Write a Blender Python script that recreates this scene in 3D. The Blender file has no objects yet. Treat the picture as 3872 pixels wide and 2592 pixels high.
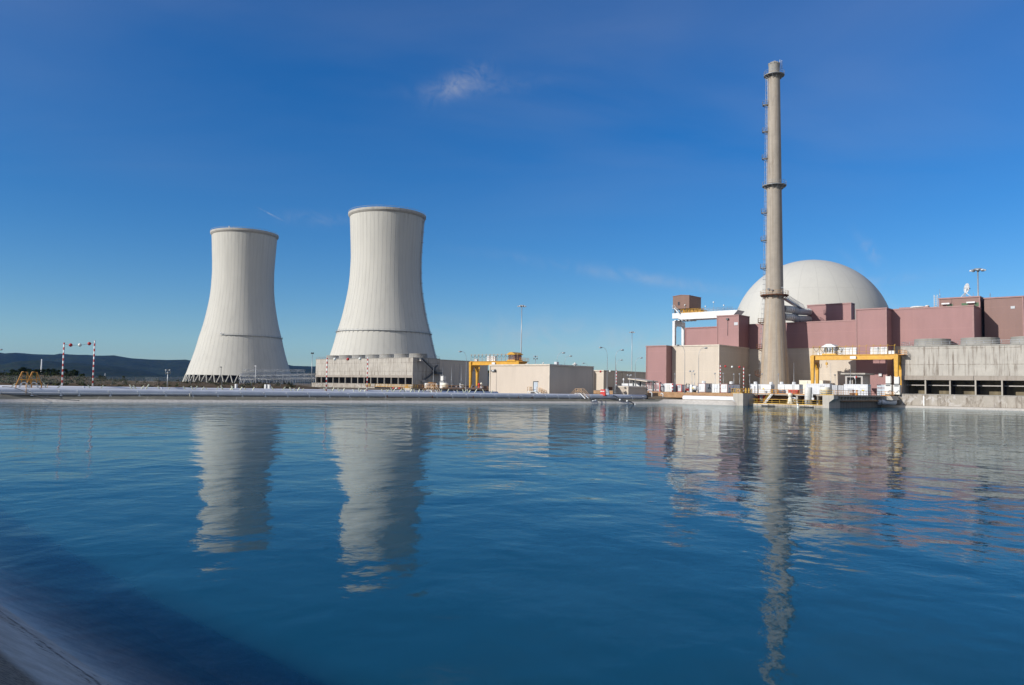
import bpy, bmesh, math, random
from mathutils import Vector, Matrix
random.seed(7)
sc = bpy.context.scene
COL = sc.collection
PI = math.pi
rad = math.radians

# ------------------------------------------------------------------ camera model (photo pixels -> world rays)
F, CX, CY, H = 2953.0, 1936.0, 1296.0, 3.65
PITCH, ROLL = math.atan(167.0 / F), rad(1.0)
RM = Matrix.Rotation(PI / 2 + PITCH, 3, 'X') @ Matrix.Rotation(ROLL, 3, 'Z')

def ray(x, y):
    d = RM @ Vector(((x - CX) / F, -(y - CY) / F, -1.0))
    return d / d.y

def P(x, y, Y):                      # the point seen at photo pixel (x, y) that lies Y metres ahead
    d = ray(x, y)
    return Vector((d.x * Y, Y, H + d.z * Y))

def G(x, Y, z):                      # the point of height z, Y metres ahead, seen in photo column x
    y = 1463.0
    for _ in range(6):
        p = P(x, y, Y)
        y += (p.z - z) * F / Y
    return P(x, y, Y)

def Yof(x, y, z):                    # how far ahead a point of height z is, when seen at (x, y)
    return (z - H) / ray(x, y).z

AZ = rad(41.4)
U = Vector((-math.cos(AZ), math.sin(AZ), 0))     # along the sunlit facades, to the left and away
V = Vector((math.sin(AZ), math.cos(AZ), 0))      # along the shaded sides, to the right and away
RZ = -AZ                                         # local x = -U, local y = V

def block(xl, xr, xb, ytop, Y, zb):
    """front-left-bottom corner, length, depth, height of a block from its photo columns"""
    c = P(xr, ytop, Y)
    tl, tb = ray(xl, ytop + 40).x, ray(xb, ytop + 40).x
    L = (tl * c.y - c.x) / (U.x - tl * U.y)
    D = (tb * c.y - c.x) / (V.x - tb * V.y)
    o = c + U * L
    return Vector((o.x, o.y, zb)), L, D, c.z - zb

def local(o, p):                      # world point -> facade-aligned coordinates from corner o
    d = p - o
    return Vector((-U.dot(d), V.dot(d), d.z))

# ------------------------------------------------------------------ objects
def thing(name, label, cat, loc=(0, 0, 0), rz=0.0, group=None):
    o = bpy.data.objects.new(name, None)
    COL.objects.link(o)
    o.empty_display_size = 0.3
    o.location = loc
    o.rotation_euler = (0, 0, rz)
    o['label'] = label
    o['category'] = cat
    if group:
        o['group'] = group
    return o

def tag(o, label, cat, group=None, kind=None):
    if label: o['label'] = label
    if cat: o['category'] = cat
    if group: o['group'] = group
    if kind: o['kind'] = kind
    return o

def kids(o):
    return [c for c in bpy.data.objects if c.parent == o]

def dup(root, loc=None, rz=None, label=None, scale=None):
    r = root.copy()
    COL.objects.link(r)
    if loc is not None: r.location = loc
    if rz is not None: r.rotation_euler = (0, 0, rz)
    if scale is not None: r.scale = (scale, scale, scale)
    if label: r['label'] = label
    for ch in kids(root):
        c = ch.copy(); COL.objects.link(c); c.parent = r
        for g in kids(ch):
            d = g.copy(); COL.objects.link(d); d.parent = c
    return r

class MB:
    def __init__(s):
        s.v, s.f, s.mi, s.sm = [], [], [], []
    def add(s, vs, fs, m=0, smooth=False):
        b = len(s.v)
        s.v += [tuple(v) for v in vs]
        for f in fs:
            s.f.append([b + i for i in f]); s.mi.append(m); s.sm.append(smooth)
        return s
    def box(s, x0, x1, y0, y1, z0, z1, m=0):
        vs = [(x, y, z) for z in (z0, z1) for y in (y0, y1) for x in (x0, x1)]
        return s.add(vs, [(0, 2, 3, 1), (4, 5, 7, 6), (0, 1, 5, 4), (1, 3, 7, 5), (3, 2, 6, 7), (2, 0, 4, 6)], m)
    def bbox(s, x0, x1, y0, y1, z0, z1, b=0.03, m=0):
        """box with chamfered vertical and top edges"""
        pts = [(x0 + b, y0), (x1 - b, y0), (x1, y0 + b), (x1, y1 - b), (x1 - b, y1), (x0 + b, y1), (x0, y1 - b), (x0, y0 + b)]
        cx, cy = (x0 + x1) / 2, (y0 + y1) / 2
        ins = [(px + (b if px < cx else -b), py + (b if py < cy else -b)) for px, py in pts]
        n = 8
        vs = [(p[0], p[1], z0) for p in pts] + [(p[0], p[1], z1 - b) for p in pts] + [(p[0], p[1], z1) for p in ins]
        fs = [(i, (i + 1) % n, n + (i + 1) % n, n + i) for i in range(n)] + [(n + i, n + (i + 1) % n, 2 * n + (i + 1) % n, 2 * n + i) for i in range(n)]
        fs += [tuple(range(n))[::-1], tuple(range(2 * n, 3 * n))]
        return s.add(vs, fs, m)
    def obox(s, p, q, w, h, m=0, up=Vector((0, 0, 1))):
        """bar of width w, height h from p to q"""
        p, q = Vector(p), Vector(q)
        d = (q - p).normalized()
        sd = d.cross(up)
        if sd.length < 1e-4: sd = d.cross(Vector((1, 0, 0)))
        sd.normalize()
        n = sd.cross(d).normalized()
        vs = []
        for c in (p, q):
            for a, b in ((-1, -1), (1, -1), (1, 1), (-1, 1)):
                vs.append(c + sd * (a * w / 2) + n * (b * h / 2))
        return s.add(vs, [(0, 1, 2, 3), (7, 6, 5, 4), (0, 4, 5, 1), (1, 5, 6, 2), (2, 6, 7, 3), (3, 7, 4, 0)], m)
    def tube(s, pts, r, n=8, m=0, caps=True, smooth=True):
        pts = [Vector(p) for p in pts]
        k = len(pts)
        rs = r if isinstance(r, (list, tuple)) else [r] * k
        base = len(s.v)
        up = None
        for i, p in enumerate(pts):
            t = (pts[min(i + 1, k - 1)] - pts[max(i - 1, 0)]).normalized()
            if up is None:
                up = Vector((0, 0, 1)) if abs(t.z) < 0.9 else Vector((1, 0, 0))
            a = t.cross(up).normalized()
            b = a.cross(t).normalized()
            up = b
            for j in range(n):
                an = 2 * PI * j / n
                s.v.append(tuple(p + (a * math.cos(an) + b * math.sin(an)) * rs[i]))
        for i in range(k - 1):
            for j in range(n):
                s.f.append([base + i * n + j, base + i * n + (j + 1) % n, base + (i + 1) * n + (j + 1) % n, base + (i + 1) * n + j])
                s.mi.append(m); s.sm.append(smooth)
        if caps:
            s.f.append([base + j for j in range(n)][::-1]); s.mi.append(m); s.sm.append(False)
            s.f.append([base + (k - 1) * n + j for j in range(n)]); s.mi.append(m); s.sm.append(False)
        return s
    def lathe(s, prof, n=32, m=0, c=(0, 0), smooth=True, closed=False, a0=0.0, a1=2 * PI):
        base = len(s.v)
        full = abs(a1 - a0 - 2 * PI) < 1e-6
        cols = n if full else n + 1
        for (r, z) in prof:
            for j in range(cols):
                an = a0 + (a1 - a0) * j / n
                s.v.append((c[0] + r * math.cos(an), c[1] + r * math.sin(an), z))
        k = len(prof)
        for i in range(k if closed else k - 1):
            i2 = (i + 1) % k
            for j in range(n):
                j2 = (j + 1) % cols
                s.f.append([base + i * cols + j, base + i * cols + j2, base + i2 * cols + j2, base + i2 * cols + j])
                s.mi.append(m); s.sm.append(smooth)
        return s
    def disc(s, r, z, n=32, m=0, c=(0, 0)):
        base = len(s.v)
        s.v += [(c[0] + r * math.cos(2 * PI * j / n), c[1] + r * math.sin(2 * PI * j / n), z) for j in range(n)]
        s.f.append(list(range(base, base + n))); s.mi.append(m); s.sm.append(False)
        return s
    def prism_xz(s, pts, y0, y1, m=0):
        n = len(pts)
        vs = [(p[0], y0, p[1]) for p in pts] + [(p[0], y1, p[1]) for p in pts]
        return s.add(vs, [tuple(range(n)), tuple(range(n, 2 * n))[::-1]] + [(i, (i + 1) % n, n + (i + 1) % n, n + i) for i in range(n)], m)
    def prism_xy(s, pts, z0, z1, m=0):
        n = len(pts)
        vs = [(p[0], p[1], z0) for p in pts] + [(p[0], p[1], z1) for p in pts]
        return s.add(vs, [tuple(range(n))[::-1], tuple(range(n, 2 * n))] + [(i, (i + 1) % n, n + (i + 1) % n, n + i) for i in range(n)], m)
    def sphere(s, c, r, n=12, k=8, m=0, sz=1.0):
        base = len(s.v)
        c = Vector(c)
        for i in range(k + 1):
            t = PI * i / k
            for j in range(n):
                a = 2 * PI * j / n
                s.v.append((c.x + r * math.sin(t) * math.cos(a), c.y + r * math.sin(t) * math.sin(a), c.z + r * sz * math.cos(t)))
        for i in range(k):
            for j in range(n):
                s.f.append([base + i * n + j, base + (i + 1) * n + j, base + (i + 1) * n + (j + 1) % n, base + i * n + (j + 1) % n])
                s.mi.append(m); s.sm.append(True)
        return s
    def rail(s, pts, h=1.1, sp=1.6, r=0.035, m=0, mids=1, kick=False):
        """handrail with posts along a path of floor points"""
        pts = [Vector(p) for p in pts]
        up = Vector((0, 0, h))
        for a, b in zip(pts[:-1], pts[1:]):
            s.tube([a + up, b + up], r, 5, m)
            for q in range(mids):
                f = (q + 1) / (mids + 1)
                s.tube([a + up * f, b + up * f], r * 0.85, 5, m)
            if kick:
                s.obox(a + Vector((0, 0, .08)), b + Vector((0, 0, .08)), .03, .16, m)
            k = max(1, int(round((b - a).length / sp)))
            for i in range(k + 1):
                p = a.lerp(b, i / k)
                s.tube([p, p + up], r, 5, m)
        return s
    def build(s, name, mats, parent=None, loc=None, rz=None, fixn=True):
        me = bpy.data.meshes.new(name)
        me.from_pydata(s.v, [], s.f)
        if fixn:
            bm = bmesh.new(); bm.from_mesh(me)
            bmesh.ops.recalc_face_normals(bm, faces=bm.faces[:])
            bm.to_mesh(me); bm.free()
        if not isinstance(mats, (list, tuple)): mats = [mats]
        for mt in mats: me.materials.append(mt)
        me.polygons.foreach_set('material_index', s.mi)
        me.polygons.foreach_set('use_smooth', s.sm)
        me.update()
        o = bpy.data.objects.new(name, me)
        COL.objects.link(o)
        if parent is not None: o.parent = parent
        if loc is not None: o.location = loc
        if rz is not None: o.rotation_euler = (0, 0, rz)
        return o

def B(x0, x1, y0, y1, z0, z1):
    return MB().box(x0, x1, y0, y1, z0, z1)

# ------------------------------------------------------------------ materials
class NT:
    def __init__(s, name, rough=0.8, metal=0.0):
        s.m = bpy.data.materials.new(name)
        s.m.use_nodes = True
        s.t = s.m.node_tree
        s.b = s.t.nodes['Principled BSDF']
        s.b.inputs['Roughness'].default_value = rough
        s.b.inputs['Metallic'].default_value = metal
        s._co = None
    def n(s, typ, **kw):
        nd = s.t.nodes.new(typ)
        for k, v in kw.items():
            if k in nd.inputs: s.put(nd.inputs[k], v)
            else: setattr(nd, k, v)
        return nd
    def put(s, sock, v):
        if isinstance(v, bpy.types.NodeSocket): s.t.links.new(v, sock)
        else: sock.default_value = v
    def co(s):
        if s._co is None: s._co = s.t.nodes.new('ShaderNodeTexCoord').outputs['Object']
        return s._co
    def scaled(s, sx, sy, sz):
        return s.n('ShaderNodeMapping', Vector=s.co(), Scale=(sx, sy, sz)).outputs[0]
    def noise(s, scale, detail=4, rough=0.55, vec=None, dist=0.0):
        return s.n('ShaderNodeTexNoise', Vector=vec if vec is not None else s.co(), Scale=scale, Detail=detail, Roughness=rough, Distortion=dist).outputs[0]
    def ma(s, op, a, b=0.0, c=0.0, clamp=False):
        nd = s.t.nodes.new('ShaderNodeMath'); nd.operation = op; nd.use_clamp = clamp
        s.put(nd.inputs[0], a); s.put(nd.inputs[1], b); s.put(nd.inputs[2], c)
        return nd.outputs[0]
    def rng(s, v, a, b, c=0.0, d=1.0):
        return s.n('ShaderNodeMapRange', Value=v, **{'From Min': a, 'From Max': b, 'To Min': c, 'To Max': d}).outputs[0]
    def mix(s, f, a, b):
        nd = s.t.nodes.new('ShaderNodeMix'); nd.data_type = 'RGBA'
        s.put(nd.inputs[0], f); s.put(nd.inputs[6], a if not isinstance(a, tuple) else (*a, 1)); s.put(nd.inputs[7], b if not isinstance(b, tuple) else (*b, 1))
        return nd.outputs[2]
    def xyz(s, vec=None):
        nd = s.n('ShaderNodeSeparateXYZ', Vector=vec if vec is not None else s.co())
        return nd.outputs
    def lines(s, v, period, width, off=0.0):
        """1 on thin lines every period"""
        t = s.ma('PINGPONG', s.ma('ADD', v, off), period / 2)
        return s.ma('LESS_THAN', t, width / 2)
    def color(s, c):
        s.put(s.b.inputs['Base Color'], c if not isinstance(c, tuple) else (*c, 1))
    def bump(s, h, dist=0.02, strength=1.0):
        nd = s.n('ShaderNodeBump', Height=h, Distance=dist, Strength=strength)
        s.t.links.new(nd.outputs[0], s.b.inputs['Normal'])

def paint(name, c, rough=0.55, var=0.12, scale=0.8, metal=0.0, streak=False):
    t = NT(name, rough, metal)
    v = t.scaled(1, 1, .12) if streak else t.co()
    f = t.rng(t.noise(scale, 5, .6, v), .3, .75)
    d = tuple(x * (1 - var * 2) for x in c)
    e = tuple(min(1, x * (1 + var * .6)) for x in c)
    t.color(t.mix(f, e, d))
    return t.m

def sheet(name, c, rib=.3, pan_x=5.9, pan_z=6.2, linec=.86, line_w=.14):
    """profiled metal cladding: fine vertical ribs, faint panel joints, uneven weathering"""
    t = NT(name, .62)
    x, y, z = t.xyz()
    geo = t.n('ShaderNodeNewGeometry')
    h = t.ma('ADD', x, y)
    f = t.rng(t.noise(.25, 4, .6, t.scaled(1.6, 1.6, .35)), .3, .7)
    col = t.mix(f, tuple(k * 1.05 for k in c), tuple(k * .93 for k in c))
    g = t.noise(1.4, 3, .6, t.scaled(1.2, 1.2, .1))
    col = t.mix(t.ma('MULTIPLY', t.rng(g, .55, .8), .22), col, tuple(k * linec for k in c))
    bands = t.rng(t.noise(.11, 2, .5, t.scaled(3.2, 3.2, .02)), .52, .7)
    col = t.mix(t.ma('MULTIPLY', bands, .3), col, tuple(min(1, k * 1.12) for k in c))
    ln = t.ma('MAXIMUM', t.lines(z, pan_z, line_w), t.ma('MULTIPLY', t.lines(h, pan_x, line_w), .6))
    col = t.mix(t.ma('MULTIPLY', ln, .35), col, tuple(min(1, k * 1.25) for k in c))
    t.color(col)
    w = t.ma('PINGPONG', h, rib / 2)
    t.bump(t.ma('SMOOTH_MIN', w, rib * .3, rib * .1), .25, .35)
    return t.m

def concrete(name, c, stain=(.10, .075, .055), amount=.7, sx=1.1, joint=None, jw=.12, blot=0.0, blotc=(.62, .60, .60), vj=None, rough=.9):
    """cast concrete with run-off streaks, blotches and pour joints"""
    t = NT(name, rough)
    x, y, z = t.xyz()
    f = t.rng(t.noise(.5, 6, .62), .3, .72)
    col = t.mix(f, tuple(k * 1.06 for k in c), tuple(k * .86 for k in c))
    s1 = t.noise(sx, 5, .7, t.scaled(1, 1, .06))
    s2 = t.noise(sx * .35, 3, .6, t.scaled(1, 1, .25))
    st = t.ma('MULTIPLY', t.rng(s1, .48, .66), t.rng(s2, .36, .56))
    col = t.mix(t.ma('MULTIPLY', st, amount, clamp=True), col, stain)
    if blot:
        bl = t.ma('MULTIPLY', t.rng(t.noise(.75, 4, .6, dist=.6), .52, .58), t.rng(t.noise(.22, 2), .42, .55))
        col = t.mix(t.ma('MULTIPLY', bl, blot), col, blotc)
        bl2 = t.rng(t.noise(.6, 5, .7, t.scaled(1, 1, .5), .8), .54, .66)
        col = t.mix(t.ma('MULTIPLY', bl2, blot * .75), col, stain)
    if joint:
        wob = t.ma('MULTIPLY', t.ma('SUBTRACT', t.noise(.8, 3), .5), .25)
        jl = t.ma('MULTIPLY', t.lines(t.ma('ADD', z, wob), joint, jw), t.rng(t.noise(1.3, 3), .35, .6))
        col = t.mix(t.ma('MULTIPLY', jl, .6), col, stain)
    if vj:
        col = t.mix(t.ma('MULTIPLY', t.lines(t.ma('ADD', x, y), vj, jw * .8), .35), col, stain)
    t.color(col)
    t.bump(t.noise(3.0, 5, .6), .03, .5)
    return t.m

M = {}
def on_water(x, y):
    d = ray(x, y); s = -H / d.z
    return Vector((d.x * s, s, 0))
WP0, WP1 = on_water(0, 2285), on_water(430, 2592)
WD = (WP1 - WP0).normalized()                     # along the near waterline, towards the right
WN = Vector((-WD.y, WD.x, 0))                     # out over the water
M['cream'] = sheet('cream_cladding', (.52, .45, .37), linec=.9)
M['cream_shed'] = sheet('cream_shed_cladding', (.535, .46, .385), linec=.92, pan_x=9.0, pan_z=14)
M['purple'] = sheet('mauve_cladding', (.308, .163, .157))
M['purple_dk'] = sheet('brown_mauve_cladding', (.225, .130, .112), pan_x=7.0)
M['maroon_trim'] = paint('maroon_trim', (.30, .12, .11), .5)
M['purple_trim'] = paint('mauve_trim', (.31, .165, .155), .5)
M['cream_trim'] = paint('cream_trim', (.60, .53, .44), .5)
M['brown'] = sheet('brown_cladding', (.19, .105, .078))
M['white'] = paint('white_paint', (.69, .70, .71), .45, .12)
M['white_dirty'] = paint('weathered_white_paint', (.70, .69, .66), .5, .14, 1.5, streak=True)
M['offwhite'] = paint('ivory_paint', (.74, .70, .58), .5, .1)
M['pipe'] = paint('shade_tinted_pipe_paint', (.64, .66, .72), .38, .08, .4)  # bluish tone of the pipe in shade put into the paint
M['pipe_sunlit'] = paint('sunlit_pipe_paint', (.76, .77, .79), .4, .06, .4)  # paler copy of the pipe colour for the stretch in sun
M['steel'] = paint('galvanised_steel', (.42, .44, .46), .45, .12, 2, .5)
M['steel_dk'] = paint('dark_steel', (.09, .10, .11), .55, .15, 2, .3)
M['grey'] = paint('grey_paint', (.36, .37, .39), .55)
M['black'] = paint('black_rubber', (.018, .018, .02), .6)
M['yellow'] = paint('crane_yellow_paint', (.62, .33, .025), .45, .14, 1.2)
M['yellow_rail'] = paint('yellow_rail_paint', (.60, .36, .05), .5, .12)
M['orange_rail'] = paint('orange_rail_paint', (.62, .27, .035), .5, .14)
M['tan_rail'] = paint('faded_rail_paint', (.55, .36, .20), .6, .14)
M['rust'] = paint('rusty_brown_steel', (.19, .085, .045), .8, .3, 2)
M['red'] = paint('red_paint', (.52, .03, .025), .45, .12)
M['ballwhite'] = paint('white_ball', (.78, .80, .74), .5, .05)
M['pale_stake'] = paint('pale_stake_paint', (.70, .72, .55), .6, .12)
M['rim'] = concrete('rim_concrete', (.43, .415, .38), (.18, .17, .155), .5, .5)
M['lamp_grey'] = paint('weathered_lamp_grey', (.26, .27, .28), .5, .12)
M['green_pane'] = paint('green_glazing', (.07, .13, .065), .25, .05)
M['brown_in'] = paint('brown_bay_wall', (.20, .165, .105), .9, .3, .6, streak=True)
M['shade_in'] = paint('shade_dark_interior', (.035, .03, .027), .9, .3, .6, streak=True)  # near-black colour standing in for the shade inside bays and recesses
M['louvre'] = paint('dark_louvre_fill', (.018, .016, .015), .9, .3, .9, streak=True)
M['glass'] = paint('dark_window_glass', (.03, .04, .05), .08, .05)
M['shutter'] = paint('grey_shutter', (.50, .52, .55), .5)
M['bluegrey_door'] = paint('blue_grey_door', (.47, .53, .60), .4)
M['c_cell'] = concrete('stained_cell_concrete', (.445, .415, .37), (.13, .10, .075), 1.0, 1.5, 4.2, .2, vj=5.7)
M['c_basin'] = concrete('blotched_basin_concrete', (.37, .335, .29), (.11, .08, .055), 1.2, .9, 5.0, .1, blot=.85, blotc=(.47, .445, .42))
M['c_pier'] = concrete('pier_concrete', (.43, .40, .355), (.14, .11, .085), .6, .8, 3.0, .08)
M['c_lip'] = concrete('grey_lintel_concrete', (.34, .30, .26), (.15, .12, .09), .5)
M['c_stack'] = concrete('fan_stack_concrete', (.31, .30, .275), (.16, .13, .11), .5, 1.2)
M['c_booth'] = concrete('booth_concrete', (.45, .42, .40), (.2, .16, .13), .3)
M['c_dark'] = concrete('shade_dark_concrete', (.16, .155, .145), (.04, .035, .03), .8, .8)  # concrete coloured darker for the shade its walls stand in

def mk_tower():
    t = NT('tower_concrete', .9)
    x, y, z = t.xyz()
    f = t.rng(t.noise(.03, 5, .6), .3, .7)
    col = t.mix(f, (.55, .535, .485), (.50, .49, .45))
    s = t.rng(t.noise(.35, 4, .6, t.scaled(1, 1, .035)), .5, .78)
    col = t.mix(t.ma('MULTIPLY', s, .26), col, (.28, .265, .24))
    top = t.ma('MULTIPLY', t.rng(t.noise(.55, 4, .65, t.scaled(1, 1, .05)), .5, .68), t.rng(z, 104, 126, 0, 1))
    col = t.mix(t.ma('MULTIPLY', top, .3), col, (.2, .19, .175))
    l1 = t.lines(z, 1.45, .16)
    col = t.mix(t.ma('MULTIPLY', l1, .10), col, (.3, .29, .27))
    a = t.ma('ARCTAN2', y, x)
    l2 = t.lines(a, 2 * PI / 168, .0028)
    col = t.mix(t.ma('MULTIPLY', l2, .08), col, (.28, .27, .25))
    l3 = t.lines(t.ma('ADD', a, PI / 56), 2 * PI / 56, .0105)
    col = t.mix(t.ma('MULTIPLY', l3, .18), col, (.22, .21, .2))
    t.color(col)
    return t.m
M['tower'] = mk_tower()

def mk_dome():
    t = NT('dome_coating', .75)
    x, y, z = t.xyz()
    f = t.rng(t.noise(.06, 5, .6), .3, .7)
    col = t.mix(f, (.53, .52, .475), (.485, .475, .44))
    s = t.rng(t.noise(.28, 4, .6, t.scaled(1, 1, .18)), .52, .75)
    col = t.mix(t.ma('MULTIPLY', s, .18), col, (.37, .36, .33))
    a = t.ma('ARCTAN2', y, x)
    ln = t.lines(a, 2 * PI / 24, .009)
    ln2 = t.lines(t.ma('SUBTRACT', z, 15.0), 60.0, .13)
    col = t.mix(t.ma('MULTIPLY', t.ma('MAXIMUM', ln, ln2), .2), col, (.2, .195, .18))
    # run-off marks below the shoulder of the dome
    run = t.ma('MULTIPLY', t.rng(t.noise(.9, 3, .6, t.scaled(1, 1, .05)), .54, .72), t.rng(z, 16, 2, 0, 1))
    col = t.mix(t.ma('MULTIPLY', run, .16), col, (.3, .28, .24))
    t.color(col)
    return t.m
M['dome'] = mk_dome()

def mk_chimney():
    t = NT('chimney_concrete', .92)
    x, y, z = t.xyz()
    f = t.rng(t.noise(.4, 6, .65), .3, .72)
    col = t.mix(f, (.40, .352, .295), (.315, .28, .238))
    s = t.rng(t.noise(1.1, 5, .65, t.scaled(1, 1, .035)), .48, .7)
    col = t.mix(t.ma('MULTIPLY', s, .62), col, (.21, .165, .125))
    a = t.ma('ARCTAN2', y, x)
    ws = t.noise(1.2, 2, .5, t.n('ShaderNodeCombineXYZ', X=t.ma('MULTIPLY', a, 2.6), Y=0.0, Z=t.ma('MULTIPLY', z, .012)).outputs[0])
    warm = t.ma('MULTIPLY', t.rng(ws, .42, .62), t.rng(z, 34, 20, 0, 1))
    col = t.mix(t.ma('MULTIPLY', warm, .5), col, (.46, .335, .215))
    l = t.ma('MAXIMUM', t.ma('MULTIPLY', t.lines(z, 1.35, .1), .45), t.ma('MULTIPLY', t.lines(a, 2 * PI / 18, .04), .8))
    col = t.mix(t.ma('MULTIPLY', l, .28), col, (.2, .17, .14))
    bl = t.ma('MULTIPLY', t.rng(t.noise(.9, 4, .7, t.scaled(1, 1, .22), .5), .58, .7), t.rng(z, 55, 72, 0, 1))
    col = t.mix(t.ma('MULTIPLY', bl, .5), col, (.16, .125, .095))
    t.color(col)
    return t.m
M['chimney'] = mk_chimney()

def mk_stripe(h0, seg):
    t = NT('red_white_stripes', .5)
    x, y, z = t.xyz()
    k = t.ma('LESS_THAN', t.ma('FRACT', t.ma('DIVIDE', z, seg * 2)), .5)
    t.color(t.mix(k, (.74, .76, .76), (.42, .03, .025)))
    return t.m
M['stripe'] = mk_stripe(0, .45)

def mk_ground(name, a, b, c, scale=.12):
    t = NT(name, .95)
    t.b.inputs['Specular IOR Level'].default_value = .05
    f = t.rng(t.noise(scale, 6, .65), .35, .65)
    g = t.rng(t.noise(scale * 6, 5, .65), .45, .65)
    col = t.mix(f, a, b)
    col = t.mix(t.ma('MULTIPLY', g, .6), col, c)
    t.color(col)
    t.bump(t.noise(1.5, 6, .7), .15, .6)
    return t.m
M['ground'] = mk_ground('dry_ground', (.22, .17, .12), (.16, .135, .10), (.10, .09, .06))
M['yard'] = mk_ground('yard_concrete', (.36, .33, .28), (.30, .27, .23), (.24, .21, .17), .3)
M['soil'] = mk_ground('tan_soil', (.42, .27, .15), (.36, .22, .12), (.25, .12, .06), .5)
M['berm'] = mk_ground('brown_scrub_soil', (.15, .095, .055), (.085, .065, .038), (.04, .042, .022), .2)
M['hill'] = mk_ground('wooded_hill', (.020, .032, .011), (.006, .012, .006), (.055, .050, .028), .012)
M['leaf_dark'] = mk_ground('pine_needles', (.030, .045, .018), (.020, .032, .014), (.055, .070, .025), .9)
M['leaf_olive'] = mk_ground('olive_scrub_leaves', (.045, .05, .022), (.03, .036, .016), (.085, .075, .04), .9)
M['bark'] = paint('pine_bark', (.09, .06, .04), .9, .3, 4)

def mk_bank():
    """lined pond bank: salt-white tide band by the water, debris lines, olive-grey lining above"""
    t = NT('pond_lining', .85)
    co = t.n('ShaderNodeNewGeometry').outputs['Position']
    x, y, z = t.xyz(co)
    wob = t.ma('MULTIPLY', t.ma('SUBTRACT', t.noise(.35, 4, .6, co), .5), .22)
    zz = t.ma('ADD', z, wob)
    base = t.mix(t.rng(t.noise(.5, 5, .65, co), .35, .65), (.20, .19, .15), (.155, .148, .118))
    grav = t.mix(t.rng(t.noise(22.0, 4, .7, co), .35, .65), (.33, .27, .20), (.10, .08, .065))
    base = t.mix(t.rng(y, 60, 40, 0, 1), base, grav)
    pale = t.mix(t.rng(t.noise(2.2, 8, .75, co), .36, .66), (.64, .605, .555), (.43, .40, .355))
    col = t.mix(t.rng(t.ma('SUBTRACT', zz, t.ma('MULTIPLY', t.ma('MAXIMUM', t.rng(y, 60, 40, 0, 1), t.rng(x, 38, 44, 0, 3)), .66)), .38, .50), pale, base)
    # debris left at the old water levels
    zd = t.ma('ADD', z, t.ma('MULTIPLY', t.ma('SUBTRACT', t.noise(.9, 3, .6, co), .5), .10))
    d1 = t.ma('MULTIPLY', t.rng(t.ma('ABSOLUTE', t.ma('SUBTRACT', zd, .26)), .05, .015), t.rng(t.noise(6.0, 5, .85, co), .44, .52))
    d2 = t.ma('MULTIPLY', t.rng(t.ma('ABSOLUTE', t.ma('SUBTRACT', zd, .38)), .11, .02), t.rng(t.noise(9.0, 5, .8, co), .52, .58))
    d3 = t.ma('MULTIPLY', t.rng(t.ma('ABSOLUTE', t.ma('SUBTRACT', zd, .12)), .02, .008), t.rng(t.noise(5.0, 4, .7, co), .52, .62))
    near = t.rng(y, 60, 40, 0, 1)
    dd = t.ma('MULTIPLY', t.ma('MAXIMUM', t.ma('MAXIMUM', d1, d2), d3), near)
    col = t.mix(t.ma('MULTIPLY', dd, .85, clamp=True), col, (.06, .04, .035))
    warm = t.rng(t.noise(.6, 4, .6, co), .5, .7)
    col = t.mix(t.ma('MULTIPLY', t.ma('MULTIPLY', warm, near), .5), col, (.33, .24, .16))
    sub_ = t.ma('MULTIPLY', t.rng(t.noise(1.1, 6, .75, co, .5), .42, .62), t.rng(z, -.05, -.25, 0, 1))
    col = t.mix(t.ma('MULTIPLY', sub_, .55), col, (.17, .15, .13))
    seam = t.lines(t.ma('ADD', x, t.ma('MULTIPLY', y, .25)), 7.0, .07)
    col = t.mix(t.ma('MULTIPLY', seam, .22), col, (.85, .83, .8))
    t.color(col)
    t.bump(t.noise(5.0, 6, .8, co), .09, .9)
    return t.m
M['bank'] = mk_bank()

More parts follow.
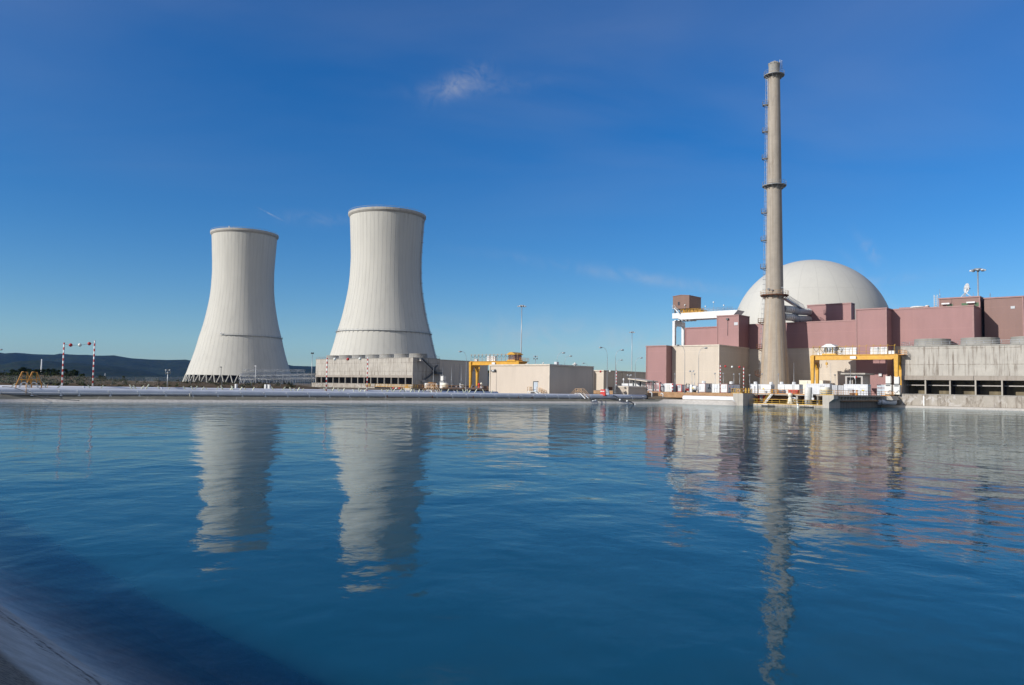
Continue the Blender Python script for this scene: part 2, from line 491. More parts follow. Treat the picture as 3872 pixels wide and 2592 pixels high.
def mk_water():
    m = bpy.data.materials.new('pond_water')
    m.use_nodes = True
    t = m.node_tree
    t.nodes.clear()
    h = NT.__new__(NT); h.m = m; h.t = t; h._co = None
    out = t.nodes.new('ShaderNodeOutputMaterial')
    pos = h.n('ShaderNodeNewGeometry').outputs['Position']
    # wind ripples of several lengths, crests lying across the view
    def wave(sx, sy, scale, detail, dist=0.0, rot=0.0):
        mp = h.n('ShaderNodeMapping', Vector=pos, Scale=(sx, sy, 1), Rotation=(0, 0, rot)).outputs[0]
        return h.noise(scale, detail, .5, mp, dist)
    w1 = wave(1.5, 1.0, .15, 2, .3, rad(8))
    w2 = wave(1.2, 1.0, .75, 2, .4, rad(-14))
    w3 = wave(1.1, 1.0, 2.6, 3, .3, rad(10))
    w4 = wave(1.0, 1.0, 8.0, 2, .2, rad(30))
    w15 = wave(1.15, 1.0, .38, 2, .35, rad(4))
    calm = h.rng(h.noise(.035, 3, .55, pos), .35, .65, .6, 1.5)
    hgt = h.ma('ADD', h.ma('ADD', h.ma('ADD', h.ma('MULTIPLY', w1, .105), h.ma('MULTIPLY', w15, .046)), h.ma('MULTIPLY', w2, .018)), h.ma('ADD', h.ma('MULTIPLY', w3, .0058), h.ma('MULTIPLY', w4, .0011)))
    hgt = h.ma('MULTIPLY', hgt, calm)
    bp = h.n('ShaderNodeBump', Height=hgt, Distance=1.0, Strength=1.0).outputs[0]
    # how much of the lining shows through: the near bank shelves down from its waterline
    dot = h.n('ShaderNodeVectorMath', operation='DOT_PRODUCT')
    sub = h.n('ShaderNodeVectorMath', operation='SUBTRACT')
    t.links.new(pos, sub.inputs[0]); sub.inputs[1].default_value = tuple(WP1)
    t.links.new(sub.outputs[0], dot.inputs[0]); dot.inputs[1].default_value = tuple(WN)
    clear = h.rng(dot.outputs['Value'], 0.0, 2.5, 1.0, 0.0)
    clear = h.ma('MULTIPLY', h.ma('POWER', clear, 1.1), .98)
    milky = h.rng(h.noise(.05, 4, .6, pos), .3, .7)
    body = h.n('ShaderNodeSubsurfaceScattering', falloff='BURLEY', Scale=1.0, Radius=(.5, 1.1, 1.4), Color=h.mix(milky, (.005, .055, .098), (.008, .068, .112)))
    tr = h.n('ShaderNodeBsdfTransparent', Color=(1.0, .98, .94, 1))
    ms = t.nodes.new('ShaderNodeMixShader')
    t.links.new(clear, ms.inputs[0]); t.links.new(body.outputs[0], ms.inputs[1]); t.links.new(tr.outputs[0], ms.inputs[2])
    gl = h.n('ShaderNodeBsdfGlossy', Roughness=.015, Color=(.90, .97, .97, 1), Normal=bp)
    fr = h.n('ShaderNodeFresnel', IOR=1.333, Normal=bp)
    mx = t.nodes.new('ShaderNodeMixShader')
    t.links.new(h.ma('MULTIPLY', h.ma('MULTIPLY', fr.outputs[0], .76), h.ma('SUBTRACT', 1.0, h.n('ShaderNodeNewGeometry').outputs['Backfacing'])), mx.inputs[0]); t.links.new(ms.outputs[0], mx.inputs[1]); t.links.new(gl.outputs[0], mx.inputs[2])
    t.links.new(mx.outputs[0], out.inputs[0])
    return m
M['water'] = mk_water()

def mk_mesh(name, c, alpha, metal=.4):
    """chain-link: a diamond wire pattern with the holes left open"""
    t = NT(name, .5, metal)
    x, y, z = t.xyz()
    h = t.ma('ADD', x, y)
    a = t.lines(t.ma('ADD', h, z), .30, .30 * alpha)
    b = t.lines(t.ma('SUBTRACT', h, z), .30, .30 * alpha)
    t.put(t.b.inputs['Alpha'], t.ma('MAXIMUM', a, b))
    t.color(c)
    return t.m
M['chainlink_bright'] = mk_mesh('bright_chain_link_wire', (.45, .48, .5), .12)
M['chainlink'] = mk_mesh('chain_link_wire', (.20, .22, .23), .055)
M['lattice'] = mk_mesh('steel_lattice', (.62, .64, .66), .2)
# ------------------------------------------------------------------ pond, banks and ground
n_in = Vector((.687, .727, 0))
CORN = Vector((99.7, 208.5, 0))                      # where the channel wall meets the right basin
PIER = Vector((71.9, 177.0, 0))                      # front right corner of the intake
def on(p, s, d): return p + d * s
# waterline points (clockwise), crest offset outwards (m), crest height
def fl(x, y, off, z): q = PIER - U * x + V * y; return ((q.x, q.y), off, z)
def w2(s): q = WP1 + WD * s; return (q.x, q.y)
WL = [(w2(44), 3.9, 2.7), (w2(18), 3.9, 2.7), (w2(0), 3.9, 2.7), (w2(-5.6), 3.9, 2.7), ((-17, 22.5), 3.9, 2.6),
      ((-33, 45), 3.8, 2.2), ((-54, 77), 3.2, 1.4), ((-72, 106), 2.6, 1.15), ((-76.2, 115.5), 2.3, 1.05), ((-74.2, 119.5), 2.3, 1.05), ((-66.5, 124.6), 2.3, 1.05),
      ((-58.8, 130.0), 2.3, 1.05), ((-10, 165.8), 2.3, 1.05), ((38.5, 201.4), 2.3, 1.05), ((42.6, 202.8), 2.3, 1.05),
      ((55.0, 191.9), 2.0, 1.05), fl(-22.2, 9.2, .5, 1.0), fl(-.5, 9.2, .4, 1.0), fl(-.5, 37.5, .4, .9), fl(1.2, 40.1, 1.6, .55),
      fl(67, 40.1, 1.6, .55), ((172, 146), 2.5, 1.2), ((120, -30), 4, 2.0)]
def offset_ring(pts, dist):
    n = len(pts); out = []
    for i in range(n):
        a, b, c = Vector(pts[i - 1]), Vector(pts[i]), Vector(pts[(i + 1) % n])
        d1, d2 = (b - a).normalized(), (c - b).normalized()
        n1, n2 = Vector((d1.y, -d1.x)), Vector((d2.y, -d2.x))
        m = (n1 + n2)
        m = m / max(.35, m.length_squared / 2)
        out.append(b + m * dist[i])
    return out
wl = [w[0] for w in WL]
NW = len(wl)
crest = offset_ring(wl, [-w[1] for w in WL])
inner = offset_ring(wl, [3.6] * NW)
ring2 = offset_ring(wl, [-(w[1] + (5.0 if 6 < i < 15 else 7.0)) for i, w in enumerate(WL)])
def subdiv(loop3, step=1.5):
    return loop3
bm_ = MB()
rows = []
for i in range(NW):
    a = i; 
    rows.append(([(inner[i].x, inner[i].y, -2.0)], (wl[i][0], wl[i][1], 0.0), (crest[i].x, crest[i].y, WL[i][2]),))
def lerp3(p, q, t): return tuple(p[k] + (q[k] - p[k]) * t for k in range(3))
cols = []
for i in range(NW):
    A_, B_ = rows[i], rows[(i + 1) % NW]
    ln = (Vector(A_[1]) - Vector(B_[1])).length
    k = max(1, min(60, int(ln / 2.5)))
    for q in range(k):
        t = q / k
        cols.append((lerp3(A_[0][0], B_[0][0], t), lerp3(A_[1], B_[1], t), lerp3(A_[2], B_[2], t)))
nc = len(cols)
vs, fs = [], []
for (i0, w0, c0) in cols:
    j = random.uniform(-.02, .02)
    w1 = (w0[0], w0[1], w0[2])
    mid = lerp3(w0, c0, .5)
    vs += [i0, w1, (mid[0], mid[1], mid[2] + j), c0]
for i in range(nc):
    for r in range(3):
        a, b = i * 4 + r, ((i + 1) % nc) * 4 + r
        fs.append((a, b, b + 1, a + 1))
bm_.add(vs, fs, 0, True)
base = len(bm_.v)
bm_.add([c[0] for c in cols], [tuple(range(nc))], 0)
tag(bm_.build('pond_bank', M['bank'], fixn=False), None, None, kind='structure')
tag(MB().add([(w[0], w[1], 0) for w in wl], [tuple(range(NW))[::-1]]).build('water', M['water'], fixn=False), None, None, kind='structure')

# ground: an apron round the crest, then one sheet out to the horizon
g = MB()
vs = [(crest[i].x, crest[i].y, WL[i][2] - .004) for i in range(NW)] + [(ring2[i].x, ring2[i].y, 1.82) for i in range(NW)]
g.add(vs, [(i, (i + 1) % NW, NW + (i + 1) % NW, NW + i) for i in range(NW)], 0)
bmg = bmesh.new()
vin = [bmg.verts.new((p.x, p.y, 1.82)) for p in ring2]
S = 8900
vout = [bmg.verts.new(p) for p in ((-S, -S, 1.82), (S, -S, 1.82), (S, S, 1.82), (-S, S, 1.82))]
ed = [bmg.edges.new((vin[i], vin[(i + 1) % NW])) for i in range(NW)] + [bmg.edges.new((vout[i], vout[(i + 1) % 4])) for i in range(4)]
bmesh.ops.triangle_fill(bmg, use_beauty=True, edges=ed)
bmg.verts.index_update()
gv = [tuple(v.co) for v in bmg.verts]; gf = [[v.index for v in f.verts] for f in bmg.faces]
bmg.free()
g.add(gv, gf, 0)
go = g.build('ground', M['ground'], fixn=False)
bmn = bmesh.new(); bmn.from_mesh(go.data)
for f in bmn.faces:
    if f.normal.z < 0: f.normal_flip()
bmn.to_mesh(go.data); bmn.free()
tag(go, None, None, kind='structure')

# raised plant yard behind the right-hand bank, faced with a tan soil slope
ZY = 3.0
def vpl(px, vp): tx = ray(px, 1485).x; s = vp / (tx * V.x + V.y); return Vector((tx * s, s, 0))
edge = [Vector((-4, 264, 0)), Vector((12, 232, 0)), Vector((27, 221, 0)), vpl(2450, 185.4), vpl(2786, 185.2), PIER + V * 9.2 + U * 22, PIER + V * 9.2 + U * 1.2, CORN + V * 3.4 - U * -1.0]
back = [CORN - U * 75 + V * 3.4, CORN - U * 75 + V * 130, Vector((-4, 420, 0))]
poly = [p.to_2d() for p in edge + back]
yb = MB()
top = [(p.x, p.y, ZY) for p in poly]
yb.add(top, [tuple(range(len(top)))], 0)
out = []
k = len(top)
ofs = offset_ring([tuple(p) for p in poly], [1.8] * k)
vs = list(top); 
for i in range(k): vs.append((ofs[i].x, ofs[i].y, 1.6))
# jagged eroded face, cut into short strips
for i in range(k):
    a, b = Vector(top[i]), Vector(top[(i + 1) % k])
    a2, b2 = Vector((ofs[i].x, ofs[i].y, 1.55)), Vector((ofs[(i + 1) % k].x, ofs[(i + 1) % k].y, 1.55))
    nseg = max(1, min(60, int((b - a).length / 1.0)))
    prev = None
    for q in range(nseg + 1):
        t = q / nseg
        p0, p1 = a.lerp(b, t), a2.lerp(b2, t)
        jt = 0 if q in (0, nseg) else random.uniform(-.5, .5)
        pm = p0.lerp(p1, .45) + (p1 - p0).normalized() * jt * .5 + Vector((0, 0, jt * .3))
        cur = (p0, pm, p1)
        if prev:
            yb.add([prev[0], cur[0], cur[1], prev[1]], [(0, 1, 2, 3)], 1)
            yb.add([prev[1], cur[1], cur[2], prev[2]], [(0, 1, 2, 3)], 1)
        prev = cur
tag(yb.build('yard', [M['yard'], M['soil']], fixn=True), None, None, kind='structure')

# ------------------------------------------------------------------ brown berm with scrub, left
def lerp_tab(tab, x):
    if x <= tab[0][0]: return tab[0][1]
    for (a, b), (c, d) in zip(tab[:-1], tab[1:]):
        if x <= c: return b + (d - b) * (x - a) / (c - a)
    return tab[-1][1]
from mathutils import noise as mnoise
BERM = [(-500, 1412), (-150, 1414), (0, 1416), (120, 1418), (250, 1421), (330, 1428), (420, 1438), (520, 1443), (800, 1447), (1000, 1450), (1100, 1455), (1190, 1465), (1230, 1475)]
BERMY = [(-500, 370), (0, 365), (330, 350), (520, 300), (1000, 270), (1230, 290)]
def berm_pt(x, f):
    """f 0 = foot near the pipes, 1 = top, 2 = back foot"""
    Yt = lerp_tab(BERMY, x); yt = lerp_tab(BERM, x)
    pt = P(x, yt, Yt)
    Yf = 190 + (x < 0) * 0
    pf = G(x, Yf, 1.4)
    pb = G(x, Yt + 60, 1.2)
    if f <= 1:
        e = 1 - (1 - f) ** 1.7
        p = pf.lerp(pt, f); p.z = 1.4 + (pt.z - 1.4) * e
    else:
        p = pt.lerp(pb, f - 1); p.z = pt.z + (1.2 - pt.z) * (f - 1) ** 1.5
    nz = mnoise.noise((p.x * .06, p.y * .06, 0)) * .5 + mnoise.noise((p.x * .3, p.y * .3, 3)) * .16
    p.z += nz * (1 - abs(f - 1) * .6) * .8
    return p
bb = MB()
xs = [-500 + i * 18 for i in range(97)]
fr = [0, .15, .3, .45, .6, .75, .88, 1, 1.15, 1.4, 1.7, 2]
vs = [berm_pt(x, f) for x in xs for f in fr]
nf = len(fr)
bb.add(vs, [(i * nf + j, (i + 1) * nf + j, (i + 1) * nf + j + 1, i * nf + j + 1) for i in range(len(xs) - 1) for j in range(nf - 1)], 0, True)
tag(bb.build('berm', M['berm'], fixn=True), None, None, kind='structure')

def leaf_quad(mb, c, s, m=0):
    a = Vector((random.gauss(0, 1), random.gauss(0, 1), random.gauss(0, 1))).normalized()
    b = a.cross(Vector((random.gauss(0, 1), random.gauss(0, 1), random.gauss(0, 1)))).normalized()
    a = a * s; b = b * s * .7
    mb.add([c - a - b, c + a - b * .6, c + a * .8 + b, c - a * .7 + b], [(0, 1, 2, 3)], m)
scrub = MB()
for _ in range(520):
    x = random.uniform(-60, 1120)
    f = random.uniform(.05, 1.0)
    if x > 480 and random.random() < .6: continue
    p = berm_pt(x, f)
    r = random.uniform(.35, 1.1) * (1.25 if x < 330 else .7)
    mm = random.choice((0, 0, 1))
    for _k in range(int(26 * r) + 8):
        d = Vector((random.gauss(0, .5), random.gauss(0, .5), abs(random.gauss(0, .45)))) * r
        leaf_quad(scrub, p + d + Vector((0, 0, .1)), random.uniform(.12, .3) * r, mm)
tag(scrub.build('scrub', [M['leaf_olive'], M['leaf_dark']], fixn=False), 'low olive scrub covering the brown bank behind the pipes', 'scrub', kind='stuff')
rocks = MB()
for _ in range(90):
    x = random.uniform(-20, 1100); f = random.uniform(.2, 1.0)
    p = berm_pt(x, f)
    r = random.uniform(.1, .28)
    rocks.sphere(p + Vector((0, 0, r * .2)), r, 6, 4, 0, .6)
tag(rocks.build('gravel', paint('pale_rock', (.27, .24, .2), .9, .2, 3), fixn=False), 'pale loose stones scattered on the brown bank', 'stones', kind='stuff')

# ------------------------------------------------------------------ far hills
def hill(name, prof, Y, depth, seed, rough, x0, x1):
    hb = MB(); nx, nd = 150, 26
    vs = []
    for i in range(nx + 1):
        x = x0 + (x1 - x0) * i / nx
        zt = P(x, lerp_tab(prof, x), Y).z
        for j in range(nd + 1):
            f = j / nd                       # 0 front foot .. 1 back foot, crest at .62
            yy = Y + depth * (f - .62)
            sh = math.sin(min(1, f / .62) * PI / 2) ** 1.15 if f <= .62 else math.cos((f - .62) / .38 * PI / 2) ** .7
            p = G(x, yy, 0)
            q = Vector((p.x * .0035, yy * .0035, seed))
            nz = mnoise.fractal(q, 1.0, 2.0, 5)
            gul = abs(mnoise.noise((p.x * .0022 + yy * .0008, yy * .0006, seed + 9)))
            amp = rough * zt * math.sin(PI * min(1, f / .62)) if f < .62 else 0
            z = 1.0 + (zt - 1) * sh + amp * (nz * .5 - gul * .75 + .1)
            if abs(f - .62) < .02: z += mnoise.noise((x * .09, seed, 1)) * zt * .012
            vs.append((p.x, yy, z))
    hb.add(vs, [(i * (nd + 1) + j, (i + 1) * (nd + 1) + j, (i + 1) * (nd + 1) + j + 1, i * (nd + 1) + j + 1) for i in range(nx) for j in range(nd)], 0, True)
    return tag(hb.build(name, M['hill'], fixn=True), None, None, kind='structure')
hill('far_hills', [(-900, 1330), (0, 1337), (150, 1341), (240, 1343), (330, 1349), (420, 1350), (480, 1356), (560, 1363), (640, 1364), (700, 1365),
                   (800, 1370), (950, 1378), (1083, 1384), (1190, 1386), (1400, 1392), (1700, 1402), (1850, 1410), (2200, 1425), (3000, 1452), (4200, 1474)],
     5200, 2600, 3.1, .5, -900, 4200)
hill('near_hills', [(-900, 1372), (-300, 1385), (0, 1382), (70, 1368), (150, 1362), (240, 1372), (330, 1380), (430, 1386), (480, 1394), (545, 1402), (600, 1416), (680, 1431), (800, 1442)],
     3300, 1500, 7.7, .45, -900, 800)

# ------------------------------------------------------------------ sky, sun, air, camera
SUN_AZ, SUN_EL = rad(242.0), rad(24.0)
sun_dir = Vector((math.sin(SUN_AZ) * math.cos(SUN_EL), math.cos(SUN_AZ) * math.cos(SUN_EL), math.sin(SUN_EL)))
sun = bpy.data.lights.new('sun', 'SUN')
sun.energy = 4.2; sun.angle = rad(.53); sun.color = (1.0, .955, .88)
so = bpy.data.objects.new('sun', sun); COL.objects.link(so)
so.rotation_euler = (-sun_dir).to_track_quat('-Z', 'Y').to_euler()
so.location = (-60, -60, 80)

w = bpy.data.worlds.new('World'); sc.world = w; w.use_nodes = True
wt = w.node_tree; wt.nodes.clear()
h = NT.__new__(NT); h.m = w; h.t = wt; h._co = None
sky = wt.nodes.new('ShaderNodeTexSky'); sky.sky_type = 'NISHITA'; sky.sun_disc = False
sky.sun_elevation = SUN_EL; sky.sun_rotation = SUN_AZ
sky.altitude = 800; sky.air_density = 1.0; sky.dust_density = .35; sky.ozone_density = 3.2
dirv = wt.nodes.new('ShaderNodeTexCoord').outputs['Generated']
dx, dy, dz = h.xyz(dirv)
# thin cirrus: direction flattened onto a high layer
den = h.ma('MAXIMUM', dz, .04)
lay = h.n('ShaderNodeCombineXYZ', X=h.ma('DIVIDE', dx, den), Y=h.ma('DIVIDE', dy, den), Z=0.0).outputs[0]
lm = h.n('ShaderNodeMapping', Vector=lay, Rotation=(0, 0, rad(28)), Scale=(.7, 1.15, 1)).outputs[0]
c1 = h.noise(.6, 6, .52, lm, .7)
c2 = h.noise(.32, 3, .5, lay)
cir = h.ma('MULTIPLY', h.rng(c1, .32, .74), h.rng(c2, .32, .62))
cir = h.ma('MULTIPLY', cir, h.rng(dz, .18, .42))
def patch(px, py, wx, wy, rot, nscale, amt):
    """a wisp of cloud round one direction of the sky"""
    c = ray(px, py).normalized()
    ex = Vector((c.y, -c.x, 0)).normalized(); ey = ex.cross(c)
    cr, sr = math.cos(rot), math.sin(rot)
    ax, ay = ex * cr + ey * sr, ey * cr - ex * sr
    def dotv(vv):
        nd = h.n('ShaderNodeVectorMath', operation='DOT_PRODUCT')
        wt.links.new(dirv, nd.inputs[0]); nd.inputs[1].default_value = vv
        return nd.outputs['Value']
    nz = h.noise(nscale, 6, .65, dirv, 1.2)
    nz2 = h.ma('MULTIPLY', h.ma('SUBTRACT', h.noise(nscale * .35, 3, .5, dirv), .5), .9)
    a = h.ma('DIVIDE', dotv(ax), wx); b = h.ma('ADD', h.ma('DIVIDE', dotv(ay), wy), nz2)
    e = h.ma('ADD', h.ma('MULTIPLY', a, a), h.ma('MULTIPLY', b, b))
    front = h.ma('GREATER_THAN', dotv(c), .5)
    g_ = h.ma('MULTIPLY', h.ma('EXPONENT', h.ma('MULTIPLY', e, -1.0)), front)
    return h.ma('MULTIPLY', h.ma('MULTIPLY', g_, h.rng(nz, .36, .66)), amt)
ws = [patch(1735, 318, .034, .013, rad(25), 26, .38), patch(1790, 330, .07, .010, rad(5), 30, .12),
      patch(3292, 948, .020, .006, rad(-58), 30, .26), patch(2420, 1050, .15, .0075, rad(-9), 22, .20),
      patch(2250, 1285, .22, .022, rad(-2), 12, .30), patch(3330, 1105, .05, .004, rad(-50), 30, .14), patch(3340, 1062, .06, .006, rad(6), 26, .14),
      patch(1180, 830, .05, .008, rad(0), 26, .10), patch(1025, 812, .011, .0009, rad(-24), 60, .35)]
tot = h.ma('MULTIPLY', cir, .27)
for q in ws: tot = h.ma('ADD', tot, q)
tot = h.ma('MINIMUM', tot, .8)
hs = wt.nodes.new('ShaderNodeHueSaturation')
hs.inputs['Saturation'].default_value = 1.36; hs.inputs['Value'].default_value = 1.0; hs.inputs['Hue'].default_value = .502
wt.links.new(sky.outputs[0], hs.inputs['Color'])
tint = wt.nodes.new('ShaderNodeMix'); tint.data_type = 'RGBA'; tint.blend_type = 'MULTIPLY'; tint.inputs[0].default_value = 1.0
wt.links.new(hs.outputs[0], tint.inputs[6]); wt.links.new(h.mix(h.rng(dz, .08, .42), (.75, .885, 1.0), (.86, .97, 1.14)), tint.inputs[7])
# unseen white cloud behind the viewer, added as neutral fill for shaded faces
fill_cloud = h.ma('MULTIPLY', h.rng(dy, .15, -.45, 0, 1), h.rng(h.noise(1.6, 4, .55, lay), .3, .6, .35, .85))
colr = h.mix(h.ma('MAXIMUM', tot, h.ma('MULTIPLY', fill_cloud, h.rng(dz, -.02, .12))), tint.outputs[2], (5.4, 5.3, 5.2))
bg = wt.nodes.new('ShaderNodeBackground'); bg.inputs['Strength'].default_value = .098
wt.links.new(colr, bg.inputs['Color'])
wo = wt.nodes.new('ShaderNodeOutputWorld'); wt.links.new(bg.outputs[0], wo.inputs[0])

hz = bpy.data.materials.new('air_haze'); hz.use_nodes = True
ht = hz.node_tree; ht.nodes.clear()
pv = ht.nodes.new('ShaderNodeVolumePrincipled')
pv.inputs['Color'].default_value = (.13, .40, 1.0, 1)
pv.inputs['Density'].default_value = HAZE = .00003
pv.inputs['Anisotropy'].default_value = .1
ho = ht.nodes.new('ShaderNodeOutputMaterial'); ht.links.new(pv.outputs[0], ho.inputs['Volume'])
tag(MB().box(-9500, 9500, -9500, 9500, -3.2, 330).build('haze', hz), 'thin blue haze in the air towards the distant hills', 'haze', kind='stuff')

cam = bpy.data.cameras.new('camera')
cam.sensor_width = 23.6; cam.lens = 23.6 * F / 3872.0; cam.sensor_fit = 'HORIZONTAL'
cam.clip_start = .2; cam.clip_end = 40000
co_ = bpy.data.objects.new('camera', cam); COL.objects.link(co_)
co_.matrix_world = Matrix.Translation((0, 0, H)) @ RM.to_4x4()
sc.camera = co_
vsn = sc.view_settings
sc.display_settings.display_device = 'sRGB'
vsn.view_transform = 'Standard'; vsn.look = 'None'; vsn.exposure = 0.17; vsn.gamma = 1.0
sc.render.engine = 'CYCLES'
cy = sc.cycles
cy.use_denoising = True
cy.max_bounces = 8; cy.transparent_max_bounces = 24; cy.volume_bounces = 0
cy.sample_clamp_indirect = 6.0
# ------------------------------------------------------------------ cooling towers
TPROF = [(44.8, 8.8), (43.5, 12.5), (42.2, 16.6), (40.1, 22.5), (38.2, 28.5), (36.6, 34.4), (35.2, 40.3), (33.5, 45.8), (32.0, 51.3), (30.95, 55.8), (30.0, 60.4),
         (29.1, 65), (28.3, 69.6), (27.6, 74.1), (27.1, 78.7), (26.75, 83.3), (26.6, 87.9), (26.45, 92.5), (26.4, 97), (26.65, 104), (27.05, 111.6), (27.5, 119.6), (28.0, 127.6)]
def prof_r(prof, z):
    for (r1, z1), (r2, z2) in zip(prof[:-1], prof[1:]):
        if z1 <= z <= z2: return r1 + (r2 - r1) * (z - z1) / (z2 - z1)
    return prof[-1][0] if z > prof[-1][1] else prof[0][0]

def cooling_tower(px, py, Y, rs, label, ring, ladder_deg=None, lamps=()):
    c = P(px, py, Y)
    zb = 1.8
    t = thing('cooling_tower', label, 'cooling tower', (c.x, c.y, zb), 0)
    pr = [(r * rs, z - zb) for r, z in TPROF]
    sh = MB()
    sh.lathe(pr, 224, 0)
    inn = [(r - .7, z) for r, z in pr]
    sh.lathe(inn[::-1], 112, 0)
    n0 = len(sh.v)
    sh.lathe([(pr[0][0], pr[0][1]), (pr[0][0] - .7, pr[0][1])], 112, 0, smooth=False)
    NR = 56
    for k in range(NR):                                  # raised ribs down the shell
        an = 2 * PI * (k + .35) / NR
        e = Vector((math.cos(an), math.sin(an), 0)); s_ = Vector((-math.sin(an), math.cos(an), 0)) * .07
        vs = []
        for (r, z) in pr:
            zz = Vector((0, 0, z))
            vs += [e * (r - .1) + s_ + zz, e * (r + .045) + s_ * .7 + zz, e * (r + .045) - s_ * .7 + zz, e * (r - .1) - s_ + zz]
        k4 = len(pr)
        sh.add(vs, [(i * 4 + j, (i + 1) * 4 + j, (i + 1) * 4 + j + 1, i * 4 + j + 1) for i in range(k4 - 1) for j in range(3)], 0)
    sh.build('shell', M['tower'], t, fixn=False)
    rt, zt = pr[-1]
    rim = MB()
    rim.lathe([(rt - .7, zt - .3), (rt + .3, zt - .6), (rt + 1.15, zt + .5), (rt + 1.2, zt + .75), (rt + 1.2, zt + 2.1), (rt + .9, zt + 2.25), (rt - .75, zt + 2.2)], 112, 0, smooth=False, closed=True)
    for k in range(56):
        an = 2 * PI * k / 56
        rim.tube([(math.cos(an) * (rt + 1.1), math.sin(an) * (rt + 1.1), zt + 2.2), (math.cos(an) * (rt + 1.1), math.sin(an) * (rt + 1.1), zt + 3.2)], .05, 4)
    rim.lathe([(rt + 1.05, zt + 3.2), (rt + 1.15, zt + 3.25), (rt + 1.1, zt + 3.1)], 112, 0, closed=True)
    rim.build('rim', M['rim'], t, fixn=False)
    zr = 41.5 - zb
    rr = prof_r(pr, zr)
    a0, a1 = ring
    rg = MB()
    prg = [(rr - .2, zr), (rr + 1.0, zr), (rr + 1.0, zr - .2), (rr - .1, zr - .2)]
    rg.lathe(prg, 90, 0, smooth=False, closed=True, a0=a0, a1=a1)
    nb = int((a1 - a0) / (2 * PI) * 56)
    for k in range(nb + 1):
        an = a0 + (a1 - a0) * k / max(1, nb)
        e = Vector((math.cos(an), math.sin(an), 0))
        rg.obox(e * (rr + .95) + Vector((0, 0, zr - .3)), e * (prof_r(pr, zr - 1.6) - .1) + Vector((0, 0, zr - 1.7)), .14, .14)
        p = e * (rr + .95) + Vector((0, 0, zr))
        rg.tube([p, p + Vector((0, 0, 1.1))], .045, 4)
    for hh in (.55, 1.1):
        rg.lathe([(rr + .92, zr + hh), (rr + .99, zr + hh + .03), (rr + .95, zr + hh - .03)], 90, 0, closed=True, a0=a0, a1=a1)
    rg.build('ring_walkway', M['steel'], t, fixn=False)
    for an, zz, off in lamps:
        e = Vector((math.cos(an), math.sin(an), 0))
        lm_ = MB()
        r_ = prof_r(pr, zz) + off
        lm_.box(-.4, .4, -.4, .4, 0, .5); lm_.sphere((0, 0, .9), .55, 10, 6)
        lm_.build('warning_lamp', M['white'], t, loc=e * r_ + Vector((0, 0, zz)))
    # splayed legs under the shell
    NL = 40
    for k in range(NL):
        an = 2 * PI * (k + .5) / NL
        lg = MB()
        foot = Vector((math.cos(an) * (pr[0][0] + 2.2), math.sin(an) * (pr[0][0] + 2.2), 0))
        for d in (-.42, .42):
            a2 = an + d * 2 * PI / NL
            tp = Vector((math.cos(a2) * (pr[0][0] - .3), math.sin(a2) * (pr[0][0] - .3), pr[0][1] + .3))
            f2 = foot + Vector((-math.sin(an), math.cos(an), 0)) * d * .9
            lg.tube([f2, tp], .42, 6, smooth=False)
        lg.box(foot.x - 1.1, foot.x + 1.1, foot.y - 1.1, foot.y + 1.1, -.3, .5)
        lg.build('leg', M['tower'], t, fixn=False)
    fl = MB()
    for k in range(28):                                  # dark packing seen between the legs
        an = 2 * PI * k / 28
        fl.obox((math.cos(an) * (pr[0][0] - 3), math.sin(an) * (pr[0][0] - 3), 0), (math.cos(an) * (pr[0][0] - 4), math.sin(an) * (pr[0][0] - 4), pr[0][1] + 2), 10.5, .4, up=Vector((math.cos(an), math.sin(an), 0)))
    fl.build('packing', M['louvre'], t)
    if ladder_deg is not None:
        e = Vector((math.cos(ladder_deg), math.sin(ladder_deg), 0)); s_ = Vector((-math.sin(ladder_deg), math.cos(ladder_deg), 0))
        ld = MB()
        for sg in (-.5, .5):
            ld.tube([e * (r + .3) + s_ * sg + Vector((0, 0, z)) for r, z in pr], .07, 5)
            ld.tube([e * (r + 1.35) + s_ * sg + Vector((0, 0, z)) for r, z in pr], .06, 5)
        z = 10.0
        while z < pr[-1][1]:
            r = prof_r(pr, z)
            ld.tube([e * (r + .3) - s_ * .5 + Vector((0, 0, z)), e * (r + 1.35) - s_ * .5 + Vector((0, 0, z)), e * (r + 1.35) + s_ * .5 + Vector((0, 0, z)), e * (r + .3) + s_ * .5 + Vector((0, 0, z))], .05, 4)
            z += 1.3
        z = 16.0
        while z < pr[-1][1]:
            r = prof_r(pr, z)
            ld.obox(e * (r - .1) + Vector((0, 0, z)), e * (r + 1.9) + Vector((0, 0, z)), 1.5, .18)
            z += 7.6
        ld.build('ladder', M['steel'], t, fixn=False)
    return t

cooling_tower(916, 1160, 661, .948, 'smaller-looking farther cooling tower, standing on splayed legs, left of the other one', (rad(262), rad(380)),
              lamps=((rad(262), 39.9, 1.0), (rad(262), 128, .6)))
cooling_tower(1457, 1120, 577, .982, 'taller-looking nearer cooling tower with a ladder up its right edge, behind the concrete cell block', (rad(170), rad(370)), ladder_deg=rad(-9.5))

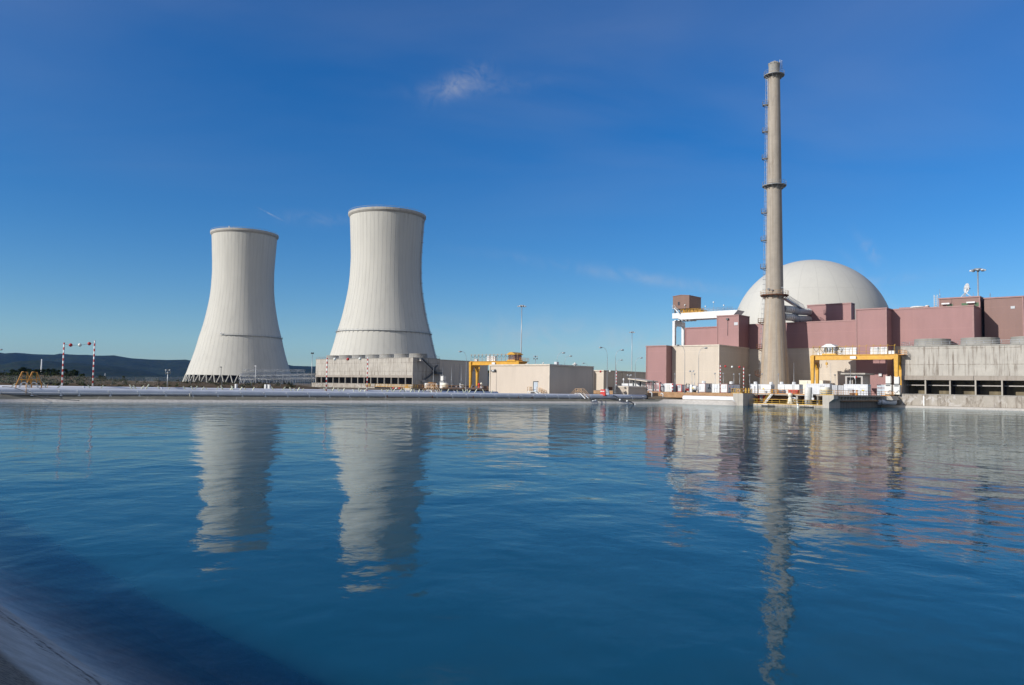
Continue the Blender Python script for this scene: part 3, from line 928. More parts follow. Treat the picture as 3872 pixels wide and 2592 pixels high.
# ------------------------------------------------------------------ ventilation stack
CH = P(2929, 1440, 235)
zb = 3.0
def chz(y): return P(2926, y, 235).z - zb
k_ = 235 / F * .948
CPROF = [(58 * k_, 0), (56 * k_, chz(1450)), (51.5 * k_, chz(1370)), (47 * k_, chz(1300)), (42.2 * k_, chz(1220)), (37.6 * k_, chz(1150)), (35.2 * k_, chz(1117)), (34.2 * k_, chz(1100)),
         (32 * k_, chz(960)), (30.2 * k_, chz(840)), (28 * k_, chz(700)), (25.2 * k_, chz(480)), (22.6 * k_, chz(290)), (22.2 * k_, chz(275))]
t = thing('chimney', 'tall slender concrete chimney with ring platforms, in front of the dome', 'chimney', (CH.x, CH.y, zb), 0)
cb = MB(); cb.lathe(CPROF, 36, 0)
cb.build('shaft', M['chimney'], t, fixn=False)
zc = chz(275)
cap = MB()
cap.lathe([(22.2 * k_, zc - .2), (21.6 * k_, zc + .3), (21.4 * k_, chz(247)), (22.2 * k_, chz(247) + .1), (22.2 * k_, chz(243)), (16 * k_, chz(238)), (15 * k_, chz(238)), (15 * k_, chz(238) - 1)], 36, 0, smooth=False)
for j in range(10):
    an = 2 * PI * j / 10
    cap.box(math.cos(an) * 21.7 * k_ - .14, math.cos(an) * 21.7 * k_ + .14, math.sin(an) * 21.7 * k_ - .14, math.sin(an) * 21.7 * k_ + .14, chz(245) - .15, chz(245) + .35)
cap.build('cap', M['c_stack'], t, fixn=False)
am = MB()
for q in range(2):
    x = 1.6 + q * .7
    am.tube([(x, -.6 + q * .4, zc + .5), (x, -.6 + q * .4, chz(229))], .06, 5)
    for j in range(6): am.tube([(x - .25, -.6 + q * .4, chz(258) + j * .38), (x + .35, -.6 + q * .4, chz(258) + j * .38)], .04, 4)
am.box(-.2, .35, -.5, 0, chz(240), chz(233))
am.build('aerial', M['white'], t, fixn=False)
def ch_r(z):
    for (r1, z1), (r2, z2) in zip(CPROF[:-1], CPROF[1:]):
        if z1 <= z <= z2: return r1 + (r2 - r1) * (z - z1) / (z2 - z1)
    return CPROF[-1][0]
for (y, ro, mt) in ((286, 3.05, 'lamp_grey'), (703, 3.55, 'lamp_grey'), (1117, 4.12, 'rust')):
    z = chz(y); r = ch_r(z)
    pl = MB()
    pl.lathe([(r - .1, z), (ro, z), (ro, z - .22), (r - .1, z - .22)], 36, 0, smooth=False, closed=True)
    for j in range(12):
        an = 2 * PI * j / 12
        e = Vector((math.cos(an), math.sin(an), 0))
        pl.obox(e * (ro - .15) + Vector((0, 0, z - .2)), e * (r - .05) + Vector((0, 0, z - 1.35)), .12, .16)
        pl.obox(e * (r - .05) + Vector((0, 0, z - .2)), e * (ro - .15) + Vector((0, 0, z - .32)), .12, .2)
    pt = pl.build('platform', M[mt], t, fixn=False)
    hr = MB()
    for j in range(18):
        an = 2 * PI * j / 18
        e = Vector((math.cos(an), math.sin(an), 0)) * (ro - .06)
        hr.tube([e + Vector((0, 0, z)), e + Vector((0, 0, z + 1.15))], .035, 4)
    for hh in (.6, 1.15):
        hr.tube([(math.cos(2 * PI * j / 36) * (ro - .06), math.sin(2 * PI * j / 36) * (ro - .06), z + hh) for j in range(37)], .04, 4, caps=False)
    hr.build('handrail', M['tan_rail'] if y > 1000 else M['steel'], pt, fixn=False)
lad_an = rad(168)
e = Vector((math.cos(lad_an), math.sin(lad_an), 0)); s_ = Vector((-math.sin(lad_an), math.cos(lad_an), 0))
ld = MB()
for sg in (-.3, .3):
    ld.tube([e * (r + .22) + s_ * sg + Vector((0, 0, z)) for r, z in CPROF if z > 1], .045, 5)
    ld.tube([e * (r + .72) + s_ * sg + Vector((0, 0, z)) for r, z in CPROF if z > 6], .02, 4)
z = 3.0
while z < zc:
    r = ch_r(z)
    ld.tube([e * (r + .22) - s_ * .3 + Vector((0, 0, z)), e * (r + .22) + s_ * .3 + Vector((0, 0, z))], .03, 4)
    if z > 7 and int(z * 2) % 3 == 0:
        ld.tube([e * (r + .22) - s_ * .32 + Vector((0, 0, z)), e * (r + .85) - s_ * .3 + Vector((0, 0, z)), e * (r + .85) + s_ * .3 + Vector((0, 0, z)), e * (r + .22) + s_ * .32 + Vector((0, 0, z))], .03, 4)
        ld.tube([e * (r - .05) + Vector((0, 0, z)), e * (r + .25) + Vector((0, 0, z))], .04, 4)
    z += .5
ld.build('ladder', M['steel'], t, fixn=False)
for (y, mt) in ((396, 'lamp_grey'), (497, 'lamp_grey'), (599, 'lamp_grey'), (804, 'lamp_grey'), (908, 'lamp_grey'), (1013, 'lamp_grey'), (1219, 'rust'), (1318, 'rust'), (1418, 'rust')):
    z = chz(y); r = ch_r(z)
    bl = MB()
    a, b = e * (r - .05) - s_ * .75, e * (r - .05) + s_ * .75
    c, d = e * (r + 1.55) + s_ * .75, e * (r + 1.55) - s_ * .75
    zz = Vector((0, 0, z))
    bl.add([a + zz, b + zz, c + zz, d + zz] + [q + zz - Vector((0, 0, .16)) for q in (a, b, c, d)], [(0, 1, 2, 3), (7, 6, 5, 4), (0, 4, 5, 1), (1, 5, 6, 2), (2, 6, 7, 3), (3, 7, 4, 0)])
    for q in (c, d): bl.obox(q + zz - Vector((0, 0, .1)), (a if q is d else b) + zz - Vector((0, 0, .9)), .1, .12)
    bl.rail([a + zz, d + zz, c + zz, b + zz], 1.1, .8, .035)
    bl.build('balcony', M[mt], t, fixn=False)
for an, y in ((rad(-60), 1095), (rad(-125), 1104), (rad(215), 1100)):
    q = MB(); ez = Vector((math.cos(an), math.sin(an), 0)) * (ch_r(chz(y)) + .35)
    q.box(ez.x - .25, ez.x + .25, ez.y - .3, ez.y + .1, chz(y), chz(y) + .45); q.tube([(ez.x, ez.y, chz(1117)), (ez.x, ez.y, chz(y) + .1)], .05, 5)
    q.build('floodlight', M['steel'], t, fixn=False)

# ------------------------------------------------------------------ containment dome
DC = P(3065, 1269, 290)
RD = 28.0
t = thing('containment_dome', 'huge pale domed reactor containment rising behind the mauve buildings', 'dome', (DC.x, DC.y, 1.8), 0)
zc0 = DC.z - 1.8
db = MB()
db.lathe([(RD * math.cos(rad(a)), RD * math.sin(rad(a))) for a in range(0, 90, 3)] + [(.05, RD)], 120, 0)
do_ = db.build('dome_shell', M['dome'], t, loc=(0, 0, zc0), fixn=False)
wb = MB(); wb.lathe([(RD - .02, -zc0), (RD - .02, 0)], 120, 0)
wb.build('drum_wall', M['dome'], t, loc=(0, 0, zc0), fixn=False)

# ------------------------------------------------------------------ plant buildings
def coping(parent, L, D, h, mat, th=.18, hh=.35):
    mb = MB()
    mb.box(-th, L + th, -th, th, h - hh * .4, h + hh * .6); mb.box(-th, L + th, D - th, D + th, h - hh * .4, h + hh * .6)
    mb.box(-th, th, th, D - th, h - hh * .4, h + hh * .6); mb.box(L - th, L + th, th, D - th, h - hh * .4, h + hh * .6)
    return mb.build('coping', M[mat], parent)
def corner_trims(parent, L, D, z0, h, mat, w=.28, which=(0, 1, 2)):
    for i, (x, y) in enumerate(((0, 0), (L, 0), (L, D))):
        if i in which:
            B(x - w / 2, x + w / 2, y - w / 2, y + w / 2, z0, h - .2).build('corner_trim', M[mat], parent)
def building(name, label, spec, zb, wall, trim, depth=None, base=None, base_h=None, which=(0, 1, 2)):
    o, L, D, h = block(*spec, zb)
    if depth: D = depth
    t = thing(name, label, 'building', o, RZ)
    if base:
        B(0, L, 0, D, 0, base_h).build('lower_wall', M[base], t)
        B(-.12, L + .12, -.12, D + .12, base_h, h).build('upper_wall', M[wall], t)
        B(-.16, L + .16, -.16, D + .16, base_h - .12, base_h + .06).build('flashing', M[trim], t)
        L2 = .12
        corner_trims(t, L, D, base_h + .08, h, trim, .5, which)
    else:
        B(0, L, 0, D, 0, h).build('wall', M[wall], t)
        corner_trims(t, L, D, 0, h, trim, .3, which)
    coping(t, L + 0, D, h, trim, .22)
    return t, o, L, D, h

bA = building('stair_tower', 'lone mauve tower block at the left end of the cream building', (2445, 2519, 2540, 1309, 242), 3.0, 'purple', 'purple_trim')
bB = building('auxiliary_building', 'cream clad block under the white portal crane, left of the chimney', (2532, 2718.5, 2833, 1306, 234), 3.0, 'cream', 'cream_trim', which=(1,))
B(bB[2] - .02, bB[2] + .05, 12.9, 20.8, bB[4] - 6.8, bB[4] - 6.6).build('seam', M['cream_trim'], bB[0])
bJ = building('lift_tower', 'mauve tower block with a white vent plate, just left of the chimney', (2712.6, 2792.5, 2832, 1192.7, 244), bB[4] + 3.0, 'purple', 'purple_trim')
q = MB(); q.bbox(0, 1.35, -.12, .1, 0, .95, .04); q.box(.15, 1.2, -.15, -.1, .12, .8)
pv_ = local(bJ[1], P(2771, 1230, 244)); q.build('vent_plate', M['shutter'], bJ[0], loc=(pv_.x - .1, 0, pv_.z))
q = MB(); q.box(-.35, .35, -.55, .05, 0, .55); q.tube([(0, -.3, 0), (0, -.1, -5)], .05, 5)
pv_ = local(bJ[1], P(2742, 1209, 245)); q.build('floodlight', M['steel_dk'], bJ[0], loc=(pv_.x, 0, pv_.z))
bI = building('upper_hall', 'long low mauve storey on the cream block, below the white crane girder', (2592, 2735, 2760, 1236.5, 254), bB[4] + 3.0, 'purple', 'maroon_trim', depth=12, which=(0,))
bC = building('reactor_annex', 'broad two-tone mauve and cream hall behind the chimney', (2833, 3245, 3262, 1212, 227.6), 3.0, 'purple', 'purple_trim', depth=18, base='cream', base_h=14.1, which=())
bS = building('roof_block', 'small mauve roof block against the dome, joined by two white ducts', (3054, 3217, 3230, 1147.5, 244), 23.0, 'purple', 'purple_trim')
bD = building('corner_tower', 'tall mauve block reaching the ground behind the yellow gantry crane', (3238, 3351, 3373, 1166.5, 218), 3.0, 'purple', 'purple_trim')
bE = building('turbine_hall', 'widest mauve hall, with a pale grid, at the right edge', (3368, 3679, 3706, 1157.4, 208.6), 3.0, 'purple', 'purple_trim', base='cream', base_h=14.2, depth=9.5, which=(1,))
bF = building('control_building', 'brown-mauve block with green windows and a satellite dish on its roof', (3552, 3703.5, 3728, 1122.7, 215), 3.0, 'purple_dk', 'purple_trim')
bG = building('end_block', 'brown-mauve block at the far right catching the stepped shadow', (3722, 3868, 3900, 1122, 209.6), 3.0, 'purple_dk', 'purple_trim', which=(1,))
bH = building('roof_plant_room', 'flat little brown roof house above the widest mauve hall', (3404, 3507, 3516, 1162, 222), 26.0, 'purple_dk', 'purple_trim')
# details on those blocks
def on_front(b, name, px, py, sx, sz, mat, dep=.12, y=0.0):
    o = b[1]; d = ray(px, py)
    # meet the facade plane
    s = (o + V * y).dot(V) / (Vector((d.x, 1, 0)).dot(V))
    p = Vector((d.x * s, s, H + d.z * s)); l = local(o, p)
    return MB().bbox(l.x - sx / 2, l.x + sx / 2, y - dep, y + .05, l.z - sz / 2, l.z + sz / 2, .03).build(name, M[mat], b[0])
for px, py, wd, hgt in ((3592, 1155.5, 1.5, .75), (3648.5, 1152, 1.7, .8), (3695, 1151.5, 1.3, 1.1)):
    fr_ = on_front(bF, 'window', px, py, wd + .3, hgt + .3, 'purple_trim', .1)
    pn = on_front(bF, 'pane', px, py, wd, hgt, 'green_pane', .13); pn.parent = fr_
for px, py in ((3578, 1150), (3672.5, 1145)):
    l = on_front(bF, 'floodlight', px, py, 2.1, .4, 'white', .9)
on_front(bG, 'vent_plate', 3830, 1163, 1.0, .7, 'shutter', .12)
on_front(bD, 'floodlight', 3330, 1418, .8, .8, 'white', .5)
q = MB(); q.lathe([(0.05, .5), (1.8, .42), (2.3, .1), (2.3, 0)], 24); q.build('roof_vent', M['white_dirty'], bH[0], loc=(bH[2] * .62, bH[3] * .5, bH[4]))
q = MB(); q.lathe([(0.05, .7), (.5, .6), (.6, .3), (.4, .25), (.4, 0)], 12); q.build('roof_vent', M['white_dirty'], bH[0], loc=(bH[2] * .95, bH[3] * .5, bH[4]))
# cage ladder at the left end of the control building roof
q = MB()
for sx in (0, .8):
    for sy in (-.9, -.1): q.tube([(sx, sy, 24), (sx, sy, bF[4] + 1.2)], .06, 5)
for i in range(8):
    z = 24.5 + i * (bF[4] - 23.4) / 8; q.tube([(0, -.1, z), (0, -.9, z), (.8, -.9, z), (.8, -.1, z)], .05, 4)
q.build('cage_ladder', M['white_dirty'], bF[0], loc=(-1.3, .6, 0), fixn=False)
# satellite dish and aerials on the roof
dp = P(3653, 1128, 219)
l = local(bF[1], dp)
zr = bF[1].z + bF[4]
t = thing('satellite_dish', 'white satellite dish on a tripod on the brown-mauve roof', 'satellite dish', (dp.x, dp.y, zr), 0)
q = MB()
hub = Vector((-.2, 0, 1.55))
for a in (rad(200), rad(320), rad(80)): q.tube([hub + Vector((0, 0, .1)), (hub.x + 1.9 * math.cos(a), 1.9 * math.sin(a), 0)], .085, 6)
q.tube([(hub.x, 0, 0), (hub.x, 0, 3.4)], .10, 8)
q.build('tripod', M['white'], t, fixn=False)
q = MB()
ax = Vector((1, -.62, .16)).normalized() * -1     # the dish looks away to the left; its back shows
ax = Vector((-1, .05, .1)).normalized()
R0 = ax.to_track_quat('Z', 'Y').to_matrix()
pr = [(r, .30 * r * r) for r in (0.02, .35, .7, 1.05, 1.4)]
d1 = MB(); d1.lathe(pr + [(1.44, .60), (1.4, .63)] + [(r, .30 * r * r + .05) for r in (1.05, .7, .35, .02)], 32)
for i in range(8):
    an = 2 * PI * i / 8
    d1.obox((.1 * math.cos(an), .1 * math.sin(an), -.05), (1.3 * math.cos(an), 1.3 * math.sin(an), .30 * 1.69 - .05), .05, .12)
cc = Vector((.72, -.1, 2.75))
d1.v = [tuple(R0 @ Vector(v) + cc) for v in d1.v]
do2 = d1.build('dish', M['white'], t, fixn=False)
q = MB(); q.tube([cc + ax * .0, cc - ax * .5, hub + Vector((0, 0, .9))], .09, 6); 
for a in (0, 2.1, 4.2):
    ed_ = R0 @ Vector((1.35 * math.cos(a), 1.35 * math.sin(a), .55)) + cc
    q.tube([ed_, cc + ax * 1.25], .03, 4)
q.sphere(cc + ax * 1.25, .14, 8, 6)
q.build('feed_arm', M['steel'], t, fixn=False)
def aerial(px, py0, py1, Y, label, zbase=None, r=.05, rungs=False, group=None):
    a, b = P(px, py0, Y), P(px, py1, Y)
    zb_ = a.z if zbase is None else zbase
    q = MB(); hh = b.z - zb_
    q.tube([(0, 0, 0), (0, 0, hh * .45), (0, 0, hh * .46), (0, 0, hh)], [r * 1.6, r * 1.6, r, r * .7], 6)
    q.lathe([(r * 5, 0), (r * 5, .06), (r * 2, .1)], 8)
    if rungs:
        for i in range(5): q.tube([(-.25, 0, hh * .55 + i * .2), (.25, 0, hh * .55 + i * .2)], .025, 4)
    o = q.build('aerial' if zbase is None or zbase > 20 else 'lightning_rod', M['steel'], None, loc=(a.x, a.y, zb_), fixn=False)
    return tag(o, label, 'aerial' if (zbase is None or zbase > 20) else 'lightning rod', group)
aerial(3553.5, 1124, 1095, 217, 'white whip aerial over the cage ladder at the left end of the brown-mauve roof', zr, .05)
aerial(3680, 1124, 1108, 218, 'short bent aerial between the satellite dish and the tall floodlight mast', zr, .05)
aerial(3744, 1127, 1108, 222, 'thin twin aerial on the far right roof', bG[1].z + bG[4], .06, True)

# ------------------------------------------------------------------ white portal crane on the roof
KP = P(2541.9, 1186, 274)
zK = 3.0
ZT = KP.z - zK
t = thing('portal_crane', 'white portal crane spanning behind the mauve blocks left of the dome', 'crane', (KP.x, KP.y, zK + .02), RZ)
LB = 22.6
kw = MB()
kw.prism_xz([(0, ZT - 1.85), (2.2, ZT - 1.85), (3.4, ZT - 2.35), (LB, ZT - 2.35), (LB, ZT), (0, ZT)], 0, 1.1)
kw.prism_xz([(0, ZT - 1.85), (2.2, ZT - 1.85), (3.4, ZT - 2.35), (LB, ZT - 2.35), (LB, ZT), (0, ZT)], 4.2, 5.3)
kw.box(0, 1.0, 1.1, 4.2, ZT - 1.6, ZT - .1); kw.box(LB - 1.0, LB, 1.1, 4.2, ZT - 1.6, ZT - .1)
kw.prism_xz([(LB, ZT), (LB + .01, ZT - 2), (LB + 1.6, ZT - .4), (LB + 1.9, ZT - .05)], 0, 5.3)
kw.build('girder', M['white'], t)
lg = MB()
lg.box(.1, 1.0, 0, 1.1, 0, ZT - 2.7); lg.box(.1, 1.0, 6.4, 7.5, 0, ZT - 2.7)
lg.box(.1, 1.0, 1.1, 6.4, ZT - 4.4, ZT - 2.7)
lg.prism_xz([(.2, ZT - 4.4), (.9, ZT - 4.4), (.9, ZT - 4.9), (.2, ZT - 4.9)], 1.1, 1.8)
lg.build('end_portal', M['white'], t)
lg = MB()
for y in (1.2, 6.1): lg.box(LB - 2.0, LB - 1.2, y, y + .8, 0, ZT - 2.7)
lg.box(LB - 2.0, LB - 1.2, 2.0, 6.1, ZT - 4, ZT - 2.7)
lg.build('end_portal', M['white'], t)
wh = MB()
for i in range(4): wh.lathe([(.28, -.25), (.28, .25)], 12, c=(0.55, 1.2 + i * 1.5)); 
wh = MB()
for i in range(5): wh.box(.5 + i * 1.4, 1.2 + i * 1.4, .5, 4.9, ZT - 2.7, ZT - 2.36)
wh.build('bogie', M['steel'], t)
tr = MB()
tr.rail([(0, 0, ZT), (LB, 0, ZT)], 1.1, 1.7, .04, mids=2)
tr.rail([(0, 5.2, ZT), (LB, 5.2, ZT)], 1.1, 1.7, .04, mids=2)
tr.build('handrail', M['steel'], t, fixn=False)
yc = MB()
yc.rail([(3.4, -.15, ZT + .05), (12.2, -.15, ZT + .05)], 1.15, 1.1, .06, mids=2)
yc.box(3.4, 12.0, -.1, .3, ZT - .05, ZT + .16)
for i in range(5): yc.box(3.9 + i * 1.5, 4.9 + i * 1.5, .4, 5, ZT + .1, ZT + .85)
yc.build('trolley', M['yellow'], t)
st = MB()
for i in range(5): st.box(1.2 + i * .35, 1.6 + i * .35, -.9, -.2, ZT + 1.7 - i * .38, ZT + 1.76 - i * .38)
st.obox((1.2, -.9, ZT + 1.7), (3.0, -.9, ZT), .08, .3); st.obox((1.2, -.2, ZT + 1.7), (3.0, -.2, ZT), .08, .3)
st.box(.5, 1.3, -.9, 0, ZT + 1.65, ZT + 1.75)
st.rail([(.5, -.9, ZT + 1.75), (1.3, -.9, ZT + 1.75), (3.0, -.9, ZT)], 1.0, .8, .04)
st.build('access_stair', M['white'], t, fixn=False)
cb2 = MB()
cx0, cx1, cz0, cz1 = .4, 6.8, ZT + 1.45, ZT + 5.9
cb2.add([(cx0, -.3, cz0), (cx1, -.3, cz0), (cx1, 8.2, cz0), (cx0, 8.2, cz0), (cx0, -.3, cz1), ((cx0 + cx1) / 2, -.3, cz1 + .32), (cx1, -.3, cz1), (cx1, 8.2, cz1), ((cx0 + cx1) / 2, 8.2, cz1 + .32), (cx0, 8.2, cz1)],
        [(0, 1, 6, 5, 4), (1, 2, 7, 6), (2, 3, 9, 8, 7), (3, 0, 4, 9), (4, 5, 8, 9), (5, 6, 7, 8), (0, 3, 2, 1)])
cbo = cb2.build('cabin', M['brown'], t)
q = MB()
for (a, b) in (((cx0 - .15, cz1 - .03), ((cx0 + cx1) / 2, cz1 + .30)), (((cx0 + cx1) / 2, cz1 + .30), (cx1 + .15, cz1 - .03))):
    q.obox((a[0], 3.95, a[1] + .08), (b[0], 3.95, b[1] + .08), 8.8, .1, up=Vector((0, 0, 1)))
q.build('cabin_roof', M['purple_trim'], cbo)
q = MB(); q.box(2.3, 3.2, -.38, -.28, cz0 + 1.1, cz0 + 2.6); wf = q.build('window', M['purple_trim'], cbo)
q = MB(); q.box(2.38, 2.72, -.41, -.37, cz0 + 1.2, cz0 + 2.5); q.box(2.78, 3.12, -.41, -.37, cz0 + 1.2, cz0 + 2.5); q.build('pane', M['glass'], cbo)
q = MB(); q.box(5.1, 5.5, -.7, -.25, cz0 + 1.0, cz0 + 1.35); q.tube([(5.3, -.45, cz0 - .6), (5.3, -.45, cz0 + 1.0)], .05, 5); q.build('floodlight', M['steel'], cbo)
q = MB()
for x in (.6, 5.6):
    for y in (.3, 4.4): q.box(x, x + .4, y, y + .5, ZT, cz0)
q.build('cabin_support', M['steel_dk'], t)
# lamps along the girder
for i, (px, py) in enumerate(((2681, 1163), (2704, 1146), (2739, 1157))):
    a = P(px, py, 268 - i * 3.0); hh = max(.5, a.z - (zK + ZT))
    q = MB(); q.tube([(0, 0, 0), (0, 0, hh)], .04, 5); q.box(-.18, .18, -.25, .15, hh - .1, hh + .3)
    l = local(KP, a); q.build('floodlight', M['steel'], t, loc=(l.x, .6, ZT), fixn=False)

# ducts and the sloping stair between the chimney and the roof block
def duct(label, pts, r):
    t = thing('exhaust_duct', label, 'duct', pts[0])
    pts = [Vector(p) - Vector(pts[0]) for p in pts]
    q = MB(); q.tube(pts, r, 20); q.build('duct_casing', M['white_dirty'], t, fixn=False)
    q = MB()
    for a, b in zip(pts[:-1], pts[1:]):
        k = max(1, int((b - a).length / .8))
        d = (b - a).normalized()
        for i in range(k + 1):
            c = a.lerp(b, i / k); q.tube([c - d * .05, c + d * .05], r + .08, 20, caps=True)
    q.build('duct_rib', M['steel'], t, fixn=False)
    return t
for (y1, y2, y3, lab) in ((1172, 1178, 1181, 'upper of the two white ribbed ducts between chimney and roof block'), (1201, 1207, 1209, 'lower of the two white ribbed ducts between chimney and roof block')):
    duct(lab, [P(2962, y1 - 3, 236.5), P(2996, y1, 239), P(3012, y2, 244), P(3058, y3, 252.0)], 1.05)
t = thing('duct_frame', 'dark steel trestle propping the two white ducts', 'frame', P(3013, 1222, 243))
t.location.z = bC[1].z + bC[4]
q = MB(); hh = P(3013, 1163, 243).z - t.location.z
q.obox((0, 0, 0), (0, 0, hh), .3, .3); q.obox((.25, 0, hh * .55), (1.7, 1.2, 0), .22, .22); q.obox((-1.2, -1, hh - .3), (1.4, 1, hh - .3), .2, .2)
q.build('post', M['steel_dk'], t)
t = thing('access_stair', 'sloping grey walkway with lattice sides from the chimney ring to the roof', 'stair', P(2968, 1131, 236.5))
a = Vector((0, 0, 0)); b = P(3031, 1170, 247) - P(2968, 1131, 236.5)
q = MB(); q.obox(a, b, 1.3, .3); q.build('deck', M['steel'], t)
sd = (b - a).normalized().cross(Vector((0, 0, 1))).normalized()
for sg in (-.62, .62):
    q = MB()
    a2, b2 = a + sd * sg, b + sd * sg
    k = 12
    for i in range(k + 1):
        p = a2.lerp(b2, i / k); q.tube([p, p + Vector((0, 0, 1.3))], .035, 4)
        if i < k:
            p2 = a2.lerp(b2, (i + 1) / k); q.tube([p, p2 + Vector((0, 0, 1.3))], .03, 4); q.tube([p2, p + Vector((0, 0, 1.3))], .03, 4)
    q.tube([a2 + Vector((0, 0, 1.3)), b2 + Vector((0, 0, 1.3))], .05, 5)
    q.build('lattice_side', M['steel'], t, fixn=False)
c = b + Vector((1.6, 3.0, -.15)); 
q = MB(); q.obox(b, c, 1.2, .2); q.rail([b + sd * .6, c + sd * .6], 1.0, .9, .035); q.rail([b - sd * .6, c - sd * .6], 1.0, .9, .035); q.build('landing', M['steel'], t, fixn=False)
def onplane(o, px, py, y=0.0):
    """where the ray through a photo pixel meets the facade-parallel plane y of corner o, in local coordinates"""
    d = ray(px, py)
    s = (Vector(o).to_3d() + V * y).to_2d().dot(V.to_2d()) / (d.x * V.x + V.y)
    return local(Vector((o[0], o[1], 0)), Vector((d.x * s, s, H + d.z * s)))

# ------------------------------------------------------------------ forced-draught cooling cells (two rows)
def cells(name, label, o, L, D, top, n_bay, lip_split, zb, z_open0, z_open1, stacks, first_stack, pitch, fill, louv, left_end=True):
    t = thing(name, label, 'cooling cells', (o[0], o[1], zb), RZ)
    z = lambda a: a - zb
    zt, z0, z1 = z(top), z(z_open0), z(z_open1)
    q = MB(); q.box(0, L, 0, .5, z1 + 1.15, zt)
    q.build('front_wall', M['c_cell'], t)
    q = MB()
    if lip_split > 0: q.box(-.003, lip_split, -.16, .5, z1, z1 + 1.15)
    if lip_split < L: q.box(max(0, lip_split), L, .04, .5, z1 + .004, z1 + 1.15)
    q.build('lintel', M['c_lip'], t)
    q = MB(); q.box(0, .45, .5, D, 0, zt); q.build('end_wall', M['c_cell'], t)
    q = MB(); q.box(L - .45, L, .5, D, 0, zt); q.build('end_wall', M['c_cell'], t)
    q = MB(); q.box(.45, L - .45, D - .4, D, 0, zt); q.build('rear_wall', M['c_cell'], t)
    q = MB(); q.box(.45, L - .45, .5, D - .4, zt - .35, zt - .05); q.box(-.1, L + .1, -.1, .12, zt - .02, zt + .28); q.box(L - .02, L + .1, .12, D, zt - .02, zt + .28); q.build('roof_slab', M['c_stack'], t)
    bw = L / n_bay
    for i in range(n_bay + 1):
        x = min(max(i * bw, .18), L - .18)
        B(x - .17, x + .17, .02, (.7 if louv else .45), 0, z1).build('fin', M['c_pier'], t)
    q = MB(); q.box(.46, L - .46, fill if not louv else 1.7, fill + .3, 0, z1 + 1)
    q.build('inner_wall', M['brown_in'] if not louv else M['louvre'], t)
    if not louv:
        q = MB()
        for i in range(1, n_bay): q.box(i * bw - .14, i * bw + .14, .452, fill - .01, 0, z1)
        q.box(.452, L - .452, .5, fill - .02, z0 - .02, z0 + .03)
        q.build('partition', M['shade_in'], t)  # deep sides of the fins coloured dark for the shade in the bays
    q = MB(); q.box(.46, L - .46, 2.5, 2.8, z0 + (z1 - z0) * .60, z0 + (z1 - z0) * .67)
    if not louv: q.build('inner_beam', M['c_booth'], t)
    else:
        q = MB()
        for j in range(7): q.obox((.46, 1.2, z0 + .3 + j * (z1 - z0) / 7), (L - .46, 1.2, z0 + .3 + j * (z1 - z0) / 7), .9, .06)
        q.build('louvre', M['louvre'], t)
    q = MB(); q.box(.46, L - .46, .5, fill, z1 + .9, z1 + 1.1); q.build('inner_ceiling', M['louvre'], t)  # ceiling coloured near-black in place of the shade inside
    B(0, L, .01, D, 0, z0).build('plinth', M['c_basin'], t)
    for i in range(stacks):
        s = MB()
        s.lathe([(4.75, 0), (4.55, .5), (4.4, 2.15), (4.5, 2.3), (4.25, 2.3), (4.2, 1.2), (4.4, 0)], 40, 0)
        s.disc(4.3, .9, 32, 1)
        s.build('fan_stack', [M['c_stack'], M['steel_dk']], t, loc=(first_stack + i * pitch, D * .42, zt + .004), fixn=False)
    q = MB()
    q.rail([(.1, .15, zt + .2), (L - .1, .15, zt + .2)], 1.1, 1.9, .045)
    q.rail([(L - .1, .15, zt + .2), (L - .1, D - .2, zt + .2)], 1.1, 1.9, .045)
    q.rail([(.1, .15, zt + .2), (.1, D - .2, zt + .2)], 1.1, 1.9, .045)
    q.build('handrail', M['steel'], t, fixn=False)
    return t

oL, LL, DL, hL = block(1194, 1562, 1663, 1354.0, 375, 1.8)
tcl = cells('cooling_cells', 'stained concrete cooling cells with six fan stacks, in front of the nearer cooling tower', oL, LL, DL, oL.z + hL, 15, 40, 1.8, 3.9, 7.1, 7, 6.6, 11.4, 5.5, True)
# stair on the shaded end of the left cells
q = MB()
z0, z1, z2 = .2, hL * .56, hL
q.obox((LL + .9, 5.0, z0 + 3.2), (LL + .9, 13.5, z1), .9, .45); q.obox((LL + 1.9, 13.5, z1), (LL + 1.9, 4.0, z2 - .2), .9, .45)
q.box(LL, LL + 2.6, 13.3, 17.5, z1 - .9, z1 + .05)
q.box(LL, LL + 2.4, 3.0, 4.4, z2 - .7, z2 + .0)
q.rail([(LL + 1.35, 5.0, z0 + 3.4), (LL + 1.35, 13.5, z1 + .2)], 1.0, 1.6, .05)
q.rail([(LL + 2.5, 13.5, z1 + .1), (LL + 2.5, 17.4, z1 + .1), (LL + .2, 17.4, z1 + .1)], 1.1, 1.5, .05)
q.rail([(LL + 2.3, 13.5, z1 + .2), (LL + 2.3, 4.0, z2)], 1.0, 1.6, .05)
q.build('staircase', M['steel_dk'], tcl, fixn=False)
q = MB(); q.box(LL + .05, LL + 2.2, 3.1, 4.3, z2 - 1.4, z2 - .75); q.box(LL + .05, LL + 1.9, 5, 6.4, z0 + 3.0, z0 + 4.3); q.build('landing', M['c_booth'], tcl)
q = MB(); q.tube([(LL + .7, D_ := 15.5, hL - 3.2), (LL + .7, 14.6, hL - 3.6), (LL + .7, 13.9, hL - 4.6), (LL + .7, 13.8, hL - 7)], .35, 8); q.build('downpipe', M['steel_dk'], tcl)
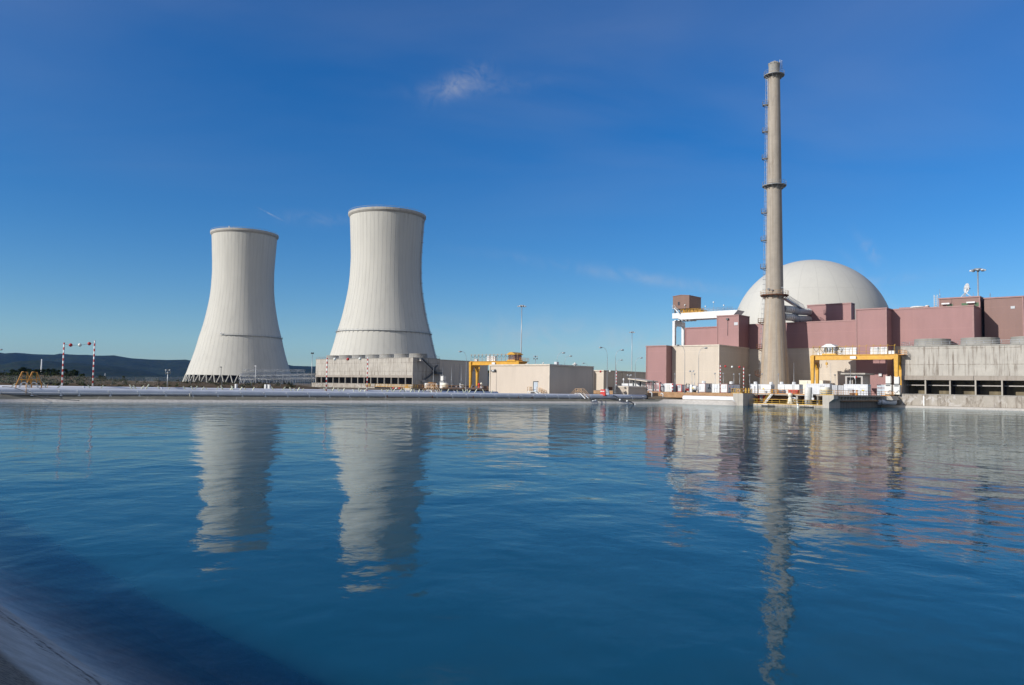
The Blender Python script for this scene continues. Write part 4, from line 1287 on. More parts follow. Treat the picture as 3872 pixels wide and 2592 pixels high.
# retaining wall before the left cells
wo_ = onplane(oL, 1177, 1460, -14); wr_ = onplane(oL, 1416, 1470, -14)
base = Vector((oL.x, oL.y, 0)) + V * -14 + (-U) * wo_.x
t = thing('retaining_wall', 'blotched low concrete wall below the cell openings, left of the yellow railings', 'wall', (base.x, base.y, 1.6), RZ)
lw = wr_.x - wo_.x
B(0, lw, 0, .6, 0, 2.25).build('wall', M['c_basin'], t)
B(-.1, lw + .1, -.06, .66, 2.252, 2.36).build('coping', M['c_stack'], t)

oR = Vector((105.1, 210.5, 3.0))
p_top = onplane(oR, 3411, 1313, 0)
tcr = cells('cooling_cells', 'streaked concrete cooling cells with wide fan stacks at the right edge', oR, 58.0, 17.6, p_top.z, 10, 17.0, 3.0, 3.62, onplane(oR, 3411, 1437).z, 4, onplane(oR, 3526, 1300, 7.4).x, 11.3, 5.2, False)
# blotched basin wall by the water
t = thing('basin_wall', 'blotched concrete basin wall with white stains, along the water at the right edge', 'wall', (CORN.x, CORN.y, .2), RZ)
xw = onplane(CORN, 3364, 1500).x
B(xw, 66, .05, .7, -1.0, onplane(CORN, 3364, 1491).z - .2).build('wall', M['c_basin'], t)
B(xw - .08, 66, -.02, .78, onplane(CORN, 3364, 1491).z - .198, onplane(CORN, 3364, 1491).z - .06).build('coping', M['c_stack'], t)
q = MB(); px_ = onplane(CORN, 3490, 1510).x
q.box(px_, px_ + .35, -.06, .045, .0, 2.9); q.build('downpipe', M['white_dirty'], t)

# ------------------------------------------------------------------ water intake, right
IX = onplane(PIER, 2786, 1500).x                 # left edge of left pier
t = thing('intake_structure', 'concrete water intake with two piers and a dark recess below the chimney', 'intake', (PIER.x, PIER.y, 0), RZ)
x1 = onplane(PIER, 2809.5, 1510).x
SILL = 3.2
DKY = 5.9                                         # front edge of the upper deck
zsill = onplane(PIER, 2950, 1529.5, SILL).z
q = MB(); q.box(IX, x1, 0, 7, -2.2, 2.98); q.prism_xz([(IX - 1.0, 1.6), (IX - .002, .4), (IX - .002, 2.98), (IX - 1.0, 2.98)], .05, 6.9)
q.build('pier', M['c_pier'], t)
x2 = onplane(PIER, 3110, 1510).x
q = MB(); q.box(x2, 0, 0, 7, -2.2, 2.98); q.build('pier', M['c_pier'], t)
q = MB(); q.prism_xz([(.002, 1.35), (1.05, 2.15), (1.05, 2.98), (.002, 2.98)], .05, 3.0); q.build('corbel', M['c_pier'], t)
q = MB(); q.box(x1 + .002, x2 - .002, SILL, 9.0, -2.2, zsill); q.build('sill', M['c_basin'], t)
for px in (2905, 3050):
    xx = onplane(PIER, px, 1540, SILL).x
    B(xx - 1.7, xx + 1.7, SILL - .03, SILL + .1, .02, .22).build('slot', M['louvre'], t)
q = MB(); q.box(x1 + .002, x2 - .002, 9.0, 9.4, zsill, 2.7); q.build('recess_wall', M['shade_in'], t)  # shade under the deck put into the wall colour
q = MB(); q.box(x1 + .002, x2 - .002, DKY - .2, 9.4, 2.7, 2.99); q.build('deck', M['c_lip'], t)
for px in (3013, 3090):
    xx = onplane(PIER, px, 1500, DKY).x
    B(xx - .22, xx + .22, DKY, 8.9, zsill + .002, 2.698).build('column', M['c_pier'], t)
for px, mt, wd in ((2873, 'red', .5), (2881, 'grey', .55), (2889, 'red', .35)):
    xx = onplane(PIER, px, 1505, 8.0).x
    q = MB(); q.lathe([(.02, 0), (wd, 0), (wd, 2.2), (wd * .6, 2.5), (.02, 2.5)], 16); q.build('pump_casing', M[mt], t, loc=(xx, 7.9, zsill), fixn=False)
q = MB(); xx = onplane(PIER, 2826, 1500, 3).x; q.tube([(x1 + .15, 3, -.6), (x1 + .15, 3, 3)], .06, 6); q.build('gauge_pipe', M['steel'], t)

def railing(name, label, o, pts, mat, zoff=0.0, sp=1.5, h=1.1, kick=True, r=.035, group=None):
    t = MB()
    p0 = Vector(pts[0])
    t.rail([Vector(p) - p0 for p in pts], h, sp, r, kick=kick)
    loc = Vector((o[0], o[1], 0)) + (-U) * p0.x + V * p0.y + Vector((0, 0, p0.z))
    ob = t.build(name, M[mat], None, loc=loc, rz=RZ, fixn=False)
    return tag(ob, label, 'railing', group)
railing('railing', 'low yellow railing along the intake sill just above the water', PIER, [(x1 + .2, SILL + .15, zsill), (x2 - .1, SILL + .15, zsill)], 'yellow_rail', sp=onplane(PIER, 2917.5, 1520, SILL).x - onplane(PIER, 2888.5, 1520, SILL).x, r=.05)
xa, xb_ = onplane(PIER, 2765, 1475, .3).x, onplane(PIER, 2807, 1475, .3).x
railing('railing', 'bright yellow railing cage on top of the left intake pier', PIER, [(xa, 5.5, 2.99), (xa, .3, 2.99), (xb_, .3, 2.99), (xb_, 5.5, 2.99)], 'yellow_rail', sp=1.2, r=.06)
xg0, xg1 = onplane(PIER, 2914, 1480, DKY).x, onplane(PIER, 2938, 1480, DKY).x
railing('railing', 'thin yellow-brown railing on the intake deck in front of the white cabins', PIER, [(onplane(PIER, 2846, 1480, DKY).x, DKY, 2.99), (xg0, DKY, 2.99)], 'tan_rail', r=.035)
railing('railing', 'orange gated railing at the head of the intake stair', PIER, [(xg0, DKY + 1.0, 2.99), (xg0, DKY, 2.99), (xg1, DKY, 2.99), (xg1, DKY + 1.0, 2.99)], 'orange_rail', sp=.5, r=.055)
railing('railing', 'thin orange railing between the intake stair and the tall white tank', PIER, [(xg1 + .1, DKY, 2.99), (onplane(PIER, 3045, 1480, DKY).x, DKY, 2.99)], 'orange_rail', r=.04)
xc0 = onplane(PIER, 3100, 1480, .3).x
railing('railing', 'yellow railing round the cream drum on the right intake pier', PIER, [(xc0, 3, 2.99), (xc0, .3, 2.99), (.9, .3, 2.99)], 'yellow_rail', sp=1.3, r=.05)
for px, n_ in ((2820.5, 0), (2832, 1)):
    xx = onplane(PIER, px, 1480, 6.2).x
    tag(MB().bbox(-.14, .14, -.14, .14, 0, 1.35, .04).box(-.18, .18, -.18, .18, 0, .12).build('bollard', M['yellow_rail'], None, loc=PIER + (-U) * xx + V * 6.2 + Vector((0, 0, 2.99)), rz=RZ),
        ('yellow post nearer the left intake pier' if n_ == 0 else 'yellow post nearer the worker with the blue helmet'), 'bollard', 'yellow posts on the intake deck')
# ship-type stair from the deck to the sill
t = thing('access_stair', 'steep white and yellow stair going down into the intake recess', 'stair', PIER + (-U) * xg0 + V * (DKY - 1.3) + Vector((0, 0, 2.99)), RZ)
q = MB()
drop = zsill - 2.99; run = onplane(PIER, 2898, 1528, DKY - 1.0).x - xg0 - .6
for y in (0, .9): q.obox((.7, y, 0), (run, y, drop), .08, .24)
for i in range(9): q.obox((.7 + (run - .7) * i / 9, 0, drop * i / 9 - .1), (.7 + (run - .7) * i / 9, .9, drop * i / 9 - .1), .24, .04)
q.build('flight', M['white'], t)
for y in (0, .9):
    q = MB(); q.rail([(.7, y, 0), (run, y, drop)], 1.0, .9, .04); q.build('handrail', M['yellow_rail'], t, fixn=False)

# channel wall with a cantilevered walkway running back from the right pier
t = thing('channel_wall', 'shaded concrete channel wall carrying a bracketed walkway behind the right pier', 'wall', (PIER.x, PIER.y, 0), RZ)
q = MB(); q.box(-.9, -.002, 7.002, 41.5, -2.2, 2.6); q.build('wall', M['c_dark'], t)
q = MB(); q.box(-.002, .55, 3.1, 33, 1.75, 2.6); q.build('beam', M['c_lip'], t)
q = MB(); q.box(-1.2, 1.25, 3.05, 35.5, 2.66, 2.98); q.build('walkway', M['c_lip'], t)
for i in range(15):
    y = 4.0 + i * 2.15
    q = MB(); q.prism_xz([(.552, 2.0), (.75, 2.0), (1.15, 2.45), (1.15, 2.66), (.552, 2.66)], y, y + .35); q.build('bracket', M['c_lip'], t)
q = MB(); q.tube([(.1, 34.5, 1.38), (3.4, 38.6, 1.38)], .72, 20); q.build('outfall_pipe', M['pipe'], t)
q = MB(); q.tube([(.6, 35.1, 1.38), (.8, 35.35, 1.38)], .82, 20); q.build('pipe_flange', M['steel'], t)
q = MB(); q.prism_xz([(-.9, 2.0), (3.8, 1.9), (3.2, 2.98), (-.9, 2.98)], 35.5, 41.4); q.build('ramp', M['c_pier'], t)
railing('railing', 'long orange railing on the walkway behind the right intake pier', PIER, [(1.15, .4, 2.99), (1.15, 12, 2.99)], 'orange_rail', sp=1.2, r=.045)
railing('railing', 'rust-brown railing on the far part of the bracketed walkway', PIER, [(1.15, 12.1, 2.99), (1.15, 35, 2.99)], 'rust', sp=2.0, r=.045, kick=False)

# ------------------------------------------------------------------ left intake deck in front of the left cells
DO = P(1573, 1470, 252); DO.z = 0
dlen = 58.0
t = thing('intake_deck', 'bracketed concrete deck with a dark wall below, in front of the left cells', 'deck', (DO.x, DO.y, 0), RZ)
zd = P(1600, 1469.5, 256).z
q = MB(); q.box(-6, .6, 0, dlen, zd - .3, zd); q.build('walkway', M['c_lip'], t)
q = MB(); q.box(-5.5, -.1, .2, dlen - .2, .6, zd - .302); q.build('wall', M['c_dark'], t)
for i in range(22):
    y = .8 + i * 2.6
    q = MB(); q.prism_xz([(-.098, zd - .95), (.1, zd - .95), (.55, zd - .45), (.55, zd - .302), (-.098, zd - .302)], y, y + .4); q.build('bracket', M['c_pier'], t)
q = MB(); q.box(-2.6, -.05, -2.6, .19, .6, zd + .02); q.prism_xz([(-.048, zd - .9), (.55, zd - .5), (.55, zd + .02), (-.048, zd + .02)], -2.5, .18); q.build('pier', M['c_pier'], t)
def drail(lab, pts, mat, **k): return railing('railing', lab, DO, pts, mat, **k)
drail('orange railing along the edge of the left intake deck', [(.45, .3, zd), (.45, dlen - 1, zd)], 'orange_rail', sp=2.2, r=.05)
drail('small yellow railing cage with a red notice on the left intake pier', [(-2.4, -2.4, zd + .02), (.4, -2.4, zd + .02), (.4, .2, zd + .02)], 'yellow_rail', sp=.9, r=.06)
# yellow walkway before the openings of the left cells
wl0, wl1 = onplane(oL, 1398, 1455, -13), onplane(oL, 1548, 1458, -13)
zw = P(1470, 1463, 368).z
t = thing('walkway', 'grating walkway before the dark cell openings on the left', 'walkway', (oL.x, oL.y, 0), RZ)
q = MB(); q.box(wl0.x, wl1.x, -14.0, -12.6, zw - .2, zw); q.build('deck', M['rust'], t)
for i in range(6):
    x = wl0.x + 1 + (wl1.x - wl0.x - 2) * i / 5
    q = MB(); q.box(x - .2, x + .2, -13.6, -13.1, 1.0, zw - .201); q.build('post', M['steel_dk'], t)
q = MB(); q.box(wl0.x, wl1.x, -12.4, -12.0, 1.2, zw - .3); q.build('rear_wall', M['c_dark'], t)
railing('railing', 'yellow-brown railing on the grating walkway before the dark cell openings', oL, [(wl0.x + 2.2, -13.9, zw), (wl1.x, -13.9, zw)], 'yellow_rail', sp=2.4, r=.07)
railing('railing', 'bright yellow railing cage at the end of the blotched retaining wall', oL, [(wl0.x - 1.5, -13.0, zw + .1), (wl0.x - 1.5, -14.2, zw + .1), (wl0.x + 2.0, -14.2, zw + .1), (wl0.x + 2.0, -13.0, zw + .1)], 'yellow_rail', sp=1.2, r=.1)
for px, mt, lab in ((1490, 'red', 'red cylinder hanging below the left grating walkway'), (1501, 'white_dirty', 'white cylinder hanging below the left grating walkway'), (1513, 'red', 'short red cylinder near the stair below the left walkway')):
    p = onplane(oL, px, 1472, -14.6)
    q = MB(); q.lathe([(.02, 0), (.7, 0), (.7, 2.0), (.4, 2.3), (.02, 2.3)], 14)
    tag(q.build('pump_casing', M[mt], None, loc=Vector((oL.x, oL.y, 0)) + (-U) * p.x + V * -14.9 + Vector((0, 0, zw - 2.6)), fixn=False), lab, 'pump')
t = thing('access_stair', 'small orange stair up to the left grating walkway', 'stair', Vector((oL.x, oL.y, 0)) + (-U) * (wl1.x - .5) + V * -15.5 + Vector((0, 0, zw)), RZ)
q = MB()
for y in (0, 1.0): q.obox((1.5, y, .1), (-3, y, -2.2), .1, .26)
q.rail([(1.5, 0, 0), (-3, 0, -2.2)], 1.0, 1.0, .05); q.rail([(1.5, 1, 0), (-3, 1, -2.2)], 1.0, 1.0, .05)
q.build('flight', M['orange_rail'], t, fixn=False)

# ------------------------------------------------------------------ yellow gantry cranes
def gantry(label, o, L, h, cab_right, n_hooks):
    t = thing('gantry_crane', label, 'gantry crane', o, RZ)
    q = MB()
    q.box(-.3, L + .3, .55, 1.35, h - 1.35, h - .25); q.box(-.3, L + .3, .3, 1.6, h - .25, h - .1); q.box(.9, L - .9, .05, 1.75, h - 1.55, h - 1.35)
    q.box(-.3, L + .3, 3.2, 4.0, h - 1.35, h - .25)
    q.build('girder', M['yellow'], t)
    for k, x in enumerate((0, L)):
        s = 1 if k == 0 else -1
        q = MB()
        for y0 in (0.0, 3.6):
            yy0, yy1 = (y0, y0 + 1.0)
            a = x - .55; b = x + .55
            q.add([(a, yy0, h - .3), (b, yy0, h - .3), (b, yy1, h - .3), (a, yy1, h - .3), (x - .32, yy0 + .15, .75), (x + .32, yy0 + .15, .75), (x + .32, yy1 - .15, .75), (x - .32, yy1 - .15, .75)],
                  [(0, 1, 2, 3), (7, 6, 5, 4), (0, 4, 5, 1), (1, 5, 6, 2), (2, 6, 7, 3), (3, 7, 4, 0)])
        q.box(x - .5, x + .5, 1.0, 3.6, h - 2.2, h - .32)
        for sgn, yb in ((1, 1.0), (-1, 3.6)):            # haunches of the arch
            q.add([(x - .4, yb, h - 2.2), (x + .4, yb, h - 2.2), (x + .4, yb + sgn * .75, h - 2.2), (x - .4, yb + sgn * .75, h - 2.2), (x - .36, yb - sgn * .02, h - 4.2), (x + .36, yb - sgn * .02, h - 4.2)], [(0, 1, 2, 3), (0, 4, 5, 1), (3, 2, 5, 4), (0, 3, 4), (1, 5, 2)])
        leg = q.build('leg', M['yellow'], t)
        q = MB(); q.bbox(x - .4, x + .4, -.9, 5.5, .3, .8, .06)
        q.build('end_carriage', M['yellow'], leg)
        q = MB()
        for y in (-.5, 5.1):
            q.tube([(x - .2, y, .32), (x + .2, y, .32)], .32, 14)
        q.build('wheel', M['steel_dk'], leg)
    q = MB()
    for i in range(n_hooks):
        x = .2 + (L - .6) * i / (n_hooks - 1)
        q.tube([(x, .35, h - .1), (x, .35, h + 2.35), (x + .12, .35, h + 2.5), (x + .32, .35, h + 2.45)], .06, 5)
    q.tube([(0, .35, h + 2.2), (L, .35, h + 2.2)], .045, 5); q.tube([(0, .35, h + .7), (L, .35, h + .7)], .03, 5)
    q.build('handrail', M['tan_rail'] if cab_right else M['yellow_rail'], t, fixn=False)
    q = MB()
    nh = n_hooks - 1
    for i in range(nh):
        if not cab_right and i > 3: break
        xa_, xb2 = .2 + (L - .6) * i / nh, .2 + (L - .6) * (i + 1) / nh
        pts = []
        for k in range(7):
            f = k / 6; sag = 1.1 * 4 * f * (1 - f)
            pts.append((xa_ + (xb2 - xa_) * f, .45, h + 2.25 - sag * (.9 if cab_right else 1.2)))
        q.tube(pts, .055, 5)
    q.build('festoon_cable', M['black'], t, fixn=False)
    cx = L - 3.4 if cab_right else 4.6
    cabp = MB(); cabp.bbox(cx - 1.5, cx + 1.5, .5, 4.4, h + .3, h + 2.1, .06); cb_ = cabp.build('cabin', M['white'] if not cab_right else M['purple_trim'], t)
    q = MB()
    q.prism_xz([(cx - 2.0, h + 2.1), (cx - 1.9, h + 2.3), (cx - .6, h + 3.0), (cx + .6, h + 3.0), (cx + 1.9, h + 2.3), (cx + 2.0, h + 2.1)], .2, 4.7)
    q.build('cabin_roof', M['white'] if not cab_right else M['yellow'], cb_)
    q = MB()
    for i in range(4): q.box(cx - 1.3 + i * .7, cx - .85 + i * .7, .44, .5, h + .6, h + 1.9)
    q.build('cabin_window', M['steel_dk'], cb_)
    q = MB(); q.box(cx - 1.9, cx + 1.9, .3, 4.5, h - .1, h + .3); q.build('trolley', M['yellow'], t)
    boxes = ([(L * .34, 1.2), (L * .42, 1.2), (1.0, .7), (L * .78, .8)] if cab_right else [(L * .30, 1.35), (L * .38, 1.35), (L * .47, 1.35), (L * .74, 1.3), (L * .83, 1.3), (1.6, .9), (L * .93, .8)])
    for (x, wd) in boxes:
        hh = 1.9 if wd > 1.1 else .9
        b = MB().bbox(x - wd, x + wd * .9, 1.9, 2.7, h - .05, h + hh, .04).build('switch_cabinet', M['white'], t)
        MB().box(x - .03, x + .03, 1.86, 1.9, h + .1, h + hh - .1).build('door_seam', M['grey'], b)
    q = MB(); q.bbox(L * .47, L * .47 + 1.6, .0, .5, h - 1.32, h - .55, .05); q.build('hoist_motor', M['white'], t)
    hx = L * .17
    q = MB(); q.tube([(hx, 1, h - 1.5), (hx, 1, h - 2.2)], .03, 5); q.bbox(hx - .3, hx + .3, .8, 1.2, h - 2.9, h - 2.2, .1); q.tube([(hx, 1, h - 2.9), (hx, 1, h - 3.2), (hx + .2, 1, h - 3.4), (hx + .05, 1, h - 3.6), (hx - .15, 1, h - 3.5)], .07, 6)
    q.build('hook_block', M['yellow'], t, fixn=False)
    q = MB()
    for i in range(3): q.tube([(1.0 + i * .55 + .25 * math.cos(a), .9, h - 2.6 - 1.2 * abs(math.sin(a)) ** .5 * (1 if math.sin(a) > 0 else -.9)) for a in [PI * k / 6 for k in range(0, 7)]], .05, 5)
    q.build('cable_loop', M['black'], t, fixn=False)
    q = MB(); q.box(L + .56, L + 2.0, .3, 3.8, h - .35, h - .22); q.rail([(L + .6, .3, h - .22), (L + 2.0, .3, h - .22), (L + 2.0, 3.8, h - .22)], 1.1, .8, .05); q.build('end_platform', M['orange_rail'], t, fixn=False)
    return t
gp = P(3070, 1342, 223.5); gr = onplane(gp, 3387, 1336)
gantry('yellow gantry crane with a white roofed hoist, right of the chimney', Vector((gp.x, gp.y, 3.0)), gr.x, gp.z - 3.0, False, 13)
gp = P(1777, 1366, 290); gr = onplane(gp, 1957, 1360)
gantry('yellow gantry crane behind the large cream shed', Vector((gp.x, gp.y, 1.85)), gr.x, gp.z - 1.85, True, 13)

# ------------------------------------------------------------------ sheds and low buildings on the left and centre
sh = building('storage_shed', 'large cream metal shed right behind the pipes in the middle', (1853, 2078, 2242, 1380.7, 190), 1.82, 'cream_shed', 'cream_trim')
tS, oS, LS, DS, hS = sh
dl = onplane(oS, 2026, 1463)
q = MB(); q.box(dl.x - .62, dl.x + .62, -.08, .1, dl.z - 1.2 - oS.z, dl.z + 1.2 - oS.z); dr = q.build('door', M['bluegrey_door'], tS)
q = MB(); q.box(dl.x - .8, dl.x - .62, -.14, .1, dl.z - 1.2 - oS.z, dl.z + 1.3 - oS.z); q.box(dl.x - .62, dl.x + .8, -.2, .1, dl.z + 1.2 - oS.z, dl.z + 1.36 - oS.z); q.build('door_frame', M['steel_dk'], dr)
q = MB(); q.tube([(dl.x + .45, -.16, dl.z - oS.z), (dl.x + .3, -.16, dl.z - oS.z)], .04, 5); q.build('handle', M['steel'], dr)
ll = onplane(oS, 1868.5, 1403)
q = MB(); q.bbox(ll.x - .75, ll.x + .75, -.5, .05, ll.z - oS.z - .22, ll.z - oS.z + .22, .05); q.box(ll.x - .5, ll.x + .4, -.53, -.5, ll.z - oS.z - .12, ll.z - oS.z + .14); q.build('floodlight', M['steel_dk'], tS)
q = MB(); q.box(ll.x - .3, ll.x + .35, -.56, -.53, ll.z - oS.z - .1, ll.z - oS.z + .13); q.build('lamp_glass', M['white'], tS)
q = MB(); q.box(-.1, LS + .1, -.1, DS + .1, -.3, .12); q.build('plinth', M['c_lip'], tS)
for (px, y_, kind) in ((1995, 4, 'dome'), (2053, 4, 'goose'), (2104, 7, 'box'), (2174, 9, 'cowl')):
    p = onplane(oS, px, 1385, y_)
    q = MB()
    if kind == 'dome': q.lathe([(.02, .55), (.5, .45), (.75, .1), (.75, 0)], 16)
    elif kind == 'goose': q.tube([(0, 0, 0), (0, 0, .6), (.1, 0, .75), (.25, 0, .6)], .08, 6); q.sphere((0, 0, .55), .16, 8, 6)
    elif kind == 'box': q.bbox(-.45, .45, -.45, .45, 0, 1.0, .05)
    else: q.lathe([(.02, .9), (.2, .85), (.22, .62), (.65, .45), (.65, .32), (.3, .3), (.3, 0)], 16)
    q.build('roof_vent', M['shutter' if kind == 'box' else 'white_dirty'], tS, loc=(p.x, y_, hS + .02), fixn=False)
# entrance stair of the shed
pl = onplane(oS, 2003, 1482, -.9)
t = thing('entrance_stair', 'small white and orange stair to the blue-grey door of the cream shed', 'stair', oS + (-U) * (dl.x - 1.6) + V * -1.5, RZ)
zp = dl.z - 1.2 - oS.z
q = MB(); q.box(0, 2.4, .2, 1.4, zp - .12, zp); q.box(0, .12, .2, .32, 0, zp - .12); q.box(0, .12, 1.28, 1.4, 0, zp - .12)
q.obox((2.4, .2, zp - .1), (4.0, .2, .0), .08, .25); q.obox((2.4, 1.35, zp - .1), (4.0, 1.35, .0), .08, .25)
for i in range(4): q.box(2.5 + i * .36, 2.8 + i * .36, .2, 1.35, zp - .25 - i * .22, zp - .2 - i * .22)
q.build('landing', M['white'], t)
q = MB(); q.rail([(0, 1.35, zp), (0, .2, zp), (1.4, .2, zp)], 1.1, .8, .05); q.rail([(2.9, .2, zp - .1), (5.0, .2, -.1)], 1.1, .8, .05); q.rail([(2.9, 1.35, zp - .1), (5.0, 1.35, -.1)], 1.1, .8, .05)
q.build('handrail', M['tan_rail'], t, fixn=False)

bM = building('workshop', 'long beige shed in shade behind the left cells and crane', (1600, 1648, 1845, 1360.5, 396), 1.8, 'cream', 'cream_trim', which=(1,))
q = MB()
for y in (5, 13, 17, 25): q.box(bM[2] - .03, bM[2] + .1, y, y + .12, 1.5, bM[4] - 1.5)
q.build('downpipe', M['grey'], bM[0])
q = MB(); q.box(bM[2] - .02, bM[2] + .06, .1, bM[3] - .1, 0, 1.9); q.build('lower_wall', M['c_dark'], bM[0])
bN = building('office_block', 'low beige building with a buttress, between the cream shed and the mauve tower', (2241, 2282, 2444, 1402.5, 272), 1.8, 'cream', 'cream_trim', which=(1,))
q = MB(); xx = onplane(bN[1], 2248, 1430).x; x2_ = onplane(bN[1], 2265, 1430).x
q.box(-1.5, xx, -2.2, .0, 0, bN[4] - .1); q.build('buttress', M['cream'], bN[0])
q = MB(); q.box(bN[2] - .02, bN[2] + .07, 3.0, 5.6, 0, 2.4); q.build('door', M['rust'], bN[0])
q = MB(); q.box(bN[2] - .02, bN[2] + .12, 12.0, 12.5, 0, bN[4] - .3); q.build('corner_trim', M['cream_trim'], bN[0])
for px, py in ((2262, 1424), (2251, 1424)):
    pass
sm = building('pump_house', 'small cream corrugated hut behind the pipe, right of the large shed', (2320, 2375, 2445, 1465, 203), 1.82, 'cream_shed', 'cream_trim')
q = MB()
Lq, Dq, hq = sm[2], sm[3], sm[4]
q.add([(-.12, -.15, hq + .32), (Lq + .12, -.15, hq + .1), (Lq + .12, Dq + .12, hq + .12), (-.12, Dq + .12, hq + .34), (-.12, -.15, hq + .4), (Lq + .12, -.15, hq + .18), (Lq + .12, Dq + .12, hq + .2), (-.12, Dq + .12, hq + .42)],
      [(0, 1, 2, 3), (7, 6, 5, 4), (0, 4, 5, 1), (1, 5, 6, 2), (2, 6, 7, 3), (3, 7, 4, 0)])
q.box(-.02, Lq + .02, -.02, Dq, hq - .05, hq + .12)
q.build('roof', M['cream_trim'], sm[0])
q = MB()
for i in range(int(Lq / .42)): q.box(.15 + i * .42, .3 + i * .42, -.05, .02, .1, hq - .1)
q.build('wall_rib', M['cream_shed'], sm[0])
q = MB(); q.box(Lq, Lq + .5, Dq - .3, Dq + .1, 1.6, 1.85); q.build('outlet', M['grey'], sm[0])
q = MB(); q.box(-.1, Lq + .1, -.1, Dq + .1, -.25, .1); q.build('plinth', M['c_lip'], sm[0])
t = thing('canopy', 'pale sloping canopy roof on dark posts above the white cages', 'canopy', G(2440, 217, 3.0), RZ)
cp = [P(2374, 1431, 221), P(2447, 1441, 213), P(2488, 1442.5, 218), P(2412, 1431, 227)]
cp = [local(t.location, p) for p in cp]
q = MB(); q.add([tuple(p) for p in cp] + [(p.x, p.y, p.z - .3) for p in cp], [(0, 1, 2, 3), (7, 6, 5, 4), (0, 4, 5, 1), (1, 5, 6, 2), (2, 6, 7, 3), (3, 7, 4, 0)])
q.build('roof', M['cream_trim'], t)
for (px, Yp, zb_) in ((2394.5, 221, 2.0), (2421, 222, 2.0), (2469.5, 214, 1.8)):
    p = local(t.location, G(px, Yp, 1.8)); 
    q = MB(); q.box(p.x - .16, p.x + .16, p.y - .16, p.y + .16, -1.2, local(t.location, P(px, 1440, Yp)).z); q.build('post', M['steel_dk'], t)
q = MB()
for f in (.25, .75):
    a, b = cp[0].lerp(cp[3], f), cp[1].lerp(cp[2], f)
    q.obox(a - Vector((0, 0, .45)), b - Vector((0, 0, .45)), .18, .28)
q.build('rafter', M['steel_dk'], t)
# ------------------------------------------------------------------ pipelines on the bank
BA, BB_ = Vector((-74.2, 119.5, 0)), Vector((38.5, 201.4, 0))
BA2 = Vector((-58.8, 130.0, 0))
bd = (BB_ - BA2).normalized(); bn = Vector((-bd.y, bd.x, 0))
PZ, PR = 1.60, .57
def bankpt(s, off): return BA2 + bd * s + bn * off
slen = (BB_ - BA2).length
t = thing('pipeline', 'long front pipe on the crest of the far bank, pale blue-grey in shade', 'pipeline', bankpt(-60, 2.95) + Vector((0, 0, PZ)), math.atan2(bd.y, bd.x))
q = MB()
pts = [(0, 0, 0), (slen + 55, 0, 0), (slen + 58.0, -.05, 0), (slen + 59.2, -.3, -.1), (slen + 59.9, -.9, -.5)]
q.tube([(x, 0, 0) for x in (0, 30, 60, 100, 150, slen + 50, slen + 57.5)], PR, 28)
q.build('pipe', M['pipe'], t, fixn=False)
def band(x, w=.25, r=.04):
    b = MB(); b.tube([(x - w / 2, 0, 0), (x + w / 2, 0, 0)], PR + r, 28); return b
q = MB()
q.tube([(0, -PR * .93, -.18), (slen + 30, -PR * .93, -.18)], .045, 6)
q.build('seam_rail', M['pipe'], t, fixn=False)
clamp_px = [0, 120, 230, 299, 417, 527, 627, 729, 824, 916, 1003, 1088, 1169, 1246, 1321, 1392, 1458, 1528, 1584, 1652, 1711, 1767, 1822, 1875, 1925, 1974, 2021, 2066, 2111, 2153, 2194, 2235, 2333, 2391, 2434]
for px in clamp_px:
    tx = ray(px, 1495).x
    # meet the pipe axis line
    o0 = bankpt(0, 2.95 - PR)
    s = (tx * o0.y - o0.x) / (bd.x - tx * bd.y)
    x = s + 60
    q = MB()
    q.obox((x - .22, -PR * .92, .12), (x, -PR - .02, -.32), .09, .09); q.obox((x + .2, -PR * .92, .10), (x, -PR - .02, -.32), .09, .09)
    q.obox((x, -PR - .02, -.30), (x, -PR - .05, -.60), .12, .12); q.box(x - .2, x + .2, -PR - .2, -PR + .1, -.66, -.54)
    q.sphere((x - .25, -PR * .92 - .05, .12), .10, 8, 5)
    q.build('clamp', M['white'], t)
q = band(slen + 57.6, .3, .1); q.build('end_collar', M['black'], t, fixn=False)
for px, mt in ((717, 'offwhite'), (1464, 'rust'), (2012, 'rust'), (1635, 'rust'), (1790, 'rust'), (1960, 'rust')):
    tx = ray(px, 1505).x; o0 = bankpt(0, 2.3); s = (tx * o0.y - o0.x) / (bd.x - tx * bd.y)
    q = MB(); q.tube([(0, 0, 0), (0, 0, .32), (0, -.05, .42)], .08, 7); q.lathe([(.16, 0), (.16, .08), (.05, .1)], 10)
    lx = s + 60
    q.build('drain_valve', M[mt], t, loc=(lx, -PR - .1, -.55), fixn=False)
t2 = thing('pipeline', 'second long pipe running behind the front pipe, ending at the cream shed', 'pipeline', bankpt(-62, 6.4) + Vector((0, 0, 1.92)), math.atan2(bd.y, bd.x))
tx = ray(1880, 1490).x; o0 = bankpt(0, 6.4); s_end = (tx * o0.y - o0.x) / (bd.x - tx * bd.y)
q = MB(); q.tube([(x, 0, 0) for x in (0, 60, 110, s_end + 62)], PR, 24); q.build('pipe', M['pipe'], t2, fixn=False)
q = MB()
x = 4.0
while x < s_end + 60:
    q.tube([(x - .08, 0, 0), (x + .08, 0, 0)], PR + .025, 24); x += 12
q.build('collar', M['pipe'], t2, fixn=False)
q = MB(); x = 3.0
while x < s_end + 60:
    q.box(x - .3, x + .3, -.4, .4, -1.0, -.45); x += 8
q.build('saddle', M['c_pier'], t2, fixn=False)
